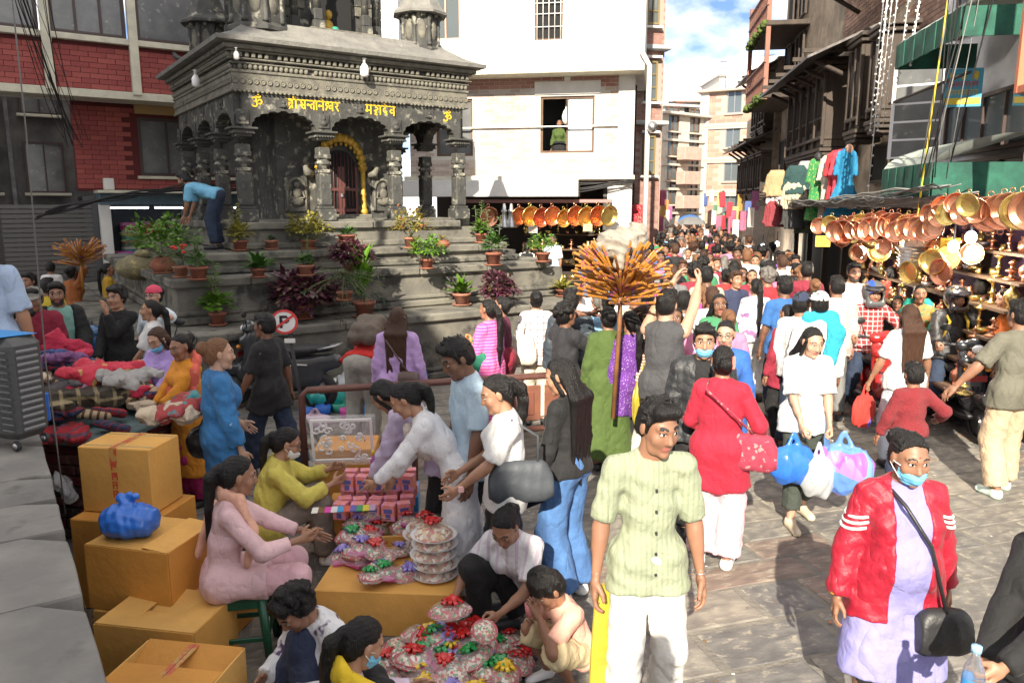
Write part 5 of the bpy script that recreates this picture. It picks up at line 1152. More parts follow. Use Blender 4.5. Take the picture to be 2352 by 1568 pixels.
def potted(u, v, z, kind, lm, s, pr=.11, ph=.19, label='', seed=1, saucer=True, tm=0, ball=False, dx=0):
    p = P(u, v, z=z); q_ = TM.inverted() @ p; lim = {1.0: 3.32, 1.62: 2.72, 1.92: 2.22}.get(z, 0)+pr+.05
    if lim > .3 and q_.y > -lim and q_.x > -lim: q_.y = -lim; p = TM @ q_
    o = empty('potted_plant', label, 'potted plant', p, seed)
    if ball: prof = [(pr*.6, 0), (pr*1.25, ph*.35), (pr*1.3, ph*.6), (pr*.9, ph*.9), (pr*.95, ph), (pr*.8, ph), (pr*.75, ph*.9)]
    else: prof = [(pr*.66, 0), (pr*.92, ph*.80), (pr*1.08, ph*.81), (pr*1.1, ph), (pr*.96, ph), (pr*.92, ph*.9)]
    MB().lathe(prof, 18, cap=True).obj('pot', TERRA[tm], o); MB().lathe([(pr*.9, ph*.9), (.001, ph*.92)], 14, cap=False).obj('soil', SOIL, o)
    if saucer: MB().lathe([(pr*.8, -.002), (pr*1.1, .012), (pr*1.16, .03), (pr*1.1, .03), (pr*.9, .012)], 18, cap=False).obj('saucer', TERRA[tm], o)
    f, st = foliage(kind, seed, s); f.M = Matrix.Identity(4)
    fo = f.obj('foliage', lm, o, kind='stuff'); fo.location = (0, 0, ph*.95)
    if st.v: so = st.obj('stem', STEM, o); so.location = (0, 0, ph*.9)
    return o
pots = [(497, 745, 1.0, 'tall', LB, .30, .105, .18, 'green leafy seedling in a frilled terracotta pot on the lowest plinth step'), (457, 643, 1.62, 'tall', LG, .20, .125, .18, 'wide terracotta pot with thin stalk at the plinth corner beside the red flowers'),
 (417, 638, 1.62, 'fern', LG, .30, .10, .16, 'terracotta pot of drooping greenery with red flowers at the plinth corner'), (376, 628, 1.62, 'bush', LB, .42, .135, .24, 'big bright green bush in a round dark clay pot at the plinth corner'),
 (516, 570, 1.92, 'tall', LY, .26, .11, .16, 'thin leafy plant in a frilled pot at the feet of the bending man'), (605, 571, 1.92, 'small', LD_, .10, .10, .15, 'almost bare terracotta pot on the upper step left of the yellow bush'),
 (650, 716, 1.0, 'coleus', LP, .36, .15, .20, 'large purple coleus spilling over its pot behind the no parking sign'), (594, 638, 1.62, 'small', LG, .28, .10, .13, 'pale spiky succulent in a low pot on the middle step'), (703, 634, 1.62, 'tall', LG, .17, .11, .16, 'sparse green plant in a terracotta pot below the yellow bush'),
 (709, 573, 1.92, 'bush', LY, .30, .11, .15, 'dense yellow green bush in the sun on the upper step'), (797, 556, 2.05, 'small', LG, .16, .14, .11, 'low wide bowl of trailing succulent above the purple coleus'), (806, 628, 1.62, 'coleus', LP, .22, .11, .17, 'dark purple coleus on the middle step under the temple door'),
 (792, 690, 1.35, 'fern', LD_, .42, .10, .12, 'feathery fern hanging down the plinth between the two purple plants'), (838, 729, 1.0, 'upright', LB, .52, .15, .24, 'tall upright yellow green croton in a large terracotta pot'), (944, 571, 1.92, 'redbush', LR, .30, .11, .18, 'red and yellow leaved bush in front of the temple columns'),
 (981, 618, 1.62, 'round', LB, .26, .105, .16, 'rounded geranium in the sun on the middle step'), (1016, 568, 1.92, 'small', LR, .08, .10, .12, 'small round pot with dry twigs on the upper sunny step'), (1047, 698, 1.0, 'small', LB, .30, .14, .20, 'bright tuft of leaves in a pale terracotta pot on the lowest sunny step'),
 (1088, 557, 1.92, 'tall', LB, .24, .10, .17, 'leafy stalks in a frilled pot by the right temple column'), (1133, 610, 1.62, 'tall', LG, .28, .135, .22, 'broad leafy plant with tall stalks in a big terracotta pot at the plinth end'), (1145, 705, 1.0, 'coleus', LP, .25, .12, .18, 'magenta drooping coleus on the lowest step near the pink kurta woman'),
 (1247, 602, 1.62, 'round', LB, .24, .12, .17, 'bright round leaved plant in a pot on the plinth corner before the metalware shop'), (1236, 672, 1.0, 'small', LY, .26, .11, .13, 'pale variegated plant in a low pot at the right end of the steps')]
for i, a in enumerate(pots): potted(*a[:8], label=a[8], seed=i+3, tm=i % 3, ball=(i in (3, 16)))
fl = MB(); rs = random.Random(4)
for i in range(7): fl.sphere((rs.gauss(0, .08), rs.gauss(0, .08), .42+rs.gauss(0, .04)), (.03, .03, .02), 6, 4)
[o for o in bpy.data.objects if o.get('label', '').startswith('terracotta pot of drooping')][0]; po = [o for o in bpy.data.objects if o.get('label', '').startswith('terracotta pot of drooping')][0]; fl.obj('flower', mat('red_petal', (.6, .03, .02), .6), po)
tuft = MB(); rs = random.Random(9)
for u, v, z in ((700, 790, .55), (905, 690, 1.25), (990, 640, 1.45), (1075, 745, .7), (560, 670, 1.3), (860, 600, 1.7), (770, 780, .5), (1000, 760, .6), (640, 690, 1.2), (930, 735, .8)):
    p = P(u, v, z=z); p = p+Vector((.02, -.05, 0))
    for i in range(10): leaf(tuft, p, (rs.gauss(.3, .6), rs.gauss(-.8, .4), rs.gauss(.3, .5)), rs.uniform(.05, .12), .04)
tuft.obj('weeds', LG, tem, kind='stuff')
p_ = P(318, 632, z=1.5); gn = MB(); gn.sphere((0, 0, .12), (.34, .26, .20), 16, 10); gn.sphere((.1, -.02, .33), (.14, .10, .08)); gn = gn.obj('stone_boulder', mat('gilded_boulder', (.22, .19, .10), .8, bump=1, bscale=14, var=.4, dirt=((.45, .38, .12), 6, .56)), label='moss gilt boulder on the plinth corner beside the big green bush', cat='boulder'); gn.location = p_
# ================================================================ no parking sign
q = P(655, 738, Y=7.9); b_ = P(705, 1010, z=0); so = empty('no_parking_sign', 'round no parking sign on a leaning black pole in front of the plinth', 'sign', (q.x, 7.9, 0)); so.scale = (1.1, 1.0, 1.0)
MB().tube([(.02, .02, q.z-.05), (.13, .05, .32), (.05, 0, .02)], .018, 8).obj('pole', BLK, so); MB().tube([(.13, .05, .32), (.28, .1, .01)], .018, 8).obj('foot', BLK, so)
TZ = Matrix.Translation((0, -.02, q.z)) @ Matrix.Rotation(math.pi/2, 4, 'X')
dsk = MB(TZ).lathe([(.001, 0), (.125, 0), (.125, .008), (.001, .008)], 32, smooth=False).obj('disc', mat('sign_white', (.75, .74, .72), .4, var=.1), so)
MB(TZ).lathe([(.105, .009), (.128, .009), (.128, .012), (.105, .012)], 32, cap=False, smooth=False).obj('red_ring', mat('sign_red_paint', (.60, .06, .06), .4), so)
pm = MB(Matrix.Translation((0, -.031, q.z))); pm.box((-.032, 0, 0), (.026, .002, .13)); pm.box((.004, 0, .052), (.05, .002, .026)); pm.box((.004, 0, -.002), (.05, .002, .026)); pm.box((.034, .0, .025), (.024, .002, .05)); pm.obj('letter', mat('sign_black', (.015, .015, .02), .4), so)
MB(Matrix.Translation((0, -.034, q.z)) @ Matrix.Rotation(R(-38), 4, 'Y')).box((0, 0, 0), (.23, .002, .024)).obj('red_slash', mat('sign_red_paint', (.60, .06, .06), .4), so)
box('plate', (.04, -.02, q.z-.20), (.10, .01, .045), WHITEP, so)
# ================================================================ pipe railing with wooden panels
RUST = mat('brown_pipe', (.16, .07, .055), .45, .3, var=.3, vscale=6)
ra, rb_ = P(692, 897, z=.95), P(1415, 852, z=.95); rl = empty('railing', 'brown pipe railing with wooden panels in front of the temple steps', 'railing', (ra.x, ra.y, 0), math.atan2(rb_.y-ra.y, rb_.x-ra.x)); RL = math.hypot(rb_.x-ra.x, rb_.y-ra.y)
MB().tube([(0, 0, 0), (0, 0, .90), (.05, 0, .95), (RL-.05, 0, .95), (RL, 0, .90), (RL, 0, 0)], .033, 10).obj('top_rail', RUST, rl); MB().tube([(0, 0, .42), (RL, 0, .42)], .028, 10).obj('mid_rail', RUST, rl)
for x in (RL*.33, RL*.66): MB().tube([(x, 0, 0), (x, 0, .93)], .03, 8).obj('post', RUST, rl)
for i in range(2): pp = box('panel', (RL*.67+.02+i*.48, .08, .66), (.44, .03, .36), mat('wood_panel', (.22, .085, .05), .5, var=.3), rl, bev=.01); box('panel_frame', (RL*.67+.02+i*.48, .065, .66), (.30, .02, .24), mat('wood_panel2', (.17, .06, .04), .5), pp, bev=.01)
# ================================================================ cardboard boxes along the ledge
CARD = [mat('cardboard_%d' % i, c, .75, bump=.25, bscale=22, var=.16, vscale=3) for i, c in enumerate([(.68, .36, .085), (.62, .28, .05), (.70, .40, .11)])]
TAPE = mat('clear_tape', (.50, .36, .16), .25, spec=.7); TAPER = mat('red_printed_tape', (.50, .10, .04), .4, pat=('blotch', (.48, .27, .08), 22, .5)); RPR = mat('red_print', (.55, .06, .03), .6)
def carton(label, c, d, rz=0, m=0, tape=True, flaps=None, printing=None):
    o = empty('cardboard_box', label, 'box', c, rz); w_, dp, h_ = d
    if not flaps: MB().box((0, 0, h_/2), d, .006).obj('carton', CARD[m], o)
    else:
        s = MB()
        for x, y, a, b in ((0, -dp/2, w_, .008), (0, dp/2, w_, .008), (-w_/2, 0, .008, dp-.016), (w_/2, 0, .008, dp-.016)): s.box((x, y, h_/2), (a, b, h_))
        s.box((0, 0, .02), (w_-.02, dp-.02, .01)); s.obj('carton', CARD[m], o)
        for (side, ang) in flaps:
            L = dp/2 if side in 'fb' else w_/2*.62; f_ = MB(); a = R(ang)
            if side in 'fb': sg = -1 if side == 'f' else 1; f_.M = Matrix.Translation((0, sg*dp/2, h_)) @ Matrix.Rotation(sg*a, 4, 'X'); f_.box((0, -sg*L/2, .004), (w_-.012, L, .007))
            else: sg = -1 if side == 'l' else 1; f_.M = Matrix.Translation((sg*w_/2, 0, h_)) @ Matrix.Rotation(-sg*a, 4, 'Y'); f_.box((-sg*L/2, 0, .001), (L, dp-.012, .006))
            f_.obj('flap', CARD[(m+2) % 3], o)
    if tape:
        t_ = MB(); t_.box((0, 0, h_+.0015), (.05, dp*.99, .003)); t_.box((0, -dp/2-.0015, h_-.06), (.05, .003, .12)); t_.obj('tape', TAPER if printing else TAPE, o)
        if not flaps:
            for x in (-1, 1): box('tape', (0, x*dp*.36, h_+.001), (w_*.98, .022, .002), TAPE, o)
        box('seam', (0, 0, h_+.0032), (.003, dp*.98, .001), mat('seam_dark', (.12, .06, .02), .9), o)
    if printing:
        lt = MB(); x0 = -.03
        for i, ch in enumerate(printing):
            for (a, b, c2, e) in {'M': ((0, 0, .007, .05), (.032, 0, .007, .05), (.012, .008, .007, .034), (.021, .008, .007, .034)), 'P': ((0, 0, .007, .05), (.016, .021, .026, .007), (.016, .002, .026, .007), (.028, .011, .007, .02)), 'R': ((0, 0, .007, .05), (.016, .021, .026, .007), (.016, .002, .026, .007), (.028, .011, .007, .02), (.026, -.012, .007, .026)), 'I': ((.012, 0, .008, .05),)}[ch]:
                lt.box((a-.016, -dp/2-.0035, h_*.72-.062*i+b), (c2, .002, e))
        lt.obj('printing', RPR, o)
    return o
AZ_ = R(-28)
def at(u, v, z): return P(u, v, z=z)
p = at(250, 1035, 1.06); carton('upright cardboard carton with red printed tape standing on another by the brick pedestal', (p.x+.02, p.y+.22, .62), (.50, .34, .44), R(-8), 0, True, None, 'PMRP')
carton('lower cardboard carton holding up the taped carton beside the ledge', (p.x+.04, p.y+.18, .0), (.56, .52, .615), R(-10), 1, False)
p = at(290, 1268, .68); carton('large open topped cardboard carton carrying the blue plastic bag', (p.x+.03, p.y+.24, .30), (.54, .44, .385), R(-13), 1, False, [('f', 3), ('b', 4), ('r', -6)])
carton('flattened cardboard carton beneath the one with the blue bag', (p.x+.06, p.y+.26, .0), (.56, .5, .295), R(-10), 0, False)
p = at(455, 1330, .35); carton('low taped cardboard carton behind the green stool', (p.x+.02, p.y+.05, 0), (.44, .44, .36), R(-12), 1, True)
p = at(372, 1410, .40); carton('open cardboard carton with torn flaps between the stacked cartons', (p.x, p.y+.06, 0), (.58, .42, .40), R(-10), 0, False, [('f', 8), ('l', 5), ('r', 7), ('b', 15)])
p = at(395, 1545, .40); carton('open cardboard carton with raised flap and red tape at the end of the stack', (p.x, p.y+.02, 0), (.52, .40, .42), R(-9), 2, True, [('b', 24), ('f', 2)], 'MRI')
# blue plastic bag on the carton
PLB_ = mat('blue_plastic', (.03, .16, .62), .28, spec=.6, var=.25, vscale=9); PLPUR = mat('purple_plastic', (.22, .16, .5), .3, spec=.6, pat=('cells', 11, ((.35, .10, .42), (.10, .22, .6), (.5, .18, .45), (.16, .3, .65))))
def bagmesh(seed, knot=True, res=.011):
    S = SD((-.24, -.2, -.05), (.24, .2, .40), res); S.el((0, 0, .10), (.16, .13, .10), .03); S.rc((-.07, 0, .1), (.08, 0, .1), .10, .095, k=.04); S.rc((0, 0, .14), (0, 0, .21), .075, .022, k=.04) if knot else [S.rc((q*.09, 0, .12), (q*.012, 0, .27), .028, .010, k=.02) for q in (-1, 1)]
    if not knot:
        rs = np.random.RandomState(seed)
        for i in range(9): S.el((rs.uniform(-.12, .12), rs.uniform(-.09, .09), rs.uniform(.03, .15)), rs.uniform(.035, .07), .02)
    if knot: S.el((0, 0, .215), (.035, .03, .022), .01); S.rc((0, 0, .22), (-.05, .005, .25), .014, .026, k=.01); S.rc((0, 0, .22), (.045, .0, .262), .012, .022, k=.01); S.rc((0, 0, .22), (.0, .02, .27), .012, .02, k=.01); [S.el((math.cos(i*1.1)*.09, math.sin(i*1.1)*.07, .07+.02*(i % 3)), .062, .025) for i in range(6)]
    S.folds(.010, 44, seed, .35); return S.mesh()
V, F = bagmesh(3); p = at(297, 1232, .69); o = link('plastic_bag', quadmesh('plastic_bag', V, F, PLB_)); o.location = (p.x, p.y+.02, .69); o.scale = (.95, .95, .92); tag(o, 'knotted blue plastic bag lying on the open cardboard carton', 'plastic bag')
# ================================================================ suitcase on the ledge
sc_ = P(28, 1032, z=LEDZ); su = empty('suitcase', 'dark grey ribbed hard suitcase on wheels standing on the ledge', 'suitcase', (sc_.x-.06, sc_.y+.1, LEDZ), R(-20)); su.scale = (.9, .9, .9); SUM = mat('suitcase_shell', (.05, .052, .055), .4, bump=.15, bscale=50)
MB().box((0, 0, .40), (.44, .27, .66), .05).obj('shell', SUM, su)
for i in range(13): MB().box((.19-.02, -.139, .14+i*.042), (.10, .012, .022), .005).obj('rib', SUM, su); MB().box((.222, 0, .14+i*.042), (.012, .15, .020), .005).obj('rib', mat('suitcase_rib', (.16, .165, .17), .35), su)
for x in (-.17, .17):
    for y in (-.1, .1): wl_ = MB().lathe([(.028, -.012), (.034, -.008), (.034, .008), (.028, .012)], 14, Matrix.Translation((x, y, .035)) @ Matrix.Rotation(math.pi/2, 4, 'X')).obj('wheel', BLK, su); MB().lathe([(.02, -.014), (.02, .014)], 10, Matrix.Translation((x, y, .035)) @ Matrix.Rotation(math.pi/2, 4, 'X')).obj('hub', STEEL, wl_)
MB().add([(-.2, -.12, .735), (.14, -.14, .738), (.2, .1, .737), (-.18, .12, .735), (-.2, -.12, .739), (.14, -.14, .742), (.2, .1, .741), (-.18, .12, .739)], [(4, 5, 6, 7), (0, 3, 2, 1), (0, 1, 5, 4), (1, 2, 6, 5)]).obj('blue_sheet', mat('blue_sheet', (.02, .25, .65), .3), su)
p = at(70, 980, LEDZ); box('blue_packet', (p.x-.01, p.y+.15, LEDZ+.09), (.09, .05, .18), PLB_, label='blue packet standing on the ledge behind the suitcase', cat='packet', rz=.4)
# ================================================================ brick pedestal with heap of textiles
pc = P(395, 1120, z=.4); px_, py_ = P(330, 1190, z=0).x, P(400, 1215, z=0).y
PBR = [mat('worn_red_brick_%d' % i, c, .9, bump=.8, bscale=22, var=.5, vscale=6, dirt=((.16, .14, .12), 9, .55)) for i, c in enumerate([(.20, .035, .04), (.16, .06, .05), (.13, .10, .085)])]
pd = empty('textile_stall', 'low stall with worn red brick pedestal and teal board under the textiles', 'stall', (P(250, 1190, z=0).x-.5, py_-.1, 0), R(-10))
PW = 1.55; MB().box((0, .65, .40), (PW-.06, 1.24, .78)).obj('core', mat('stall_mortar', (.12, .10, .09), .95, bump=.8), pd)
for r_ in range(9):
    for k in range(7):
        w_ = PW/6; x = -PW/2+w_*(k+.5-(.5 if r_ % 2 else 0)); a, b = max(x-w_/2, -PW/2), min(x+w_/2, PW/2)
        if b-a > .04: MB().box(((a+b)/2, .04, .045+r_*.087), (b-a-.012, .10+random.uniform(0, .012), .075), .008).obj('brick', random.choice(PBR), pd)
    for k in range(5): MB().box((PW/2-.04, .15+.26*k+(.12 if r_ % 2 else 0), .045+r_*.087), (.10+random.uniform(0, .012), .235, .075), .008).obj('brick', random.choice(PBR), pd)
MB().box((.02, .62, .815), (PW+.20, 1.4, .05), .01).obj('board', mat('teal_cloth_board', (.10, .16, .165), .7, var=.3, bump=.3), pd)
plaid = lambda n, c, c2: cloth(n, c, pat=('plaid', c2, 11, .22, 0)); strp = lambda n, c, c2: cloth(n, c, pat=('stripe', c2, 16, .4, 0))
HC = [cloth('heap_%d' % i, c) for i, c in enumerate([(.45, .02, .06), (.30, .29, .28), (.03, .05, .18), (.55, .45, .33), (.10, .09, .10), (.16, .06, .18), (.45, .20, .33), (.08, .10, .10), (.5, .5, .5)])]+[plaid('red_tartan', (.35, .02, .03), (.02, .06, .10)), plaid('brown_tartan', (.05, .04, .03), (.32, .26, .14)), strp('tan_stripe', (.48, .36, .22), (.10, .06, .04)), plaid('navy_tartan', (.03, .04, .10), (.3, .03, .04)), cloth('red_floral', (.5, .03, .06), pat=('floral', (.5, .3, .1), 14, .2)), cloth('teal_floral', (.35, .05, .05), pat=('blotch', (.05, .25, .28), 9, .52))]
HN = ['crimson', 'grey', 'navy', 'beige', 'charcoal', 'plum', 'pink', 'black', 'pale grey', 'red tartan', 'brown tartan', 'tan striped', 'navy tartan', 'red floral', 'teal and red patterned']
HT_ = []
for i in range(6):
    S = SD((-.34, -.28, -.12), (.34, .28, .2), .0095); rs = np.random.RandomState(i)
    for k in range(4): a = (rs.rand(3)-.5)*(.38, .30, .04); b = (rs.rand(3)-.5)*(.44, .32, .05); S.rc(a, b, .045+.03*rs.rand(), .04+.02*rs.rand(), k=.05, flat=((0, 0, 1), 1.5))
    S.folds(.030, 30, i, 1); S.folds(.009, 85, i+20, 1); V, F = S.mesh(); HT_.append(quadmesh('cloth', V, F, HC[0]))
ROLL = []
for i in range(2):
    S = SD((-.2, -.12, -.08), (.2, .12, .1), .011); S.rc((-.13, 0, 0), (.13, 0, 0), .05, .055, k=.02, flat=((0, 0, 1), 1.25)); S.rc((-.13, .05, -.01), (.13, .05, -.01), .04, .045, k=.02); S.folds(.006, 50, i+9, 1); V, F = S.mesh(); ROLL.append(quadmesh('rolled_cloth', V, F, HC[0]))
def put_mat(o, m):
    for s in o.material_slots: s.link = 'OBJECT'; s.material = m
rr = random.Random(17); used = {}
for i in range(85):
    u, v = rr.uniform(85, 440), 0; t_ = (u-85)/355
    a, b = rr.uniform(-.9, .75), rr.uniform(.05, 1.25); hgt = max(0, .52*math.exp(-((a+.12)/.55)**2-((b-.62)/.40)**2))
    z = .88+hgt*rr.uniform(.55, 1); ci = rr.randrange(len(HC)); wp = Matrix.Translation(pd.location) @ Matrix.Rotation(R(-10), 4, 'Z') @ Vector((a, b, z))
    roll = hgt < .12 and b < .45
    o = link('rolled_scarf' if roll else 'folded_scarf', (rr.choice(ROLL) if roll else rr.choice(HT_))); o.location = wp; o.rotation_euler = (rr.uniform(-.25, .25), rr.uniform(-.25, .25), rr.uniform(0, 6.28) if not roll else rr.uniform(-.4, .4)); q_ = rr.uniform(.75, 1.1); o.scale = (q_, q_, q_*rr.uniform(.8, 1.15)); put_mat(o, HC[ci])
    tag(o, ('rolled %s shawl at the front of the textile stall' if roll else 'crumpled %s shawl in the heap on the textile stall') % HN[ci], 'shawl', 'shawls heaped on the textile stall')
for (u, v, z, ci, sc2, lab) in ((250, 850, 1.36, 13, 1.25, 'bright red floral shawl draped over the top of the textile heap'), (185, 915, 1.22, 10, 1.2, 'large brown tartan shawl bunched on the left of the textile heap'), (305, 865, 1.34, 1, 1.1, 'pale grey fringed shawl on top of the textile heap'), (370, 945, 1.1, 3, 1.15, 'beige striped shawl folded at the right of the textile heap'), (140, 990, 1.0, 9, 1.0, 'red tartan shawl hanging at the left front of the stall'), (410, 930, 1.12, 14, 1.2, 'red and teal patterned shawl trailing from the stall edge')):
    o = link('folded_scarf', HT_[ci % 6]); p = P(u, v, z=z); o.location = p; o.scale = (sc2,)*3; o.rotation_euler = (0, 0, ci); put_mat(o, HC[ci]); tag(o, lab, 'shawl', 'shawls heaped on the textile stall')
# hanging cord in front of the stall
cable([P(28, 0, Y=4.2), P(60, 300, Y=4.2), P(105, 830, Y=4.3), P(128, 1000, Y=4.3), P(150, 1180, Y=4.4)], .004, mat('grey_cord', (.1, .1, .095), .7), label='thin grey cord hanging down in front of the textile heap', group=None)
# ================================================================ metalware
COP = mat('copper', (.80, .37, .22), .27, .95, bump=.12, bscale=30, var=.15); BRA = mat('brass', (.86, .64, .22), .25, .92, bump=.12, bscale=30, var=.15); PEW = mat('tin_silver', (.62, .62, .62), .28, .9, bump=.3, bscale=60)
def pan_tpl(r, d, m):
    me = MB().lathe([(.001, 0), (r*.72, 0), (r*.9, d*.12), (r, d), (r*1.07, d), (r*1.07, d*.97), (r*1.02, d*.92), (r*.93, d*.10), (r*.72, -.012), (.001, -.012)][::-1], 22, Matrix.Rotation(math.pi/2, 4, 'X'), cap=False).mesh('bowl', m)
    return me
PANS = {k: (pan_tpl(1, .42, COP if k == 'copper' else BRA), MB().tube([(.16*math.cos(a), 0, 1.16+.16*math.sin(a)) for a in [i*math.pi/5 for i in range(11)]], .03, 6, cap=False).mesh('ring_handle', COP if k == 'copper' else BRA)) for k in ('copper', 'brass')}
def pan(p, r, kind, rz, tilt, label, group):
    o = empty('hanging_pan', label, 'pan', p, rz, group); o.scale = (r, r, r); o.rotation_euler = (tilt, 0, rz)
    link('bowl', PANS[kind][0], o); link('ring_handle', PANS[kind][1], o)
    if kind == 'copper': h = link('ring_handle', PANS[kind][1], o); h.rotation_euler = (0, math.pi, 0)
    return o
rr = random.Random(12)
for i, (u, k) in enumerate(((1120, 'copper'), (1190, 'copper'), (1215, 'brass'), (1240, 'copper'), (1266, 'copper'), (1292, 'brass'), (1318, 'copper'), (1344, 'brass'), (1370, 'copper'), (1394, 'brass'))):
    pan(P(u, 497+rr.uniform(-3, 4), Y=19.3), rr.uniform(.21, .25), k, R(28)+rr.uniform(-.1, .1), R(8), '%s pan in the hanging row across the shop front of the white building' % k, 'pans hung across the white building shop')
for k in range(2): # wrapped bells
    p = P(1158+k*16, 500, Y=19.2); o = MB().lathe([(.001, .35), (.03, .33), (.05, .2), (.08, .16), (.05, .12), (.10, -.1), (.16, -.22), (.15, -.24), (.001, -.2)], 14).obj('hanging_lamp', PEW, label='plastic wrapped silver lamp hanging beside the copper pans', cat='lamp', group='wrapped lamps at the white building shop'); o.location = p
for (u0, u1, n, y0, v0, r) in ((1885, 2030, 7, 13.2, 522, .19), (1925, 2125, 11, 12.0, 532, .21), (2060, 2150, 5, 11.0, 530, .19), (2140, 2240, 6, 9.9, 494, .19), (2275, 2372, 5, 8.9, 488, .27), (2165, 2230, 3, 9.7, 472, .17)):
    for i in range(n):
        u = u0+(u1-u0)*i/max(1, n-1)+rr.uniform(-3, 3); Y = y0-(u-u0)/(u1-u0)*1.2; k = 'brass' if rr.random() < .26 else 'copper'
        pan(P(u, v0-(u-u0)*.10+rr.uniform(-4, 4), Y=Y*.85), r*.62*rr.uniform(.85, 1.15), k, R(-50)+rr.uniform(-.25, .25), R(rr.uniform(-5, 14)), '%s pan hanging in the long row in front of the metalware shop under the awnings' % k, 'pans hung along the metalware shop')
prof = {'vase': [(.05, 0), (.07, .02), (.05, .05), (.11, .14), (.10, .22), (.04, .28), (.035, .33), (.06, .36)], 'lamp': [(.09, 0), (.10, .02), (.03, .05), (.03, .14), (.06, .16), (.025, .19), (.025, .30), (.09, .34), (.09, .36), (.02, .37), (.015, .44), (.03, .46), (.001, .5)], 'cup': [(.04, 0), (.05, .02), (.055, .12), (.05, .12)], 'jug': [(.07, 0), (.10, .08), (.09, .16), (.05, .2), (.07, .25)], 'bowl': [(.05, 0), (.09, .04), (.13, .12), (.12, .12)], 'tier': [(.12, 0), (.12, .03), (.03, .05), (.03, .12), (.09, .14), (.09, .16), (.025, .18), (.025, .25), (.06, .27), (.001, .33)]}
WARE = [(k, n, MB().lathe(q, 12).mesh(k, m)) for k, q in prof.items() for n, m in (('brass', BRA), ('copper', COP))]+[('bowl', 'silver', MB().lathe(prof['bowl'], 12).mesh('bowl', PEW))]
WN = {'vase': 'vase', 'lamp': 'oil_lamp', 'cup': 'cup', 'jug': 'jug', 'bowl': 'bowl', 'tier': 'tiered_stand'}
def ware(p, where, group, s=1.0):
    k, n, me = rr.choice(WARE); o = tag(link(WN[k], me), '%s %s %s' % (n, WN[k].replace('_', ' '), where), WN[k].replace('_', ' '), group); o.location = p; o.rotation_euler = (0, 0, rr.random()*6); o.scale = (s,)*3
SHELF = mat('shelf_board', (.12, .07, .04), .7)
MT = RF(ry(2000))
ms = [o for o in bpy.data.objects if o.name.startswith('market_shop')][0]
Wm = (ry(2000)-ry(2420))*1.012
for r_, (z, out) in enumerate(((.55, .95), (.85, .78), (1.15, .62), (1.45, .48), (1.75, .36), (2.05, .28))):
    box('shelf', (Wm/2+.3, -out+.1, z), (Wm-.2, .28, .03), SHELF, ms)
    x = .5
    while x < Wm+.2: ware(MT @ Vector((x, -out+.1+rr.uniform(-.06, .06), z+.017)), 'on the stepped shelves of the metalware shop under the awnings', 'wares on the metalware shop shelves', rr.uniform(.55, .8)); x += rr.uniform(.16, .26)
for i in range(34): # things hanging in the opening
    p = MT @ Vector((rr.uniform(.4, Wm), -1.0+rr.uniform(-.1, .5), rr.uniform(1.75, 2.15))); k = rr.random()
    if k < .7: pan(p, rr.uniform(.09, .17), 'brass' if rr.random() < .55 else 'copper', R(-50)+rr.uniform(-.5, .5), R(5), 'small pan hung inside the opening of the metalware shop under the awnings', 'small pans inside the metalware shop')
for (u, v, Y, lab) in ((1205, 560, 20.0, ''),): pass
for r_, (z, yy) in enumerate(((.55, .9), (.95, 1.2), (1.35, 1.5), (1.75, 1.8), (2.1, 2.1))):
    box('shelf', (lx(1290, WT), yy, z), (lx(1400, WT)-lx(1180, WT), .3, .03), SHELF, wb)
    x = lx(1185, WT)
    while x < lx(1398, WT): ware(WT @ Vector((x, yy+rr.uniform(-.08, .06), z+.017)), 'on the shelves of the white building shop', 'wares on the white building shop shelves', rr.uniform(.7, 1.1)); x += rr.uniform(.17, .28)
# trays, price cards, lamps
for u, v, Y, c, lab in ((1890, 554, 12.2, (.75, .55, .05), 'yellow price card held up at the left end of the metalware shop'), (2182, 563, 9.4, (.75, .55, .05), 'yellow price card hung among the small pans'), (1224, 527, 19.0, (.7, .68, .6), 'white price card hanging under the brass pans of the white building shop'), (1350, 523, 19.0, (.65, .5, .28), 'tan price card hanging under the copper pans of the white building shop')):
    o = empty('price_card', lab, 'card', P(u, v, Y=Y), R(-12)); box('card', (0, 0, 0), (.22, .008, .17), mat('card_%d' % u, c, .7), o)
    for k in range(3): box('lettering', (rr.uniform(-.02, .02), -.006, .045-.045*k), (.15, .002, .012), mat('card_ink', (.35, .12, .02), .7), o)
o = MB().box((0, 0, 0), (.34, .03, .46), .012).obj('engraved_tray', PEW, label='engraved silver tray hanging upright in front of the metalware shop', cat='tray'); o.location = P(2108, 562, Y=10.2); o.rotation_euler = (0, 0, R(-35))
for i in range(6): o = tag(link('stacked_dish', WARE[-1][2]), 'silver dish in the stack below the hanging silver tray', 'dish', 'stacked silver dishes'); o.location = P(2095+rr.uniform(-6, 6), 625-i*8, Y=10.2); o.scale = (1.5, 1.5, .9)
LMP = mat('led_bulb', (.9, .95, 1), .3, emit=6)
for u, v, Y in ((2230, 545, 8.6), (2190, 566, 9.0), (2085, 560, 10.4), (1980, 575, 12.0), (1785, 560, 22), (1752, 565, 24)):
    o = empty('led_lamp', 'lit white bulb glowing in a shop front of the right row', 'lamp', P(u, v, Y=Y), 0, 'lit bulbs in the shop fronts'); MB().sphere((0, 0, 0), (.06, .06, .07), 12, 8).obj('bulb', LMP, o); MB().tube([(0, 0, .06), (0, 0, .35)], .012, 6).obj('cord', BLK, o); ld = bpy.data.lights.new('lamp_light', 'POINT'); ld.energy = 13; ld.color = (1, .93, .8); ld.shadow_soft_size = .06; lo = bpy.data.objects.new('lamp_light', ld); COL.objects.link(lo); lo.parent = o; lo.location = (0, 0, -.14)
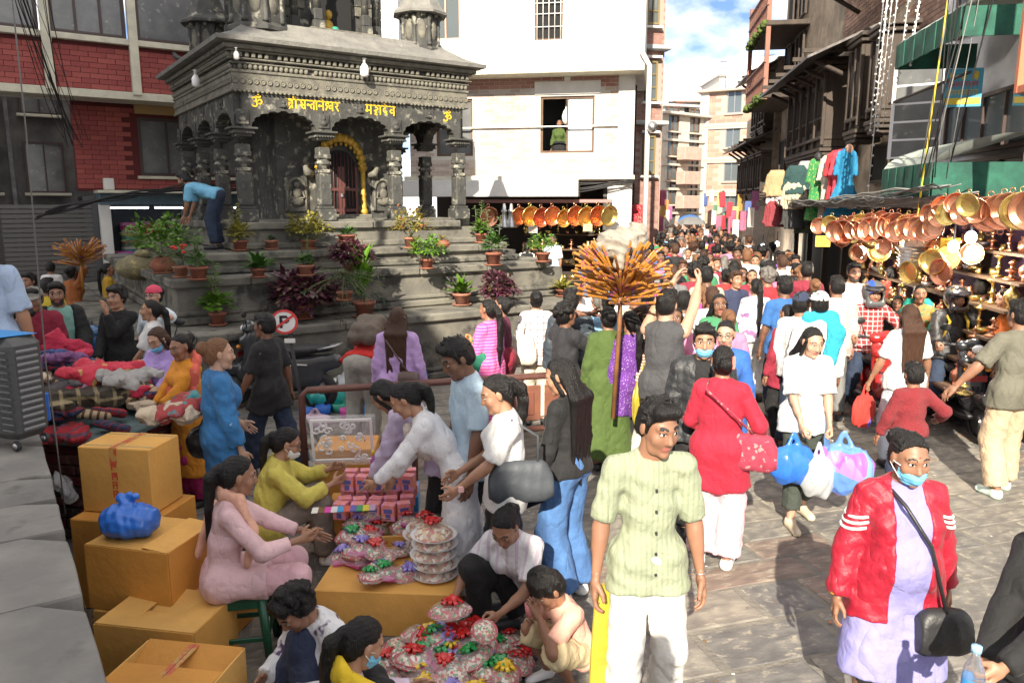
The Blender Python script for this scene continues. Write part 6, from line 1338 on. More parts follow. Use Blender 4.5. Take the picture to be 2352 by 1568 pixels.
# ================================================================ hanging clothes
def dress(u, v, Y, h, wtop, wbot, col, label, sl=True, group='clothes hung on the carved house', trim=None, name='hanging_dress', rz=0):
    o = empty(name, label, 'clothes', P(u, v, Y=Y), R(-25)+rz, group); m = cloth('dress_%d_%d' % (u, v), col, **({'pat': ('floral', trim, 30, .25)} if trim else {}))
    S = SD((-wbot-.15, -.2, -h-.05), (wbot+.15, .2, .1), .02); S.rc((0, 0, -.06), (0, 0, -h*.42), wtop, wtop*.8, k=.05, flat=((0, 1, 0), 2.2)); S.rc((0, 0, -h*.4), (0, 0, -h), wtop*.8, wbot, k=.06, flat=((0, 1, 0), 2.0), cut='b')
    if sl: [S.rc((q*wtop*.9, 0, -.05), (q*(wtop+.05), .02, -.42), .045, .04, k=.04, cut='b') for q in (-1, 1)]
    S.folds(.02, 42, u, .05); V, F = S.mesh(); link('garment', quadmesh('garment', V, F, m), o); MB().tube([(-.12, 0, -.02), (0, 0, .06), (.12, 0, -.02)], .008, 5).obj('hanger', BLK, o)
    return o
dress(1946, 348, 14.2, 1.15, .13, .34, (.02, .22, .42), 'bright blue flared dress with pale hem hung at the end of the row'); dress(1880, 368, 15.2, 1.15, .13, .20, (.03, .22, .06), 'green embroidered kurta hung beside the cream one', trim=(.45, .38, .12))
dress(1905, 362, 14.9, 1.15, .12, .14, (.5, .45, .38), 'long cream kurta hung between the green and red ones'); dress(1921, 352, 14.6, 1.1, .12, .15, (.42, .03, .04), 'dark red kurta hung beside the blue dress'); dress(1933, 350, 14.4, 1.1, .12, .16, (.5, .05, .08), 'crimson dotted kurta partly behind the blue dress')
o = MB().sphere((0, 0, 0), (.075, .085, .11), 12, 10).sphere((0, 0, -.14), (.045, .045, .06), 8, 6).obj('mannequin_head', mat('mannequin', (.55, .33, .24), .5), label='bare mannequin head above the bright blue dress', cat='mannequin'); o.location = P(1950, 345, Y=14.2)
o = MB().sphere((0, 0, 0), (.075, .085, .11), 12, 10).sphere((0, 0, -.14), (.045, .045, .06), 8, 6).obj('mannequin_head', BLK, label='black mannequin head above the green embroidered kurta', cat='mannequin'); o.location = P(1880, 362, Y=15.2)
tc = [(.02, .06, .06), (.5, .42, .3), (.02, .03, .06), (.3, .3, .32), (.06, .08, .05), (.42, .30, .16), (.05, .05, .05), (.6, .58, .55), (.25, .04, .05), (.03, .1, .3)]
tn = ['teal black', 'cream', 'navy', 'grey', 'olive', 'tan', 'black', 'white', 'maroon', 'blue']
for i, (u, v) in enumerate(((1830, 390), (1826, 425), (1850, 445), (1855, 380), (1850, 480), (1785, 400), (1828, 470), (1790, 425), (1782, 470), (1800, 455))): dress(u, v, 16.5 if u > 1815 else 18, .50, .20, .22, tc[i], '%s printed tee shirt hung among the clothes left of the dresses' % tn[i], name='hanging_shirt')
rr = random.Random(33); fcol = [(.45, .04, .06), (.5, .28, .08), (.45, .12, .2), (.08, .12, .3), (.6, .55, .5), (.1, .22, .14), (.3, .1, .22), (.6, .4, .16)]; fn = ['red', 'orange', 'pink', 'blue', 'cream', 'green', 'purple', 'saffron']
for i in range(60):
    side = rr.random() < .5; Y = rr.uniform(24, 46); i_ = rr.randrange(8)
    if side: X = 5.8+SL*(Y-8)-rr.uniform(.5, 1.2)
    else: X = (1505+rr.uniform(0, 30)-1176)/FPX*Y; Y = max(Y, 30)
    m = cloth('hang_'+fn[i_], fcol[i_]); o = MB().box((0, 0, -.3), (.22, .05, .6), .02).box((.05, -.03, -.3), (.06, .03, .52)).obj('hanging_cloth', m, label='%s cloth hung out at a shop far down the %s side of the street' % (fn[i_], 'right' if side else 'left'), cat='cloth', group='cloths hung far down the street'); o.location = (X, Y, rr.uniform(2.0, 3.3)); o.rotation_euler = (0, 0, rr.uniform(-.6, .6))
dress(1462, 478, 21, .62, .22, .26, (.5, .02, .04), 'red patterned shawl hung at the corner of the white building', sl=False, trim=(.6, .45, .3)); dress(1462, 527, 21, .75, .24, .28, (.65, .35, .02), 'saffron yellow cloth hung under the red shawl at the corner', sl=False)
# ================================================================ flutes
BAM = mat('bamboo_flute', (.48, .20, .03), .4, var=.35, vscale=14); BAMD = mat('flute_band', (.30, .03, .22), .5); BAMB = mat('flute_band_blue', (.05, .2, .45), .5)
def flute_tpl(b):
    m = MB(); m.lathe([(.0105, 0), (.0125, .004), (.0125, .56), (.0105, .565), (.008, .56), (.008, .50)], 8, cap=False)
    m.cur = 1
    for z in (.10, .13, .44, .47): m.lathe([(.0132, z), (.0132, z+.012)], 8, cap=False)
    m.cur = 2
    for i in range(6): m.sphere((.0122, 0, .2+.035*i), (.003, .004, .005), 5, 3)
    return m.mesh('flute', [BAM, b, BLK])
FLT = [flute_tpl(BAMD), flute_tpl(BAMB)]
def flutes(u, v, Y, n, s, label, pole_b=None, cap=True):
    c = P(u, v, Y=Y); o = empty('flute_bundle', label, 'flutes', c); rs = random.Random(n)
    for i in range(n):
        a = 2*math.pi*rs.random(); el_ = R(8+rs.random()**1.1*54)*(1 if rs.random() < .93 else .2); d = Vector((math.cos(a)*math.cos(el_), math.sin(a)*math.cos(el_), math.sin(el_)))
        f = link('flute', rs.choice(FLT), o); f.location = d*.05*s+Vector((0, 0, (.10+.45*(1-el_/1.1))*rs.uniform(-.35, .55)*s)); f.rotation_euler = d.to_track_quat('Z', 'Y').to_euler(); f.scale = (s*1.25, s*1.25, s)
    if pole_b: MB().tube([(0, 0, .2), (0, 0, -.3), Vector(pole_b)-c], .022, 8).obj('pole', mat('bamboo_pole', (.24, .10, .035), .6, var=.4), o)
    else: MB().tube([(0, 0, .1), (0, 0, -.45)], .02, 8).obj('pole', BAM, o)
    if cap:
        S = SD((-.3, -.25, -.2), (.3, .25, .3), .014); S.el((0, 0, .04), (.17, .14, .10), .04); S.rc((-.1, 0, .0), (.12, .02, .09), .09, .08, k=.05); S.rc((.0, -.1, 0), (-.05, -.14, -.14), .05, .03, k=.04); S.folds(.030, 34, 5, 1); V, F = S.mesh(); b_ = link('cloth_bundle', quadmesh('cloth_bundle', V, F, cloth('bundle', (.30, .265, .22), pat=('blotch', (.12, .11, .10), 8, .6))), o); b_.location = (0, 0, .50*s); b_.scale = (1.15, 1.15, 1.2)
    return o
flutes(1425, 668, 7.0, 165, .78, 'large fan of orange bamboo flutes on a pole held by the boy', P(1408, 960, Y=6.95)); flutes(185, 600, 12.4, 110, .66, 'dark fan of bamboo flutes held up in the shaded alley', None, False)
# ================================================================ scooters
def scooter(label, loc, rz, col, lit=False):
    "faces +y"
    o = empty('scooter', label, 'scooter', loc, rz); Bm = mat('scooter_paint_%s' % label[:8], col, .25, coat=.6); DK = mat('scooter_black_plastic', (.02, .02, .022), .45); SE = mat('scooter_seat', (.025, .025, .026), .6, bump=.2)
    for y, nm in ((.62, 'front_wheel'), (-.56, 'rear_wheel')):
        T_ = Matrix.Translation((0, y, .25)) @ Matrix.Rotation(math.pi/2, 4, 'Y'); w_ = MB(T_).lathe([(.17, -.045), (.235, -.045), (.25, -.02), (.25, .02), (.235, .045), (.17, .045)], 22, cap=False).obj(nm, BLK, o); MB(T_).lathe([(.17, -.03), (.03, -.02), (.03, .02), (.17, .03)], 12).obj('rim', STEEL, w_)
    def blob(nm, prims, m, res=.022, fl=0):
        S = SD((-.4, -1.0, .05), (.4, 1.0, 1.3), res)
        for p in prims: S.rc(p[0], p[1], p[2], p[3], k=.05, flat=p[4] if len(p) > 4 else None)
        V, F = S.mesh(); return link(nm, quadmesh(nm, V, F, m), o)
    fx = ((1, 0, 0), 1.5)
    blob('rear_body', [((0, -.15, .50), (0, -.80, .64), .17, .10, fx), ((0, -.1, .40), (0, -.5, .45), .16, .16, fx)], Bm); blob('front_apron', [((0, .36, .50), (0, .30, .92), .15, .16, ((0, 1, 0), 2.2)), ((0, .40, .42), (0, .52, .50), .12, .08), ((-.10, .36, .88), (.10, .36, .88), .07, .07)], Bm)
    blob('front_mudguard', [((0, .50, .50), (0, .80, .44), .085, .06), ((0, .62, .50), (0, .66, .5), .08, .08)], Bm); blob('floorboard', [((0, -.12, .27), (0, .36, .27), .16, .16, ((0, 0, 1), 2.6))], DK); blob('seat', [((0, .02, .72), (0, -.42, .77), .13, .13, ((0, 0, 1), 2.0)), ((0, -.42, .78), (0, -.70, .80), .12, .08, ((0, 0, 1), 1.8))], SE)
    blob('handlebar_cowl', [((-.13, .30, 1.04), (.13, .30, 1.04), .065, .065), ((0, .34, 1.06), (0, .36, .98), .08, .07)], Bm)
    MB().tube([(-.34, .18, 1.05), (-.15, .28, 1.04), (.15, .28, 1.04), (.34, .18, 1.05)], .016, 8).obj('handlebar', DK, o)
    for q in (-1, 1):
        MB().tube([(q*.34, .18, 1.05), (q*.24, .235, 1.045)], .022, 8).obj('grip', DK, o); MB().tube([(q*.22, .25, 1.06), (q*.27, .24, 1.20)], .008, 6).obj('mirror_arm', DK, o); MB().sphere((q*.29, .24, 1.24), (.065, .015, .042), 10, 6).obj('mirror', DK, o)
    MB().sphere((0, .415, 1.02), (.075, .03, .05), 12, 8).obj('headlight', mat('headlamp_glass', (.75, .76, .78), .12, spec=.8, emit=0), o)
    for q in (-1, 1): MB().sphere((q*.11, .44, .80), (.04, .03, .025), 10, 6).obj('indicator', mat('amber_lens', (.7, .25, .03), .3), o)
    MB().sphere((0, -.90, .66), (.09, .03, .035), 10, 6).obj('tail_light', mat('red_lens', (.45, .01, .01), .25), o); MB().tube([(.13, -.3, .24), (.15, -.75, .34)], [.03, .05], 8).obj('exhaust', STEEL, o); MB().tube([(.10, -.56, .25), (.09, -.5, .6)], .022, 8).obj('shock_absorber', STEEL, o); MB().tube([(0, .62, .25), (0, .45, .6)], .03, 8).obj('fork', DK, o)
    MB().tube([(-.10, -.62, .79), (-.10, -.86, .85), (.10, -.86, .85), (.10, -.62, .79)], .016, 6).obj('grab_rail', STEEL, o)
    for q in (-1, 1):
        dc = MB(); [dc.box((0, 0, 0), (.004, .12, .012), M=Matrix.Translation((q*.142, -.22, .56+.03*k)) @ Matrix.Rotation(R(32 if k else -32), 4, 'X')) for k in (0, 1)]; dc.box((q*.128, -.40, .60), (.004, .16, .016)); dc.obj('decal', WHITEP, o); box('number_plate', (0, .465, .70), (.20, .006, .07), mat('plate_red', (.45, .04, .04), .5), o)
    return o
p = P(640, 960, z=0); scooter('black parked scooter with matt black body in front of the plinth', (p.x-.12, p.y+.40, .03), R(80), (.05, .054, .06))
p = P(300, 760, z=0); scooter('blue and black motor scooter parked in the shaded alley', (-4.9, 9.2, 0), R(60), (.02, .10, .25)); scooter('red parked scooter standing behind the seated man in black', (-4.1, 8.6, 0), R(20), (.25, .02, .02))
# ================================================================ goods of the pavement sellers
CEL = mat('cellophane', (.9, .9, .9), .08, trans=1, alpha=.35); TRAY = mat('red_spotted_tray', (.45, .06, .08), .5, pat=('floral', (.7, .62, .58), 32, .25)); WTRAY = mat('white_plate', (.72, .72, .74), .4)
NUTS = mat('dry_fruit_mix', (.4, .25, .12), .6, pat=('cells', 46, ((.42, .22, .09), (.62, .52, .38), (.30, .12, .06), (.70, .64, .54), (.5, .1, .07), (.55, .38, .14)))); SWEET = mat('sweets_mix', (.5, .2, .3), .35, pat=('cells', 60, ((.5, .03, .05), (.62, .52, .42), (.35, .14, .08), (.06, .25, .10), (.7, .66, .6), (.5, .06, .12), (.45, .3, .12))))
BOWM = {'green': mat('green_ribbon', (.01, .28, .06), .25, coat=.5), 'red': mat('red_ribbon', (.55, .02, .02), .25, coat=.5), 'gold': mat('gold_ribbon', (.7, .45, .02), .25, coat=.5), 'violet': mat('violet_ribbon', (.25, .2, .55), .25, coat=.5)}
def bow_mesh(m):
    b = MB(); rs = random.Random(3)
    for i in range(9):
        a = i*.7; r = .05+.012*(i % 3); d = Vector((math.cos(a), math.sin(a), 0)); s = Vector((-d.y, d.x, 0))*.011; q = [Vector((0, 0, 0)), d*r*.5+Vector((0, 0, .035)), d*r+Vector((0, 0, .02)), d*r*.55+Vector((0, 0, .005)), Vector((0, 0, .004))]
        V = [];
        for p_ in q: V += [p_-s, p_+s]
        b.add(V, [(2*k, 2*k+1, 2*k+3, 2*k+2) for k in range(4)], True)
    return b.mesh('ribbon_bow', m)
BOW = {k: bow_mesh(m) for k, m in BOWM.items()}
def mound(rx, ry_, h, m, seed):
    S = SD((-rx-.03, -ry_-.03, -.03), (rx+.03, ry_+.03, h+.05), .008); S.el((0, 0, .0), (rx*.92, ry_*.92, h), .01); S.cutp((0, 0, .0), (0, 0, -1)); rs = np.random.RandomState(seed)
    for i in range(26): a, r = rs.rand()*6.28, rs.rand()**.5*.8; S.el((math.cos(a)*r*rx, math.sin(a)*r*ry_, h*math.sqrt(max(0, 1-r*r))*.86), (.018, .015, .014), .006)
    V, F = S.mesh(); return quadmesh('contents', V, F, m)
PK = {'plate': (MB().lathe([(.10, 0), (.14, .018), (.145, .024), (.135, .02), (.09, .006), (.001, .006)], 24, cap=False).mesh('plate', WTRAY), mound(.13, .13, .055, NUTS, 1)),
      'basket': (MB().lathe([(.05, 0), (.085, .02), (.105, .05), (.10, .05), (.08, .024), (.001, .01)], 18, cap=False).mesh('tray', TRAY), mound(.10, .10, .075, SWEET, 2)),
      'leaf': (MB().lathe([(.04, 0), (.075, .012), (.10, .035), (.095, .035), (.07, .016), (.001, .006)], 18, Matrix.Diagonal((1.3, .85, 1, 1)), cap=False).mesh('tray', TRAY), mound(.12, .078, .055, SWEET, 3)),
      'packet': (MB().box((0, 0, .02), (.17, .13, .04), .008).mesh('tray', mat('magenta_tray', (.45, .05, .22), .4)), mound(.08, .06, .06, SWEET, 4))}
CV = {k: MB().lathe([(.145 if k == 'plate' else .11, .03), (.12 if k == 'plate' else .09, .062), (.06, .085), (.001, .09)], 14, Matrix.Diagonal((1.2, .9, 1, 1)) if k in ('leaf', 'packet') else None, cap=False).mesh('cellophane_wrap', mat('clear_wrap', (.95, .95, .95), .12, alpha=.16, spec=.9)) for k in PK}
def gift(p, kind, bow, rz, tilt, label, group, s=1.0):
    o = empty('gift_pack', label, 'gift pack', p, rz, group); o.rotation_euler = (tilt[0], tilt[1], rz); o.scale = (s,)*3
    link('plate' if kind == 'plate' else 'tray', PK[kind][0], o); c = link('contents', PK[kind][1], o); c.location = (0, 0, .012); link('cellophane_wrap', CV[kind], o)
    if bow: b = link('ribbon_bow', BOW[bow], o); b.location = (0.01, -.01, .085)
    return o
# low display cartons
carton('long printed carton serving as display table under the wrapped plates', (P(882, 1440, z=.14).x, P(882, 1480, z=0).y+.42, 0), (.86, .66, .29), R(-4), 0, False)
q = P(800, 1195, z=.3); carton('carton behind the gift packs carrying the orange soap boxes', (q.x+.10, q.y+.12, 0), (.52, .42, .40), R(6), 1, False); carton('open carton with cut paper face masks lying on top', (P(885, 1215, z=.3).x+.03, P(885, 1215, z=.3).y-.12, 0), (.40, .28, .36), R(5), 0, False, [('f', 30), ('b', 50)])
q = P(790, 1060, z=.5); carton('tall plain carton behind the seated woman in yellow', (q.x, q.y+.15, 0), (.50, .40, .62), R(4), 1, False)
DT = Vector((P(882, 1440, z=.14).x, P(882, 1480, z=0).y+.42, .292)); rr = random.Random(5)
for i in range(5): gift(DT+Vector((.27+rr.uniform(-.008, .008), -.12+rr.uniform(-.01, .01), .066*i)), 'plate', None if i < 4 else 'red', rr.random()*6, (0, 0), 'round plate of nuts in the tall stack on the display carton' if i < 4 else 'round plate of nuts with red bow on top of the tall stack', 'stacked plates of nuts', 1.02)
for i in range(3): gift(DT+Vector((.17+rr.uniform(-.02, .02), .24, .07*i+.02)), 'plate', 'red' if i == 2 else None, rr.random()*6, (.1, 0), 'round plate of nuts in the short stack behind the tall one' if i < 2 else 'red bowed plate of nuts on the short stack', 'stacked plates of nuts', 1.0)
for i in range(26):
    k = rr.choice(('leaf', 'packet', 'basket', 'packet')); b = rr.choice(('green', 'green', 'red', 'violet', None)); x, y = rr.uniform(-.40, .10), rr.uniform(-.28, .55); lay = rr.choice((0, .045, .09))*(1 if y > -.15 else .4)
    gift(DT+Vector((x, y, lay)), k, b, rr.random()*6, (rr.uniform(-.25, .3), rr.uniform(-.25, .25)), '%swrapped sweet %s in the jumble on the display carton' % ((b+' bowed ') if b else '', k), 'sweet packs on the display carton', rr.uniform(.75, .95))
HP = P(1045, 1520, z=.1)
for i in range(64):
    a, r = rr.random()*6.28, rr.random()**.6*.44; x, y = math.cos(a)*r*.95, math.sin(a)*r*.95+.02; z = max(0, .16*(1-(r/.45)**2))*rr.uniform(.4, 1.1)
    k = rr.choice(('leaf', 'basket', 'leaf', 'basket', 'packet')); b = rr.choice(('green', 'red', 'red', 'green', 'gold', 'violet', None)); gift(Vector((HP.x+x, HP.y+y, z)), k, b, rr.random()*6, (rr.uniform(-.4, .5), rr.uniform(-.4, .4)), '%swrapped sweet %s in the heap on the ground beside the squatting woman' % ((b+' bowed ') if b else '', k), 'sweet packs heaped on the ground', rr.uniform(.8, 1.05))
SOAP = mat('orange_pink_carton', (.75, .25, .18), .45, pat=('blotch', (.72, .30, .50), 26, .5)); SB = MB().box((0, 0, .06), (.095, .07, .12), .003).mesh('small_box', SOAP); SBL = MB().box((0, -.036, .075), (.06, .002, .03)).box((0, -.036, .035), (.035, .002, .04)).mesh('print', mat('box_print', (.10, .12, .35), .5))
q = P(850, 1190, z=.40); n = 0
for r_ in range(4):
    for c in range(5):
        for h_ in range(1 if r_ < 2 else 2):
            o = empty('small_carton', 'orange and pink small carton in rows on the seller display', 'box', (q.x-.20+c*.112+rr.uniform(-.01, .01), q.y-.02+r_*.125+rr.uniform(-.02, .02), .405+.121*h_), rr.uniform(-.3, .3), 'small orange cartons'); link('body', SB, o); link('print', SBL, o)
q2 = P(775, 1250, z=.15)
for c in range(3):
    for h_ in range(3): o = empty('small_carton', 'orange and pink small carton in the stack before the paper masks', 'box', (q2.x-.03+c*.105, q2.y+.03, .0+.121*h_), rr.uniform(-.1, .1), 'small orange cartons'); link('body', SB, o); link('print', SBL, o)
for i, c in enumerate(((.4, .1, .35), (.03, .12, .3), (.6, .6, .6), (.5, .05, .3))): o = empty('bottle', ('magenta', 'blue', 'white', 'pink')[i]+' small squeeze bottle standing among the orange cartons', 'bottle', (q.x-.02+i*.055, q.y+.30, .65), 0); MB().lathe([(.022, 0), (.024, .01), (.024, .08), (.012, .10), (.012, .12)], 12).obj('bottle_body', mat('squeeze_%d' % i, c, .35), o); MB().lathe([(.013, .12), (.013, .15), (.004, .16)], 10).obj('cap', mat('cap_yellow', (.7, .5, .03), .4), o)
TC_ = mat('clay_lamp', (.40, .13, .05), .8); CL = MB().lathe([(.03, 0), (.055, .02), (.06, .03), (.052, .03), (.02, .012), (.001, .012)], 14, cap=False).mesh('clay_lamp', TC_); q3 = P(890, 1110, z=.5)
bk = empty('blue_crate', 'blue plastic crate full of stacked clay lamps behind the orange cartons', 'crate', (q3.x, q3.y, .25), R(5))
for x, y, a, b in ((0, -.17, .46, .015), (0, .17, .46, .015), (-.23, 0, .015, .33), (.23, 0, .015, .33)): box('side', (x, y, .10), (a, b, .20), mat('crate_blue', (.03, .22, .5), .4), bk)
box('bottom', (0, 0, .01), (.44, .32, .02), mat('crate_blue', (.03, .22, .5), .4), bk); MB().box((0, 0, -.125), (.40, .30, .25)).obj('stand', BLK, bk)
for i in range(6):
    for k in range(9): o = tag(link('clay_lamp', CL), 'small terracotta clay lamp stacked in the blue crate', 'clay lamp', 'clay lamps in the blue crate'); o.location = (q3.x-.13+(i % 3)*.125, q3.y-.07+(i//3)*.13, .28+.026*k)
# paper masks, colour card, white cut-out decoration in plastic
MK = mat('kraft_paper', (.55, .38, .22), .8, pat=('blotch', (.06, .03, .02), 24, .56)); q4 = P(885, 1195, z=.38)
for i in range(12): o = MB().lathe([(.001, 0), (.06, .004), (.065, .006), (.001, .006)], 14, Matrix.Diagonal((1.15, .8, 1, 1)), cap=False).obj('paper_mask', MK, label='printed kraft paper mask in the open carton', cat='paper mask', group='paper masks in the carton'); o.location = (q4.x-.14+rr.random()*.30, q4.y-.08+rr.random()*.2, .375+.006*i); o.rotation_euler = (rr.uniform(0, .5), 0, rr.random()*3)
cc = empty('colour_card', 'long rainbow colour card laid over the cartons', 'card', P(792, 1168, z=.54), R(8)); cs_ = [(.7, .68, .65), (.15, .08, .04), (.6, .05, .35), (.6, .6, .6), (.05, .3, .6), (.6, .1, .05), (.1, .1, .4), (.05, .3, .1), (.7, .6, .05), (.5, .35, .5)]
for i, c in enumerate(cs_): box('swatch', (-.20+i*.043, 0, 0), (.042, .10, .004), mat('swatch_%d' % i, c, .4), cc)
wd_ = empty('paper_cutout', 'white scrollwork cut-out decoration sealed in clear plastic behind the cartons', 'decoration', P(790, 1058, z=.62), R(6)); wd_.rotation_euler = (R(14), 0, R(6)); rs = random.Random(1); WPP = mat('white_foam', (.8, .8, .8), .6)
for i in range(22):
    cx_, cz_, r_ = rs.uniform(-.2, .2), rs.uniform(.03, .34), rs.uniform(.025, .05); MB().tube([(cx_+r_*(1-t_/14)*math.cos(t_*.6+i), -.01, cz_+r_*(1-t_/14)*math.sin(t_*.6+i)) for t_ in range(12)], .008, 5).obj('scroll', WPP, wd_)
for x, z, a, b in ((0, .015, .46, .02), (0, .37, .46, .02), (-.225, .19, .02, .34), (.225, .19, .02, .34)): box('border', (x, -.01, z), (a, .012, b), WPP, wd_)
box('plastic_sleeve', (0, -.004, .19), (.52, .05, .42), mat('clear_sleeve', (.9, .92, .95), .12, alpha=.12, spec=.9), wd_)
# other seller near the steps: blue pots of colour, plastic heaps
q5 = P(760, 960, z=0)
for i in range(7):
    c = [(.02, .12, .5), (.02, .14, .55), (.05, .35, .25), (.5, .05, .3), (.02, .2, .5), (.6, .35, .05), (.35, .05, .4)][i]; o = MB().lathe([(.07, 0), (.09, .02), (.10, .12), (.095, .12), (.08, .03), (.001, .03)], 16, cap=False).obj('colour_tub', mat('tub_%d' % i, c, .4), label=('dark blue', 'bright blue', 'sea green', 'pink', 'light blue', 'orange', 'violet')[i]+' tub of colour powder on the ground sheet by the railing', cat='tub'); o.location = (q5.x-.3+i*.17, q5.y+.15*((i % 3)), 0)
for i, (u, v, c, lab, s) in enumerate(((745, 930, (.03, .42, .38), 'sea green plastic sack slumped by the railing post', 1.5), (800, 900, (.6, .62, .64), 'white plastic sack behind the railing', 1.3), (725, 985, (.5, .35, .45), 'clear bag of coloured trinkets on the ground sheet', 1.0), (960, 868, (.03, .2, .6), 'small blue carrier bag beside the railing', .8), (1075, 815, (.7, .25, .08), 'orange cloth bag on the plinth step', 1.2))):
    V, F = bagmesh(20+i, i in (3,)); o = link('plastic_bag', quadmesh('plastic_bag', V, F, mat('sack_%d' % i, c, .3, spec=.6, var=.2))); p = P(u, v, z=.05 if i != 4 else .3); o.location = (p.x, p.y, 0.02 if i != 4 else .3); o.scale = (s,)*3; tag(o, lab, 'plastic bag')
# green plastic stool
GST = mat('green_plastic', (.01, .075, .04), .35); p = P(548, 1530, z=0); st = empty('plastic_stool', 'dark green plastic stool under the girl in pink', 'stool', (p.x, p.y+.14, 0), R(10))
MB().box((0, 0, .405), (.30, .30, .035), .015).obj('seat', GST, st)
for x in (-1, 1):
    for y in (-1, 1): MB().tube([(x*.12, y*.12, .40), (x*.155, y*.155, 0)], [.028, .022], 8).obj('leg', GST, st)
for a in range(4): MB(Matrix.Rotation(a*math.pi/2, 4, 'Z')).box((0, -.143, .16), (.25, .015, .03), .004).obj('stretcher', GST, st); MB(Matrix.Rotation(a*math.pi/2, 4, 'Z')).box((0, -.132, .37), (.24, .015, .05), .004).obj('apron', GST, st)
# crow on the eave
bd = tw(-2.24, .45, 5.02); S = SD((-.2, -.2, -.12), (.2, .2, .2), .01); S.rc((0, -.06, .02), (0, .05, .07), .035, .045, k=.03); S.el((0, .09, .12), (.028, .032, .028), .02); S.rc((0, .11, .12), (0, .15, .115), .01, .003, k=.01); S.rc((0, -.05, .03), (0, -.17, -.01), .03, .015, k=.03, flat=((0, 0, 1), 1.6)); V, F = S.mesh(); o = link('crow', quadmesh('crow', V, F, mat('crow_feather', (.012, .012, .015), .5))); o.location = bd; o.rotation_euler = (0, 0, R(60)); tag(o, 'black crow perched on the shaded edge of the temple roof', 'crow')
# ================================================================ people of the square
C = cloth
WH, BK, NV = C('white', (.64, .64, .63)), C('black', (.011, .011, .012)), C('navy', (.025, .035, .075)); JN, JD = C('jeans', (.07, .17, .38), var=.3), C('dark_jeans', (.02, .035, .07), var=.3); CRM, KHK, GRY = C('cream', (.62, .55, .44)), C('khaki', (.42, .32, .21)), C('grey', (.17, .17, .165))
MBLU = C('surgical_blue', (.16, .50, .75), bump=.1); RED, MAR, LAV, PNK = C('red', (.45, .012, .03)), C('maroon', (.24, .015, .035)), C('lavender', (.50, .33, .62)), C('pink', (.68, .14, .33)); TEAL = C('teal', (.02, .30, .40))
def drape(root, name, m, pts, r, flat=1.6, amp=.012, seed=1, thick=None):
    I = INFO[root.name]; q = [I['P']+I['R']*x*I['s']+I['F']*y*I['s']+I['U']*z*I['s'] for x, y, z in pts]; q = [np.array(p) for p in q]
    S = SD(np.min(q, 0)-.2, np.max(q, 0)+.2, .013)
    for i in range(len(q)-1): S.rc(q[i], q[i+1], r*I['s'], r*I['s'], k=.05, flat=(I['F'], flat))
    S.folds(amp, 48, seed, .6); V, F = S.mesh(); return link(name, quadmesh(name, V, F, m), root)
def wpt(root, p): I = INFO[root.name]; return I['M'] @ Vector(p)
def handpos(root, q): I = INFO[root.name]; d = nv(I['hd'][q]-I['el'][q]); return I['M'] @ Vector(I['hd'][q]+d*.085*I['s'])
def bag(label, loc, rz, d, m, strap=None, name='handbag', round_=.03, tilt=0):
    o = empty(name, label, 'bag', loc, rz); w_, dp, h_ = d; S = SD((-w_*.7, -dp*.9-.03, -h_-.05), (w_*.7, dp*.9+.03, .06), .011)
    S.rc((-w_/2+.03, 0, -.02), (w_/2-.03, 0, -.02), dp*.33, k=.03); S.rc((-w_/2+.02, 0, -h_+.04), (w_/2-.02, 0, -h_+.04), dp*.5, k=.03); [S.rc((-w_/2+.03-.012*t_, 0, -.02-(h_-.06)*t_/6), (w_/2-.03+.012*t_, 0, -.02-(h_-.06)*t_/6), dp*(.33+.028*t_), k=.05) for t_ in range(1, 6)]; S.folds(.004, 30, 3, .5)
    V, F = S.mesh(); link('bag_body', quadmesh('bag_body', V, F, m), o); o.rotation_euler = (tilt, 0, rz)
    if strap: MB().tube([Matrix.Rotation(-rz, 4, 'Z') @ (Vector(p)-Vector(loc)) for p in strap], .009, 6).obj('strap', m, o)
    return o
def sack(label, loc, m, s=1.0, rz=0, sz=(1, 1, 1.3)):
    V, F = bagmesh(len(label), False); o = link('carrier_bag', quadmesh('carrier_bag', V, F, m)); o.location = Vector(loc)-Vector((0, 0, .25*s*sz[2])); o.scale = (s*sz[0], s*sz[1], s*sz[2]); o.rotation_euler = (0, 0, rz); return tag(o, label, 'bag')
def cap(root, m, brim=True):
    I = INFO[root.name]; S = SD((-.12, -.15, -.05), (.12, .24, .16), .009); S.el((0, -.012, .045), (.088, .108, .092), .01); S.cutp((0, 0, .045), (0, 0, -1))
    if brim: S.el((0, .105, .048), (.07, .085, .008), .012)
    V, F = S.mesh(); V = (V*I['hs']) @ I['HM'].T+I['hc']; link('cap', quadmesh('cap', V, F, m), root)
def helmet(root, m, stripe=None):
    I = INFO[root.name]; S = SD((-.2, -.2, -.22), (.2, .22, .2), .010); S.el((0, -.005, .015), (.125, .150, .145), .02); S.rc((-.06, .10, -.09), (.06, .10, -.09), .05, k=.04); S.el((0, .16, .0), (.098, .11, .055), .015, sub=True); S.el((0, .02, -.02), (.09, .12, .12), .01, sub=True); S.cutp((0, 0, -.14), (0, 0, -1))
    V, F = S.mesh(); V2 = (V*I['hs']) @ I['HM'].T+I['hc']; mi = ((np.abs(V[F].mean(1)[:, 0]-.05) < .025) & (V[F].mean(1)[:, 2] > .0)).astype(int) if stripe else None
    link('helmet', quadmesh('helmet', V2, F, [m, stripe] if stripe else m, True, mi), root)
    v = MB(); v.sphere((0, .01, .075), (.127, .152, .05), 16, 8); V3 = (np.array(v.v)*I['hs']) @ I['HM'].T+I['hc']; me = bpy.data.meshes.new('visor'); me.from_pydata([tuple(p) for p in V3], [], v.f); me.materials.append(mat('dark_visor', (.02, .02, .025), .1, spec=.9)); link('visor', me, root)
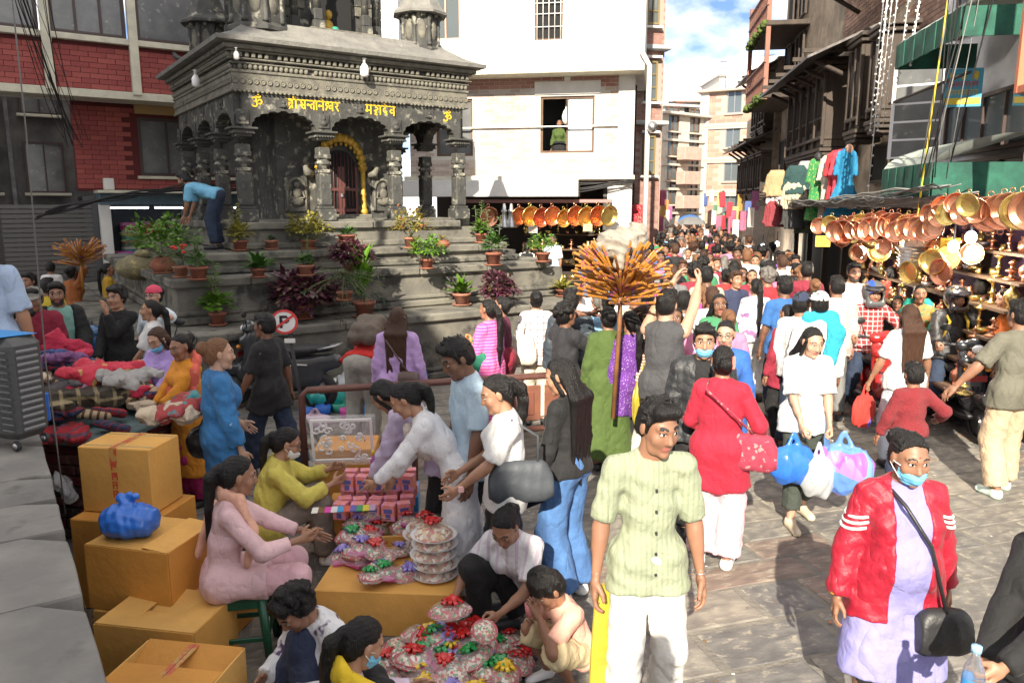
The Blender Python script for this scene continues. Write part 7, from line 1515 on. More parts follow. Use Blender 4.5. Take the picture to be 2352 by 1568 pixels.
def glasses(root):
    I = INFO[root.name]; m = MB()
    for q in (-1, 1): m.tube([(q*.031+.019*math.cos(t_*.63), .099, .012+.015*math.sin(t_*.63)) for t_ in range(11)], .0016, 4); m.tube([(q*.05, .096, .016), (q*.078, .0, .014)], .0016, 4)
    m.tube([(-.012, .1, .014), (.012, .1, .014)], .0016, 4); V = (np.array(m.v)*I['hs']) @ I['HM'].T+I['hc']; me = bpy.data.meshes.new('glasses'); me.from_pydata([tuple(p) for p in V], [], m.f); me.materials.append(BLK); link('glasses', me, root)
def backpack(root, m, label, s=1.0):
    I = INFO[root.name]; c = I['P']+I['U']*.30*I['s']-I['F']*.20*I['s']; S = SD((-.22, -.17, -.28), (.22, .17, .28), .012); S.rc((-.07, 0, -.13), (-.07, 0, .12), .09, .08, k=.05); S.rc((.07, 0, -.13), (.07, 0, .12), .09, .08, k=.05); S.rc((-.06, -.08, -.10), (.06, -.08, -.10), .06, k=.03); S.rc((-.1, -.03, .13), (.1, -.03, .13), .06, k=.04); S.folds(.006, 34, 2, .8); V, F = S.mesh()
    B = np.stack([I['R'], I['F'], I['U']]); o = link('backpack', quadmesh('backpack', (V*s) @ B+c, F, m)); o.matrix_world = I['M']; tag(o, label, 'backpack')
    for q in (-1, 1): MB().tube([c+I['U']*.16+I['R']*q*.08+I['F']*.06, I['P']+I['U']*.49*I['s']+I['R']*q*.10, I['P']+I['U']*.38*I['s']+I['F']*.15*I['s']+I['R']*q*.10, I['P']+I['U']*.2*I['s']+I['F']*.10+I['R']*q*.14], .016, 6).obj('strap', m, o)
    return o
NR = .0105
g1 = person('man in pale sage short sleeved shirt and white trousers looking aside', 1520, 925, 1.70, 184, 'm', 1, 'short', top=(C('sage', (.28, .31, .21), pat=('stripe', (.24, .275, .185), 40, .4, 0)), .46, .15, .012, .008), bot=(C('offwhite', (.70, .68, .64)), 'trouser', .97, .03), look=(20, 15), lh=(-.25, .06, .77), rh=(.26, .05, .77), res=NR, shoes='shoe_tan', w=.88, beard=0)
I = INFO[g1.name]
for k in range(5): p = I['P']+I['U']*(.36-.095*k)*I['s']+I['F']*(.128+.008*k)*I['s']; o = MB().sphere(tuple(p), (.007, .004, .007), 8, 6).obj('button', BLK, g1)
MB().tube([Vector(I['hd'][-1])+Vector((.03*math.cos(a), .026*math.sin(a), .015)) for a in [t_*.63 for t_ in range(11)]], .0035, 5).obj('bracelet', STEEL, g1)
yb = MB().prism([(-.05, .02), (.05, .03), (.07, -.25), (.04, -.52), (-.08, -.66), (-.07, -.3)], .02).obj('shopping_bag', mat('yellow_plastic', (.48, .38, .04), .45, var=.3, vscale=3, bump=.8, bscale=6), label='flat yellow shopping bag hanging beside the man in the sage shirt', cat='bag'); yb.location = handpos(g1, 1)+Vector((.07, .06, .0)); yb.rotation_euler = (0, 0, R(12))
g2 = person('woman in red jacket with white sleeve stripes, lavender kurta and blue mask', 2098, 1000, 1.58, 176, 'f', 1, 'bun', top=(C('lilac', (.25, .24, .52)), 1, .44, .018), over=(C('jacket_red', (.36, .010, .03), rough=.5, var=.2), 1, .16, .010, .009, .075), bot=(BK, 'trouser', .97, -.012), look=(4, 12), w=1.16, belly=.03, mask=MBLU, bindi=True, res=NR, rh=(.30, .06, .76), lh=(-.30, -.08, .82))
I = INFO[g2.name]
for k in range(3):
    for q in (-1, 1): a = I['sh'][q]*.70+I['el'][q]*.30+(I['el'][q]-I['sh'][q])*.11*k; MB().tube([Vector(a)+Vector((q*(.073*math.cos(t_)), .078*math.sin(t_), -.02*math.cos(t_))) for t_ in [-1.2+.4*i for i in range(9)]], .0075, 6).obj('sleeve_stripe', WHITE, g2)
for k in range(4): MB().tube([Vector(I['hd'][1])+Vector((.038*math.cos(t_), .034*math.sin(t_), .02+.012*k)) for t_ in [i*.63 for i in range(11)]], .0045, 5).obj('bangle', mat('bangle_%d' % k, ((.6, .3, .03), (.03, .3, .3), (.6, .1, .05), (.6, .45, .1))[k], .3, .4), g2)
p = wpt(g2, I['P']+np.array((-.16, .17, -.06))); bag('small black leather shoulder bag slung across the woman in the red jacket', p, R(180), (.18, .08, .21), mat('black_leather', (.02, .02, .022), .45, bump=.2), [p+Vector((0, -.02, -.02)), wpt(g2, I['P']+I['U']*.25+I['F']*.20+I['R']*-.06), wpt(g2, I['P']+I['U']*.42+I['F']*.17+I['R']*.05), wpt(g2, I['nb']+I['R']*.08)])
g3 = person('woman in black pullover with long hair holding a water bottle', 2452, 1120, 1.56, 108, 'f', 0, 'long', top=(BK, 1, .1, .02), bot=(BK, 'trouser', .97, .02), look=(0, 8), lh=(-.12, .44, 1.05), rh=(.02, .36, .95), res=NR, hand_k=('grip', 'grip'))
p = handpos(g3, -1)+Vector((-.05, -.01, -.02)); bo = empty('water_bottle', 'clear plastic water bottle with blue label in the hand of the woman in black', 'bottle', p); MB().lathe([(.03, -.17), (.036, -.16), (.036, .05), (.033, .07), (.014, .12), (.014, .14)], 16).obj('bottle_body', mat('clear_pet', (.75, .82, .9), .06, trans=.9, alpha=.75), bo); MB().lathe([(.037, -.05), (.037, .04)], 16, cap=False).obj('paper_label', mat('bottle_label', (.05, .25, .6), .4), bo); MB().lathe([(.017, .135), (.017, .158), (.001, .16)], 12).obj('cap', mat('cap_blue', (.3, .55, .8), .4), bo)
g4 = person('woman in black top and wide blue jeans holding a phone, long black hair', 1275, 826, 1.62, 52, 'f', 0, 'longer', top=(BK, .96, .03, .010), bot=(JN, 'trouser', .98, .055), look=(22, 22), lh=(-.24, .10, .80), rh=(.26, .06, .80), res=NR, shoes='shoe_white', hand_k=('grip', 'relax'))
o = MB().box((0, 0, 0), (.012, .075, .15), .006).obj('phone', mat('phone_black', (.015, .017, .03), .15), label='dark blue phone in the hand of the woman in jeans', cat='phone'); o.location = handpos(g4, -1)+Vector((.0, -.03, -.01)); o.rotation_euler = (R(60), 0, R(60))
g5 = person('woman in white blouse with pink watch and grey tote bag', 1128, 866, 1.58, 100, 'f', 0, 'ponyshort', top=(WH, .42, .12, .018), bot=(BK, 'trouser', .97, .02), look=(0, 22), lh=(-.10, .33, .97), rh=(.12, .30, 1.0), res=NR, w=1.05)
I = INFO[g5.name]; p = wpt(g5, I['P']+np.array((-.15, -.06, .20))); bag('big grey leather tote on the arm of the woman in the white blouse', p, R(8), (.29, .09, .24), mat('grey_leather', (.05, .058, .068), .6, bump=.15), [p+Vector((-.1, 0, -.02)), p+Vector((-.09, .02, .16)), wpt(g5, I['sh'][-1]+np.array((-.02, 0, .06))), p+Vector((.1, .02, .16)), p+Vector((.1, 0, -.02))])
box('watch', tuple(I['hd'][-1]+np.array((-.028, -.02, .01))), (.012, .035, .04), mat('pink_watch', (.7, .4, .4), .4), g5, bev=.004)
g6 = person('man in light blue tee shirt looking down at the stall', 1032, 786, 1.74, 112, 'm', 2, 'short', top=(C('lightblue', (.42, .55, .66)), .42, .13, .016), bot=(BK, 'trouser', .97, .02), look=(5, 30), lh=(-.26, .10, .78), res=NR, shoes='shoe_white')
g7 = person('woman in white printed kurta bending to reach over the cartons', 908, 886, 1.56, 92, 'f', 0, 'pony', top=(C('white_print', (.74, .74, .76), pat=('floral', (.55, .45, .35), 26, .10)), .97, .82, .016), bot=(WH, 'trouser', .97, .02), lean=34, look=(0, 18), lh=(-.10, .72, .72), rh=(.12, .50, .80), res=NR, shoes='shoe_pink', hand_k=('point', 'grip'))
I = INFO[g7.name]; S = SD(I['P']-.4, I['P']+(.4, .5, .7), .013); S.el(I['P']+I['U']*.33*I['s']+I['F']*.125*I['s'], (.085, .06, .15), .02, M=np.stack([I['R'], I['F'], I['U']], 1)); V, F = S.mesh(); link('embroidered_yoke', quadmesh('embroidered_yoke', V, F, C('yoke', (.52, .45, .40), pat=('floral', (.32, .10, .10), 48, .22))), g7)
person('woman in lavender hooded top with black hair hanging down behind the kurta woman', 858, 884, 1.58, 75, 'f', 0, 'longer', top=(C('lavender_grey', (.50, .42, .58)), 1, .1, .028, .012), bot=(BK, 'trouser', .97, .02), lean=48, look=(0, 25), lh=(-.1, .6, .6), rh=(.15, .6, .7), res=.013)
g9 = person('seated woman in yellow sweater with curly ponytail, glasses and mask', 668, 985, 1.58, -72, 'f', 0, 'pony', top=(C('yellow', (.58, .50, .10)), .86, .1, .022, .010), bot=(C('taupe', (.24, .20, .165)), 'trouser', .97, .03), pz=.34, lean=14, look=(0, 14), lf=(-.14, .42, 0), rf=(.12, .48, 0), lh=(-.02, .52, .72), rh=(.16, .50, .66), res=NR, mask=WHITE, shoes='shoe_white', w=1.08); glasses(g9)
g10 = person('seated girl in pale pink kurta with peach scarf on a green stool', 553, 1050, 1.58, -70, 'f', 1, 'ponylong', top=(C('palepink', (.66, .44, .46)), .86, .26, .010), bot=(C('palepink2', (.62, .38, .42)), 'trouser', .96, .025), pz=.50, lean=10, look=(4, 8), lf=(-.12, .42, 0), rf=(.12, .45, 0), lh=(-.06, .52, .70), rh=(.12, .46, .74), res=NR, hand_k=('open', 'relax')); drape(g10, 'scarf', C('peach', (.66, .36, .26)), [(.12, .13, .16), (.13, .14, .34), (.10, .05, .50), (0, -.06, .53), (-.10, .04, .50), (-.13, -.10, .36), (-.12, -.14, .10)], .045, 2.0)
person('woman in white blouse with purple flowers crouching with curly bun', 648, 1372, 1.56, 140, 'f', 1, 'curly', top=(C('white_purple', (.72, .72, .74), pat=('blotch', (.10, .05, .14), 8, .60)), 1, .1, .026, .010), bot=(NV, 'trouser', .97, .03), pz=.14, lean=26, look=(0, 28), lf=(-.16, .42, 0), rf=(.16, .42, 0), lh=(-.12, .45, .30), rh=(.12, .45, .30), res=NR)
g12 = person('crouching woman with long ponytail, mask and yellow scarf seen from behind', 852, 1422, 1.56, -58, 'f', 0, 'pony', top=(C('palelilac', (.60, .48, .58)), 1, .1, .02), bot=(BK, 'trouser', .97, .03), pz=.14, lean=16, look=(0, 18), lf=(-.14, .40, 0), rf=(.14, .42, 0), lh=(-.1, .5, .35), rh=(.12, .5, .3), res=NR, mask=MBLU); drape(g12, 'scarf', C('yellow_scarf', (.70, .48, .02)), [(-.14, .10, .22), (-.12, .08, .44), (-.05, -.07, .52), (.06, -.07, .52), (.12, .08, .44), (.13, .12, .2)], .05, 2)
g13 = person('woman in white striped blouse squatting to arrange the gift packs', 1150, 1186, 1.58, 158, 'f', 1, 'pony', top=(C('white_stripe', (.74, .73, .75), pat=('stripe', (.60, .52, .62), 16, .3, 0)), .40, .06, .016), bot=(BK, 'trouser', .97, .02), pz=.25, lean=28, look=(0, 24), lf=(-.20, .28, 0), rf=(.20, .26, 0), lk=(-.45, 1, .5), rk=(.45, 1, .5), lh=(-.06, .58, .36), rh=(.26, .50, .36), res=NR, bindi=True, hand_k=('grip', 'grip'))
gift(handpos(g13, 1)+Vector((.0, -.06, -.02)), 'leaf', 'red', .3, (0, 0), 'red bowed gift pack held by the squatting woman', None); gift(handpos(g13, -1)+Vector((-.02, -.06, -.03)), 'basket', None, .3, (.5, 0), 'round sweet pack in the other hand of the squatting woman', None, .7)
g14 = person('small boy in peach tee shirt squatting and sipping a drink', 1243, 1323, 1.16, 122, 'c', 1, 'fringe', top=(C('peach_tee', (.66, .36, .28)), .42, .08, .016), bot=(C('beige_shorts', (.55, .45, .27)), 'shorts', .50, .03), pz=.20, lean=24, look=(0, 20), lf=(-.14, .22, 0), rf=(.16, .24, 0), lk=(-.25, 1, .6), rk=(.25, 1, .6), lh=(-.02, .42, .70), rh=(.10, .40, .60), res=.010, shoes='shoe_white', hand_k=('grip', 'grip'))
o = MB().lathe([(.02, 0), (.03, .07), (.028, .07)], 10).obj('drink_cup', mat('pink_cup', (.6, .2, .22), .3), label='pink drink cup in the hands of the squatting boy', cat='cup'); o.location = handpos(g14, 1)
g15 = person('woman in blue embroidered denim top with bun carrying a black bag', 503, 778, 1.62, -58, 'f', 3, 'bun', 'l', top=(C('denim_top', (.035, .18, .42), var=.3, pat=('floral', (.45, .5, .6), 9, .07)), .9, .28, .03, .010), bot=(JN, 'trouser', .97, .015), look=(-8, 6), rh=(.27, .12, .74), lh=(-.22, .20, .95), res=.012); sack('black plastic carrier bag on the arm of the woman in denim', wpt(g15, INFO[g15.name]['P']+np.array((-.22, -.05, .08))), mat('black_plastic', (.02, .02, .022), .3), .9)
person('boy in black tee shirt and dark jeans walking past the parked scooter', 608, 722, 1.55, 72, 'm', 2, 'short', top=(C('black_tee', (.014, .014, .016), pat=('blotch', (.3, .28, .26), 6, .74)), .44, .22, .022), bot=(JD, 'trouser', .97, .045), lf=(-.10, .25, 0), rf=(.10, -.25, 0), lh=(-.26, .22, .78), rh=(.26, -.08, .80), res=.013)
person('woman in lilac cardigan with blue mask sorting textiles', 352, 757, 1.5, 165, 'f', 3, 'long', 'b', top=(C('lilac_card', (.42, .30, .66)), 1, .15, .02), bot=(MAR, 'trouser', .97, .02), look=(-5, 28), lh=(-.08, .36, .95), rh=(.16, .36, .98), mask=MBLU, res=.013)
g18 = person('woman in orange kurta and coral patterned shawl beside the textile heap', 408, 770, 1.5, 140, 'f', 1, 'bun', top=(C('orange', (.68, .26, .02)), .8, .6, .016), bot=(C('hotpink', (.55, .03, .18)), 'trouser', .97, .04), look=(12, 14), lh=(-.05, .36, 1.0), rh=(.12, .32, .95), res=.013, w=1.1); drape(g18, 'shawl', C('coral', (.70, .13, .09), pat=('blotch', (.7, .38, .18), 12, .58)), [(-.16, .06, .1), (-.17, .02, .4), (-.12, -.04, .5), (0, -.09, .5), (.12, -.03, .46), (.14, .10, .3), (.05, .15, .15)], .06, 1.8)
person('young man in black polo leaning with his hand to his nose', 266, 660, 1.66, 170, 'm', 0, 'curly', top=(BK, 1, .1, .016), bot=(C('paleblue_jeans', (.20, .34, .5)), 'trouser', .97, .02), lh=(-.02, .22, 1.42), rh=(.12, .25, .92), res=.015)
person('woman in white tee with long ponytail turned towards the seated man', 345, 690, 1.56, 110, 'f', 0, 'pony', top=(WH, .44, .15, .024), bot=(BK, 'trouser', .97, .03), lh=(-.12, .32, .86), res=.015)
g21 = person('woman in white shirt with pink cap and glasses touching her face', 352, 658, 1.64, 168, 'f', 3, 'bun', top=(C('whiteblue', (.66, .74, .8)), .45, .1, .02), bot=(JN, 'trouser', .97, .02), lh=(-.10, .2, 1.40), res=.015); cap(g21, C('pink_cap', (.6, .06, .12)), False); glasses(g21)
g22 = person('man in maroon track jacket and grey cap beside the textile stall', 75, 662, 1.70, -160, 'm', 1, 'short', top=(WH, .4, .1, .012), over=(C('maroon_jacket', (.22, .012, .035)), 1, .12, .018, .008, .02), bot=(JD, 'trouser', .97, .02), look=(0, 10), res=.015); cap(g22, C('greycap', (.2, .19, .17)))
person('man in sea green tee and open black jacket holding red cloth', 128, 650, 1.72, -140, 'm', 1, 'short', top=(C('seagreen', (.20, .38, .32)), .4, .1, .014), over=(BK, 1, .12, .02, .008, .12), bot=(JD, 'trouser', .97, .02), look=(-15, 6), lh=(-.15, .32, 1.0), res=.015, beard=1)
o = link('red_cloth', HT_[2]); o.location = P(160, 790, Y=7.6); o.rotation_euler = (1.3, .4, .3); put_mat(o, HC[0]); tag(o, 'red cloth dangling from the hand of the man in the black jacket', 'cloth')
person('man in navy shirt leaning over the textile heap', 58, 708, 1.66, -75, 'm', 1, 'curly', top=(NV, .45, .1, .016), bot=(JD, 'trouser', .97, .02), lean=24, look=(0, 20), lh=(-.1, .62, .95), rh=(.15, .62, .90), res=.015, beard=1)
person('man in pale blue polo standing by the grey suitcase', h=1.7, f=10, g='m', skin=0, loc=(P(-32, 700, Y=5.3).x, 5.3, .72), top=(C('polo_blue', (.35, .45, .62)), .45, .12, .02), bot=(GRY, 'trouser', .97, .02), res=.013)
person('person in rust kurta lifting a fan of flutes in the shaded alley', 165, 612, 1.56, -20, 'f', 2, 'bun', top=(C('rust', (.30, .09, .02)), .9, .2, .02), bot=(BK, 'trouser', .97, .02), rh=(.12, .2, 1.62), res=.02)
person('child in white shirt carried in the shaded alley', 115, 602, 1.2, 20, 'c', 1, 'short', top=(WH, .45, .1, .02), bot=(JD, 'trouser', .97, .02), gz=.4, res=.02); person('woman in mustard kurta standing by the rolling shutter', 246, 605, 1.55, -60, 'f', 1, 'pony', top=(C('mustard', (.52, .30, .02)), .8, .4, .02), bot=(BK, 'trouser', .97, .02), res=.02)
person('person in yellow shirt deep in the shaded alley', 105, 640, 1.6, 10, 'm', 1, 'short', top=(C('alley_yellow', (.5, .38, .03)), .4, .1, .02), bot=(JD, 'trouser', .97, .02), res=.02); person('person in red shirt deep in the shaded alley', 65, 628, 1.62, 170, 'm', 1, 'short', top=(RED, .4, .1, .02), bot=(JD, 'trouser', .97, .02), res=.02)
p = P(495, 573, z=1.92); person('man in sky blue tee bending over the plants on the temple steps', h=1.46, f=88, g='m', skin=1, loc=(p.x, p.y, 1.92), top=(C('skyblue', (.16, .42, .62)), .42, .05, .018), bot=(JD, 'trouser', .97, .03), lean=74, py=-.08, look=(0, -20), lh=(-.12, .50, .40), rh=(.14, .52, .42), beard=1, res=.015)
g29 = person('woman in lilac jacket with long brown hair and small brown bag', 912, 706, 1.6, -4, 'f', 3, 'longer', 'b', top=(LAV, 1, .16, .03, .010), bot=(CRM, 'trouser', .97, .04), res=.013, shoes='shoe_white'); p = wpt(g29, INFO[g29.name]['P']+np.array((.13, -.17, .12))); bag('small brown crossbody bag on the woman in the lilac jacket', p, 0, (.15, .07, .14), mat('brown_leather', (.09, .055, .045), .5), [p, wpt(g29, INFO[g29.name]['nb']+np.array((-.09, -.12, -.05)))])
p = P(828, 842, z=.93); g30 = person('man in red tee and grey cargo trousers bending forward under a backpack', h=1.72, f=-14, g='m', skin=0, loc=(p.x, p.y, 0), top=(C('red_tee', (.55, .02, .015)), .4, .02, .016), bot=(C('cargo_grey', (.34, .32, .28)), 'trouser', .97, .035), lean=66, look=(0, 20), lh=(-.15, .55, .6), rh=(.18, .55, .6), res=.013); backpack(g30, mat('brown_pack', (.11, .085, .065), .6, bump=.3), 'brown leather backpack on the bending man in red', 1.05); MB().box(tuple(INFO[g30.name]['P']+INFO[g30.name]['U']*.09), (.33, .25, .05), .02).obj('belt', BLK, g30)
g31 = person('woman in bright pink kurta with thick braid and green handbag', 1122, 688, 1.58, 55, 'f', 1, 'ponylong', top=(C('pinkkurta', (.70, .10, .36), pat=('stripe', (.74, .28, .48), 30, .3, 2)), .85, .78, .018), bot=(C('pinkpants', (.6, .08, .3)), 'trouser', .97, .05), res=.013, w=1.08, lh=(-.2, .15, .86)); I = INFO[g31.name]; p = wpt(g31, I['P']+np.array((-.21, .06, .16))); bag('green and orange handbag on the shoulder of the woman in pink', p, R(20), (.26, .10, .22), mat('green_leather', (.02, .17, .10), .4), [p+Vector((-.08, 0, 0)), wpt(g31, I['sh'][-1]+np.array((0, 0, .06))), p+Vector((.08, 0, 0))])
person('woman in plum sari walking beside the woman in bright pink', 1152, 682, 1.56, 80, 'f', 1, 'bun', top=(C('plum', (.12, .02, .05)), .8, .6, .02), bot=(MAR, 'skirt', .95, .05), res=.015)
g32 = person('woman in white and plum checked shirt with canvas tote, seen from behind', 1232, 668, 1.58, 2, 'f', 0, 'bun', top=(C('check', (.70, .62, .58), pat=('plaid', (.22, .10, .16), 13, .16, 0)), .95, .16, .026), bot=(CRM, 'trouser', .97, .03), res=.013); p = wpt(g32, INFO[g32.name]['P']+np.array((-.17, -.16, .22))); bag('cream canvas tote hanging behind the checked shirt woman', p, 0, (.24, .08, .36), C('canvas', (.58, .53, .42)), [p, wpt(g32, INFO[g32.name]['sh'][-1]+np.array((.03, 0, .06)))])
person('man in dark slate hooded jacket seen from behind the flute boy', 1312, 666, 1.68, -5, 'm', 1, 'short', top=(C('slate', (.045, .06, .075), rough=.5), 1, .14, .03, .012), bot=(BK, 'trouser', .97, .02), res=.014)
g34 = person('boy in black tee holding up the pole of flutes', 1297, 698, 1.60, -52, 'm', 2, 'curly', top=(C('black_tee2', (.02, .02, .024)), .46, .18, .026, .010), bot=(NV, 'trouser', .97, .03), rh=(.12, .46, 1.18), lh=(-.02, .38, 1.55), look=(0, -6), res=.012, hand_k=('open', 'grip'))
person('woman in long olive green kurta and red trousers behind the flutes', 1398, 705, 1.60, 8, 'f', 1, 'bun', top=(C('olive_kurta', (.06, .10, .02)), .9, .80, .018), bot=(C('redtrouser', (.55, .02, .02)), 'trouser', .97, .03), res=.014, w=1.1)
person('woman in violet dotted blouse behind the flute pole', 1448, 715, 1.56, 30, 'f', 1, 'pony', top=(C('violet_dot', (.12, .03, .24), pat=('floral', (.5, .4, .6), 60, .2)), .8, .3, .016), bot=(BK, 'trouser', .97, .02), res=.015)
g36 = person('young woman in brown striped tee and cream trousers checking her phone', 1490, 703, 1.62, -72, 'f', 0, 'pony', 'b', top=(C('brown_stripe', (.62, .48, .40), pat=('stripe', (.22, .11, .08), 34, .4, 2)), .46, .14, .024), bot=(C('cream_wide', (.66, .58, .48)), 'trouser', .98, .06), rh=(.14, .38, 1.06), lh=(-.14, .30, 1.0), look=(0, 22), res=.012, hand_k=('grip', 'relax'), shoes='shoe_tan')
o = MB().box((0, 0, 0), (.075, .14, .010), .005).obj('phone', MATS['phone_black'], label='black phone in the hands of the woman in the striped tee', cat='phone'); o.location = handpos(g36, 1); sack('yellow carrier bag hanging from the arm of the woman in the striped tee', wpt(g36, INFO[g36.name]['P']+np.array((.22, -.05, .15))), MATS['yellow_plastic'], 1.25, 1, (.9, .4, 1.7))
person('tall man in grey vest raising both arms to take a photo', 1532, 668, 1.82, -28, 'm', 3, 'short', top=(C('vest', (.055, .055, .06)), 0, .14, .014), bot=(C('charcoal', (.05, .05, .055)), 'trouser', .97, .03), lh=(-.02, .42, 1.80), rh=(.16, .44, 1.78), res=.013, w=1.12)
g38 = person('man in black jacket with blue mask and backpack coming towards the stalls', 1620, 748, 1.68, 168, 'm', 0, 'short', top=(BK, .45, .12, .016), over=(C('blackjacket', (.022, .024, .027), rough=.5), 1, .12, .02, .01, .06), bot=(BK, 'trouser', .97, .02), mask=MBLU, look=(0, 6), res=.012, w=1.08)
g39 = person('woman with glasses and red forehead mark behind the masked man', 1668, 738, 1.62, 166, 'f', 3, 'bun', top=(C('royal', (.03, .12, .42)), .8, .3, .016), bot=(BK, 'trouser', .97, .02), bindi=True, look=(-10, 10), res=.013); glasses(g39)
g40 = person('woman in red top and pale pink trousers with hair clip and strap bag', 1662, 795, 1.60, -24, 'f', 1, 'bunclip', top=(C('redtop', (.38, .012, .035)), .97, .30, .018), bot=(C('blush', (.68, .42, .46)), 'trouser', .97, .05), w=1.1, look=(20, 0), res=.012, mask=MBLU, shoes='shoe_white', rh=(.28, .18, .95), lh=(-.16, .25, .98))
I = INFO[g40.name]; MB().box(tuple(I['hc']+I['HM'] @ np.array((.05, -.145, .02))*I['hs']), (.02, .03, .09), .005).obj('hair_clip', mat('coral_clip', (.6, .2, .18), .4), g40); p = wpt(g40, I['P']+np.array((.24, -.04, .12))); bag('embroidered red cloth bag on the hip of the woman in red', p, R(-20), (.24, .08, .26), C('redbag', (.30, .03, .06), pat=('floral', (.45, .2, .2), 20, .25)), [p, wpt(g40, I['P']+np.array((.10, -.185, .30))), wpt(g40, I['P']+np.array((-.08, -.16, .44))), wpt(g40, I['nb']+np.array((-.09, -.03, 0)))])
person('woman in magenta top with auburn ponytail and tan bag', 1615, 656, 1.58, 0, 'f', 0, 'ponyshort', 'l', top=(C('magenta', (.62, .06, .28)), .85, .12, .018), bot=(BK, 'trouser', .97, .02), res=.015); person('woman in red and black shawl with hair bun', 1668, 618, 1.62, 5, 'f', 1, 'bun', top=(C('redblack', (.42, .03, .03)), .9, .3, .03), bot=(WH, 'trouser', .97, .02), res=.015, w=1.12)
person('woman in white floral blouse and white trousers with long ponytail', 1738, 640, 1.62, 6, 'f', 0, 'ponylong', top=(C('floral_white', (.72, .68, .72), pat=('blotch', (.24, .12, .26), 10, .56)), .92, .1, .022), bot=(WH, 'trouser', .97, .03), res=.014); person('man in royal blue tee with black gloves seen from behind', 1804, 636, 1.72, 8, 'm', 2, 'short', top=(C('royal_tee', (.03, .12, .34)), .42, .14, .018), bot=(JD, 'trouser', .97, .02), res=.015)
g45 = person('young woman in white tee and dark green trousers carrying plastic bags', 1872, 756, 1.62, 182, 'f', 3, 'long', top=(WH, .45, .14, .026, .009), bot=(C('darkgreen', (.045, .055, .045)), 'trouser', .90, .02), look=(5, 18), lh=(-.12, .26, .80), rh=(.10, .26, .82), res=.012, shoes='shoe_tan', rf=(.12, .20, 0), lf=(-.1, -.1, 0), hand_k=('grip', 'grip'))
h_ = handpos(g45, 1); sack('blue plastic carrier bag held by the woman in the white tee', h_+Vector((-.10, -.03, 0)), PLB_, 1.05, .3, (1, .8, 1.35)); sack('silver grey carrier bag between the blue and the purple one', h_+Vector((.10, -.04, -.08)), mat('silver_plastic', (.42, .44, .46), .25, .2, spec=.7), .95, .1, (.8, .7, 1.6)); sack('purple patterned carrier bag held by the woman in the white tee', handpos(g45, -1)+Vector((.10, -.02, 0)), PLPUR, 1.15, -.3, (1.1, .8, 1.5))
person('girl in maroon top with long wavy ponytail behind the white tee woman', 1812, 700, 1.52, 24, 'f', 1, 'ponylong', top=(MAR, 1, .2, .02), bot=(BK, 'trouser', .97, .02), res=.014)
g47 = person('man in white shirt and white cap with teal scarf over his shoulder', 1884, 672, 1.70, -6, 'm', 2, 'short', top=(WH, 1, .15, .024), bot=(JN, 'trouser', .97, .03), res=.014); cap(g47, WH); drape(g47, 'scarf', TEAL, [(.08, -.16, .12), (.14, -.14, .38), (.10, -.04, .50), (-.10, -.03, .50)], .07, 2)
g48 = person('man in navy cap and white mask beside the man in the white cap', 1842, 674, 1.66, -40, 'm', 1, 'short', top=(WH, .9, .12, .02), bot=(JD, 'trouser', .97, .02), mask=WHITE, res=.015); cap(g48, NV)
person('man in dusty pink shirt seen from behind', 1925, 636, 1.72, -4, 'm', 1, 'short', top=(C('dusty', (.52, .42, .39)), .95, .16, .024), bot=(GRY, 'trouser', .97, .02), res=.014); person('bearded man in white shirt walking towards the square', 1962, 606, 1.76, 178, 'm', 0, 'short', top=(WH, .45, .15, .02), bot=(KHK, 'trouser', .97, .02), beard=1, res=.015)
HEL = mat('helmet_grey', (.09, .095, .10), .3, coat=.5); HELB = mat('helmet_black', (.012, .012, .014), .15, coat=.8)
def rider(label, u, v, top, m, sl, scol, stripe=None, f=176):
    r = person(label, u, v, 1.72, f, 'm', 1, None, top=top, bot=(JD, 'trouser', .97, .03), pz=.86, lf=(-.32, .08, 0), rf=(.32, .08, 0), rh=(.34, .42, 1.00), lh=(-.34, .42, 1.00), res=.013, look=(0, 8), hand_k=('grip', 'grip')); helmet(r, m, stripe)
    b = r.location; d = Vector((-math.sin(R(f)), math.cos(R(f)), 0)); scooter(sl, b+d*.22, R(f), scol); return r
rider('rider in red checked shirt and grey helmet on a red scooter', 2008, 652, (C('redcheck', (.32, .03, .035), pat=('plaid', (.6, .55, .52), 17, .2, 0)), .95, .12, .024), HEL, 'red and black scooter ridden through the crowd by the man in checks', (.30, .015, .015), mat('helmet_blue', (.02, .08, .5), .3)); r2 = rider('rider in black jacket and black helmet with yellow straps', 2200, 662, (C('blackshell', (.02, .02, .023), rough=.5), 1, .12, .028), HELB, 'black motor scooter ridden beside the shops by the man in the black helmet', (.02, .022, .025)); backpack(r2, C('yellowpack', (.55, .38, .03)), 'yellow strapped backpack on the rider with the black helmet', .9)
g52 = person('woman in white tee with long brown hair holding a small boy by the hand', 2092, 700, 1.62, 2, 'f', 1, 'longer', 'b', top=(WH, .40, .10, .018), bot=(C('ice_jeans', (.48, .54, .60)), 'trouser', .97, .05), lh=(-.34, .12, .78), rh=(.32, .14, .80), w=1.08, res=.012, hand_k=('grip', 'grip')); sack('red and blue cloth bag in the hand of the woman in the white tee', handpos(g52, -1), C('redcarrier', (.55, .04, .03), pat=('blotch', (.03, .1, .5), 3, .62)), 1.0, .4, (.8, .5, 1.5))
person('small boy in maroon school sweater held by both hands, seen from behind', 2102, 836, 1.22, 0, 'c', 1, 'short', top=(C('sweater', (.25, .022, .03), bump=.5, bscale=200), 1, .05, .022), bot=(NV, 'trouser', .97, .03), rh=(.40, .12, 1.05), lh=(-.34, .12, .76), res=.011)
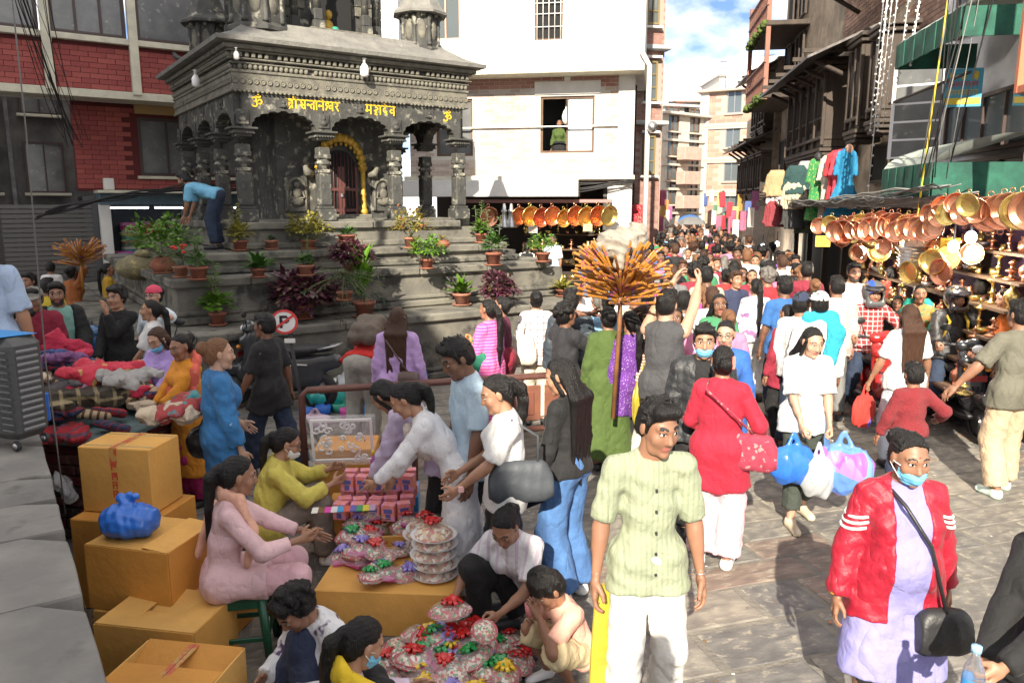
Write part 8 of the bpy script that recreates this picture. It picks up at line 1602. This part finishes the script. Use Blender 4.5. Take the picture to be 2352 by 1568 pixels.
person('man in olive grey tee and khaki cargo trousers leading the small boy', 2350, 692, 1.74, 8, 'm', 1, 'short', top=(C('olivegrey', (.13, .125, .095)), .44, .14, .022), bot=(C('cargo_khaki', (.50, .38, .25)), 'trouser', .97, .045), lh=(-.50, .16, .86), res=.012, shoes='shoe_mint', w=1.06, rf=(.13, .18, 0))
g57 = person('woman in orange and green sari with teal shawl facing the square', 2114, 656, 1.58, 165, 'f', 1, 'bun', top=(C('sari', (.55, .30, .10), pat=('floral', (.1, .3, .15), 16, .3)), .6, .6, .016), bot=(RED, 'skirt', .95, .05), res=.015); drape(g57, 'shawl', C('tealshawl', (.01, .28, .20)), [(-.16, .08, .1), (-.16, .02, .4), (-.1, -.04, .5), (.1, -.04, .5), (.16, .04, .38), (.16, .10, .1)], .06, 1.8)
person('person in orange shirt by the right end of the metalware shop', 2318, 668, 1.62, 60, 'm', 1, 'short', top=(C('orangeshirt', (.62, .17, .03)), .8, .12, .02), bot=(JD, 'trouser', .97, .02), res=.015); person('woman in patterned grey green kurta beside the orange shirt', 2295, 652, 1.58, 120, 'f', 0, 'bun', top=(C('greygreen', (.20, .26, .22), pat=('floral', (.4, .45, .38), 22, .25)), .7, .4, .018), bot=(TEAL, 'trouser', .97, .02), res=.015); person('man in charcoal shirt bending towards the metalware', 2258, 640, 1.68, -60, 'm', 1, 'short', top=(C('charshirt', (.05, .05, .055)), .8, .12, .02), bot=(JD, 'trouser', .97, .02), res=.015)
person('woman in pale pink kurta shopping at the metalware shop', 2165, 620, 1.60, -30, 'f', 1, 'pony', top=(C('palerose', (.70, .50, .52)), .9, .5, .02), bot=(WH, 'trouser', .97, .02), res=.016); person('man in white shirt at the hanging silver tray', 2080, 605, 1.66, 60, 'm', 1, 'short', top=(WH, .8, .12, .02), bot=(KHK, 'trouser', .97, .02), res=.016); person('woman in red dotted kurta with thick braid near the pans', 2048, 612, 1.62, -10, 'f', 1, 'ponylong', top=(C('reddot', (.45, .06, .05), pat=('floral', (.7, .5, .15), 40, .2)), .8, .5, .018), bot=(RED, 'trouser', .97, .02), res=.016); person('girl in black looking down between the two riders', 2062, 680, 1.35, 150, 'f', 1, 'long', top=(BK, 1, .1, .02), bot=(BK, 'trouser', .97, .02), look=(0, 20), res=.015)
person('man in white shirt behind the counter of the white building shop', h=1.66, f=150, g='m', skin=1, loc=(P(1270, 560, Y=18.6).x, 18.6, .2), top=(C('shopblue', (.60, .68, .78)), .45, .12, .02), bot=(JD, 'trouser', .97, .02), res=.018); gk = person('schoolgirl in white shirt with black backpack at the white building shop', h=1.5, f=0, g='f', skin=1, loc=(P(1210, 580, Y=17.9).x, 17.9, .2), top=(WH, .45, .12, .02), bot=(NV, 'skirt', .6, .04), hair='pony', res=.018); backpack(gk, BK, 'black school backpack on the girl at the white building shop', .9)
person('woman in green blouse looking out of the open upstairs window', h=1.55, f=165, g='f', skin=1, loc=tuple(WT @ Vector((w0*.70+w1*.30, .75, zg+.05))), top=(C('leafgreen', (.06, .10, .02)), .8, .3, .02), bot=(BK, 'skirt', .9, .03), hair='bun', res=.02, gz=0)
# unseen person added on the ledge behind the viewer to cast a shadow forward
person('companion in grey shirt standing alone on the stone ledge', h=1.72, f=0, g='m', skin=0, loc=(-.2, -.75, LEDZ), top=(GRY, .45, .12, .02), bot=(JD, 'trouser', .97, .02), res=.02)
# ================================================================ the crowd in the street
cc_ = {'white': (.62, .62, .61), 'black': (.02, .02, .022), 'red': (.45, .02, .03), 'pink': (.62, .2, .33), 'blue': (.04, .14, .40), 'sky blue': (.25, .45, .62), 'grey': (.18, .18, .18), 'yellow': (.58, .42, .05), 'green': (.05, .22, .10), 'maroon': (.22, .02, .04), 'beige': (.5, .42, .32), 'orange': (.6, .22, .04), 'purple': (.2, .07, .3), 'navy': (.03, .04, .09)}
cn = list(cc_); CM = {k: C('crowd_'+k.replace(' ', '_'), v) for k, v in cc_.items()}
tpl = []
for i, (g_, hr, lng, f_) in enumerate((('m', 'short', .14, 0), ('f', 'pony', .2, 0), ('f', 'long', .14, 0), ('f', 'bun', .5, 0), ('m', 'short', .12, 1), ('f', 'bun', .45, 1), ('f', 'long', .12, 1), ('m', 'curly', .12, 1), ('m', 'short', .14, 0), ('f', 'ponylong', .6, 0))):
    t_ = person('person in the street crowd waiting', h=(1.68 if g_ == 'm' else 1.58), f=0, g=g_, skin=(i % 3), hair=hr, loc=(0, 0, -50), top=(CM['white'], (.45, .9, .8)[i % 3], lng, .02), bot=(CM['navy'], 'trouser', .97, .03), lf=(-.1, .12*(i % 2), 0), res=.022, hres=.009, lh=(-.24, .10+.1*(i % 3), .78+.1*(i % 2))); tpl.append((t_, hr, g_))
named = [o.location.copy() for o in bpy.data.objects if o.get('category') == 'person' and o.location.z > -5]; rr = random.Random(77); placed = []; tries = 0
def inlane(x, y): return x > (.95 if y < 9.5 else .6+(y-9)*.28 if y < 14 else 2.55 if y < 19 else 3.6+(y-20)*.235) and x < 4.75+.165*(y-8)-(.25 if y > 14 else .6)
while len(placed) < 250 and tries < 16000:
    tries += 1; y = 7.7+46*rr.random()**1.4; x = rr.uniform(0, 14)
    if (y < 10.2 and x > 2.35) or not inlane(x, y) or any(math.hypot(x-q.x, y-q.y) < .50 for q in named) or any(math.hypot(x-a, y-b) < .38+.004*b for a, b in placed): continue
    placed.append((x, y))
for i, (x, y) in enumerate(placed):
    t_, hr, g_ = rr.choice(tpl); o = copy_tree(t_); tn_, bn = rr.choice(cn+['white']*5+['black', 'black', 'pink', 'red', 'beige', 'maroon']), rr.choice(('black', 'navy', 'grey', 'beige', 'white')); toward = rr.random() < .38
    o.location = (x, y, 0); o.rotation_euler = (0, 0, (math.pi if toward else 0)+rr.uniform(-.5, .5)); s_ = rr.uniform(.95, 1.05); o.scale = (s_,)*3
    for c in o.children:
        if c.name.startswith(('top', 'shirt')): put_mat(c, CM[tn_])
        elif c.name.startswith('trousers'): put_mat(c, CM[bn])
        elif c.name.startswith('hair') and rr.random() < .35: put_mat(c, HAIR[rr.choice('bblg')])
    o['label'] = '%s in %s top and %s trousers with %s hair walking %s the lane' % ('man' if g_ == 'm' else 'woman', tn_.replace('sky ', 'pale'), bn, {'pony': 'tied', 'ponylong': 'braided'}.get(hr, hr), 'out of' if toward else 'into'); o['group'] = 'people in the street crowd'
for t_, _, _ in tpl:
    for c in list(t_.children): bpy.data.objects.remove(c)
    bpy.data.objects.remove(t_)
for i in range(4):
    o = empty('umbrella', ('dark grey', 'blue', 'black', 'maroon')[i]+' umbrella held up above the far crowd', 'umbrella', (6.0+i*1.1, 26+i*5.0, 1.95)); MB().lathe([(.5, 0), (.42, .12), (.22, .22), (.001, .26)], 8, cap=False, smooth=False).obj('canopy', CM[('grey', 'blue', 'black', 'maroon')[i]], o); MB().tube([(0, 0, .26), (0, 0, -.6)], .01, 5).obj('shaft', BLK, o)

# litter, loose plastic and straw
rs = random.Random(51); lt = MB()
for i in range(150):
    y = 3.6+10*rs.random()**1.5; x = rs.uniform(-.5, .5)*y*.9+y*.22
    if x < -1.2: continue
    leaf(lt, (x, y, .012), (rs.gauss(0, 1), rs.gauss(0, 1), .1), rs.uniform(.015, .05), rs.uniform(.01, .03)); lt.m[-4:] = [rs.randrange(3)]*4
lt.obj('ground_litter', [mat('orange_petal', (.5, .16, .03), .8), mat('paper_scrap', (.55, .52, .47), .8), mat('dry_leaf', (.16, .10, .05), .9)], pav, kind='stuff')
st_ = MB()
for i in range(420):
    t = rs.uniform(.2, 2.9); p = L0+LD*t-LN*rs.uniform(.03, .2); a = rs.random()*6.28; d = Vector((math.cos(a), math.sin(a), rs.uniform(-.2, .6)))*rs.uniform(.06, .16); q = Vector((p.x, p.y, rs.uniform(.0, .12))); st_.add([q, q+Vector((.004, .002, 0)), q+d+Vector((.004, 0, 0)), q+d], [(0, 1, 2, 3)])
st_.obj('loose_straw', mat('straw', (.34, .26, .12), .8), ground, kind='stuff')
CLP = mat('crumpled_clear_plastic', (.75, .78, .80), .15, alpha=.5, spec=.9, bump=.8, bscale=30)
for i, (u, v, z, lab) in enumerate(((440, 1250, .05, 'crumpled clear plastic sheet on the ground behind the cartons'), (385, 1180, .25, 'torn clear plastic wrap hanging behind the blue bag carton'), (145, 1110, .55, 'pale plastic wrap stuffed between the ledge and the cartons'))):
    o = link('plastic_sheet', HT_[i]); o.location = P(u, v, z=z); o.scale = (.8, .8, .9); o.rotation_euler = (i*.6, .4, i); put_mat(o, CLP); tag(o, lab, 'plastic')
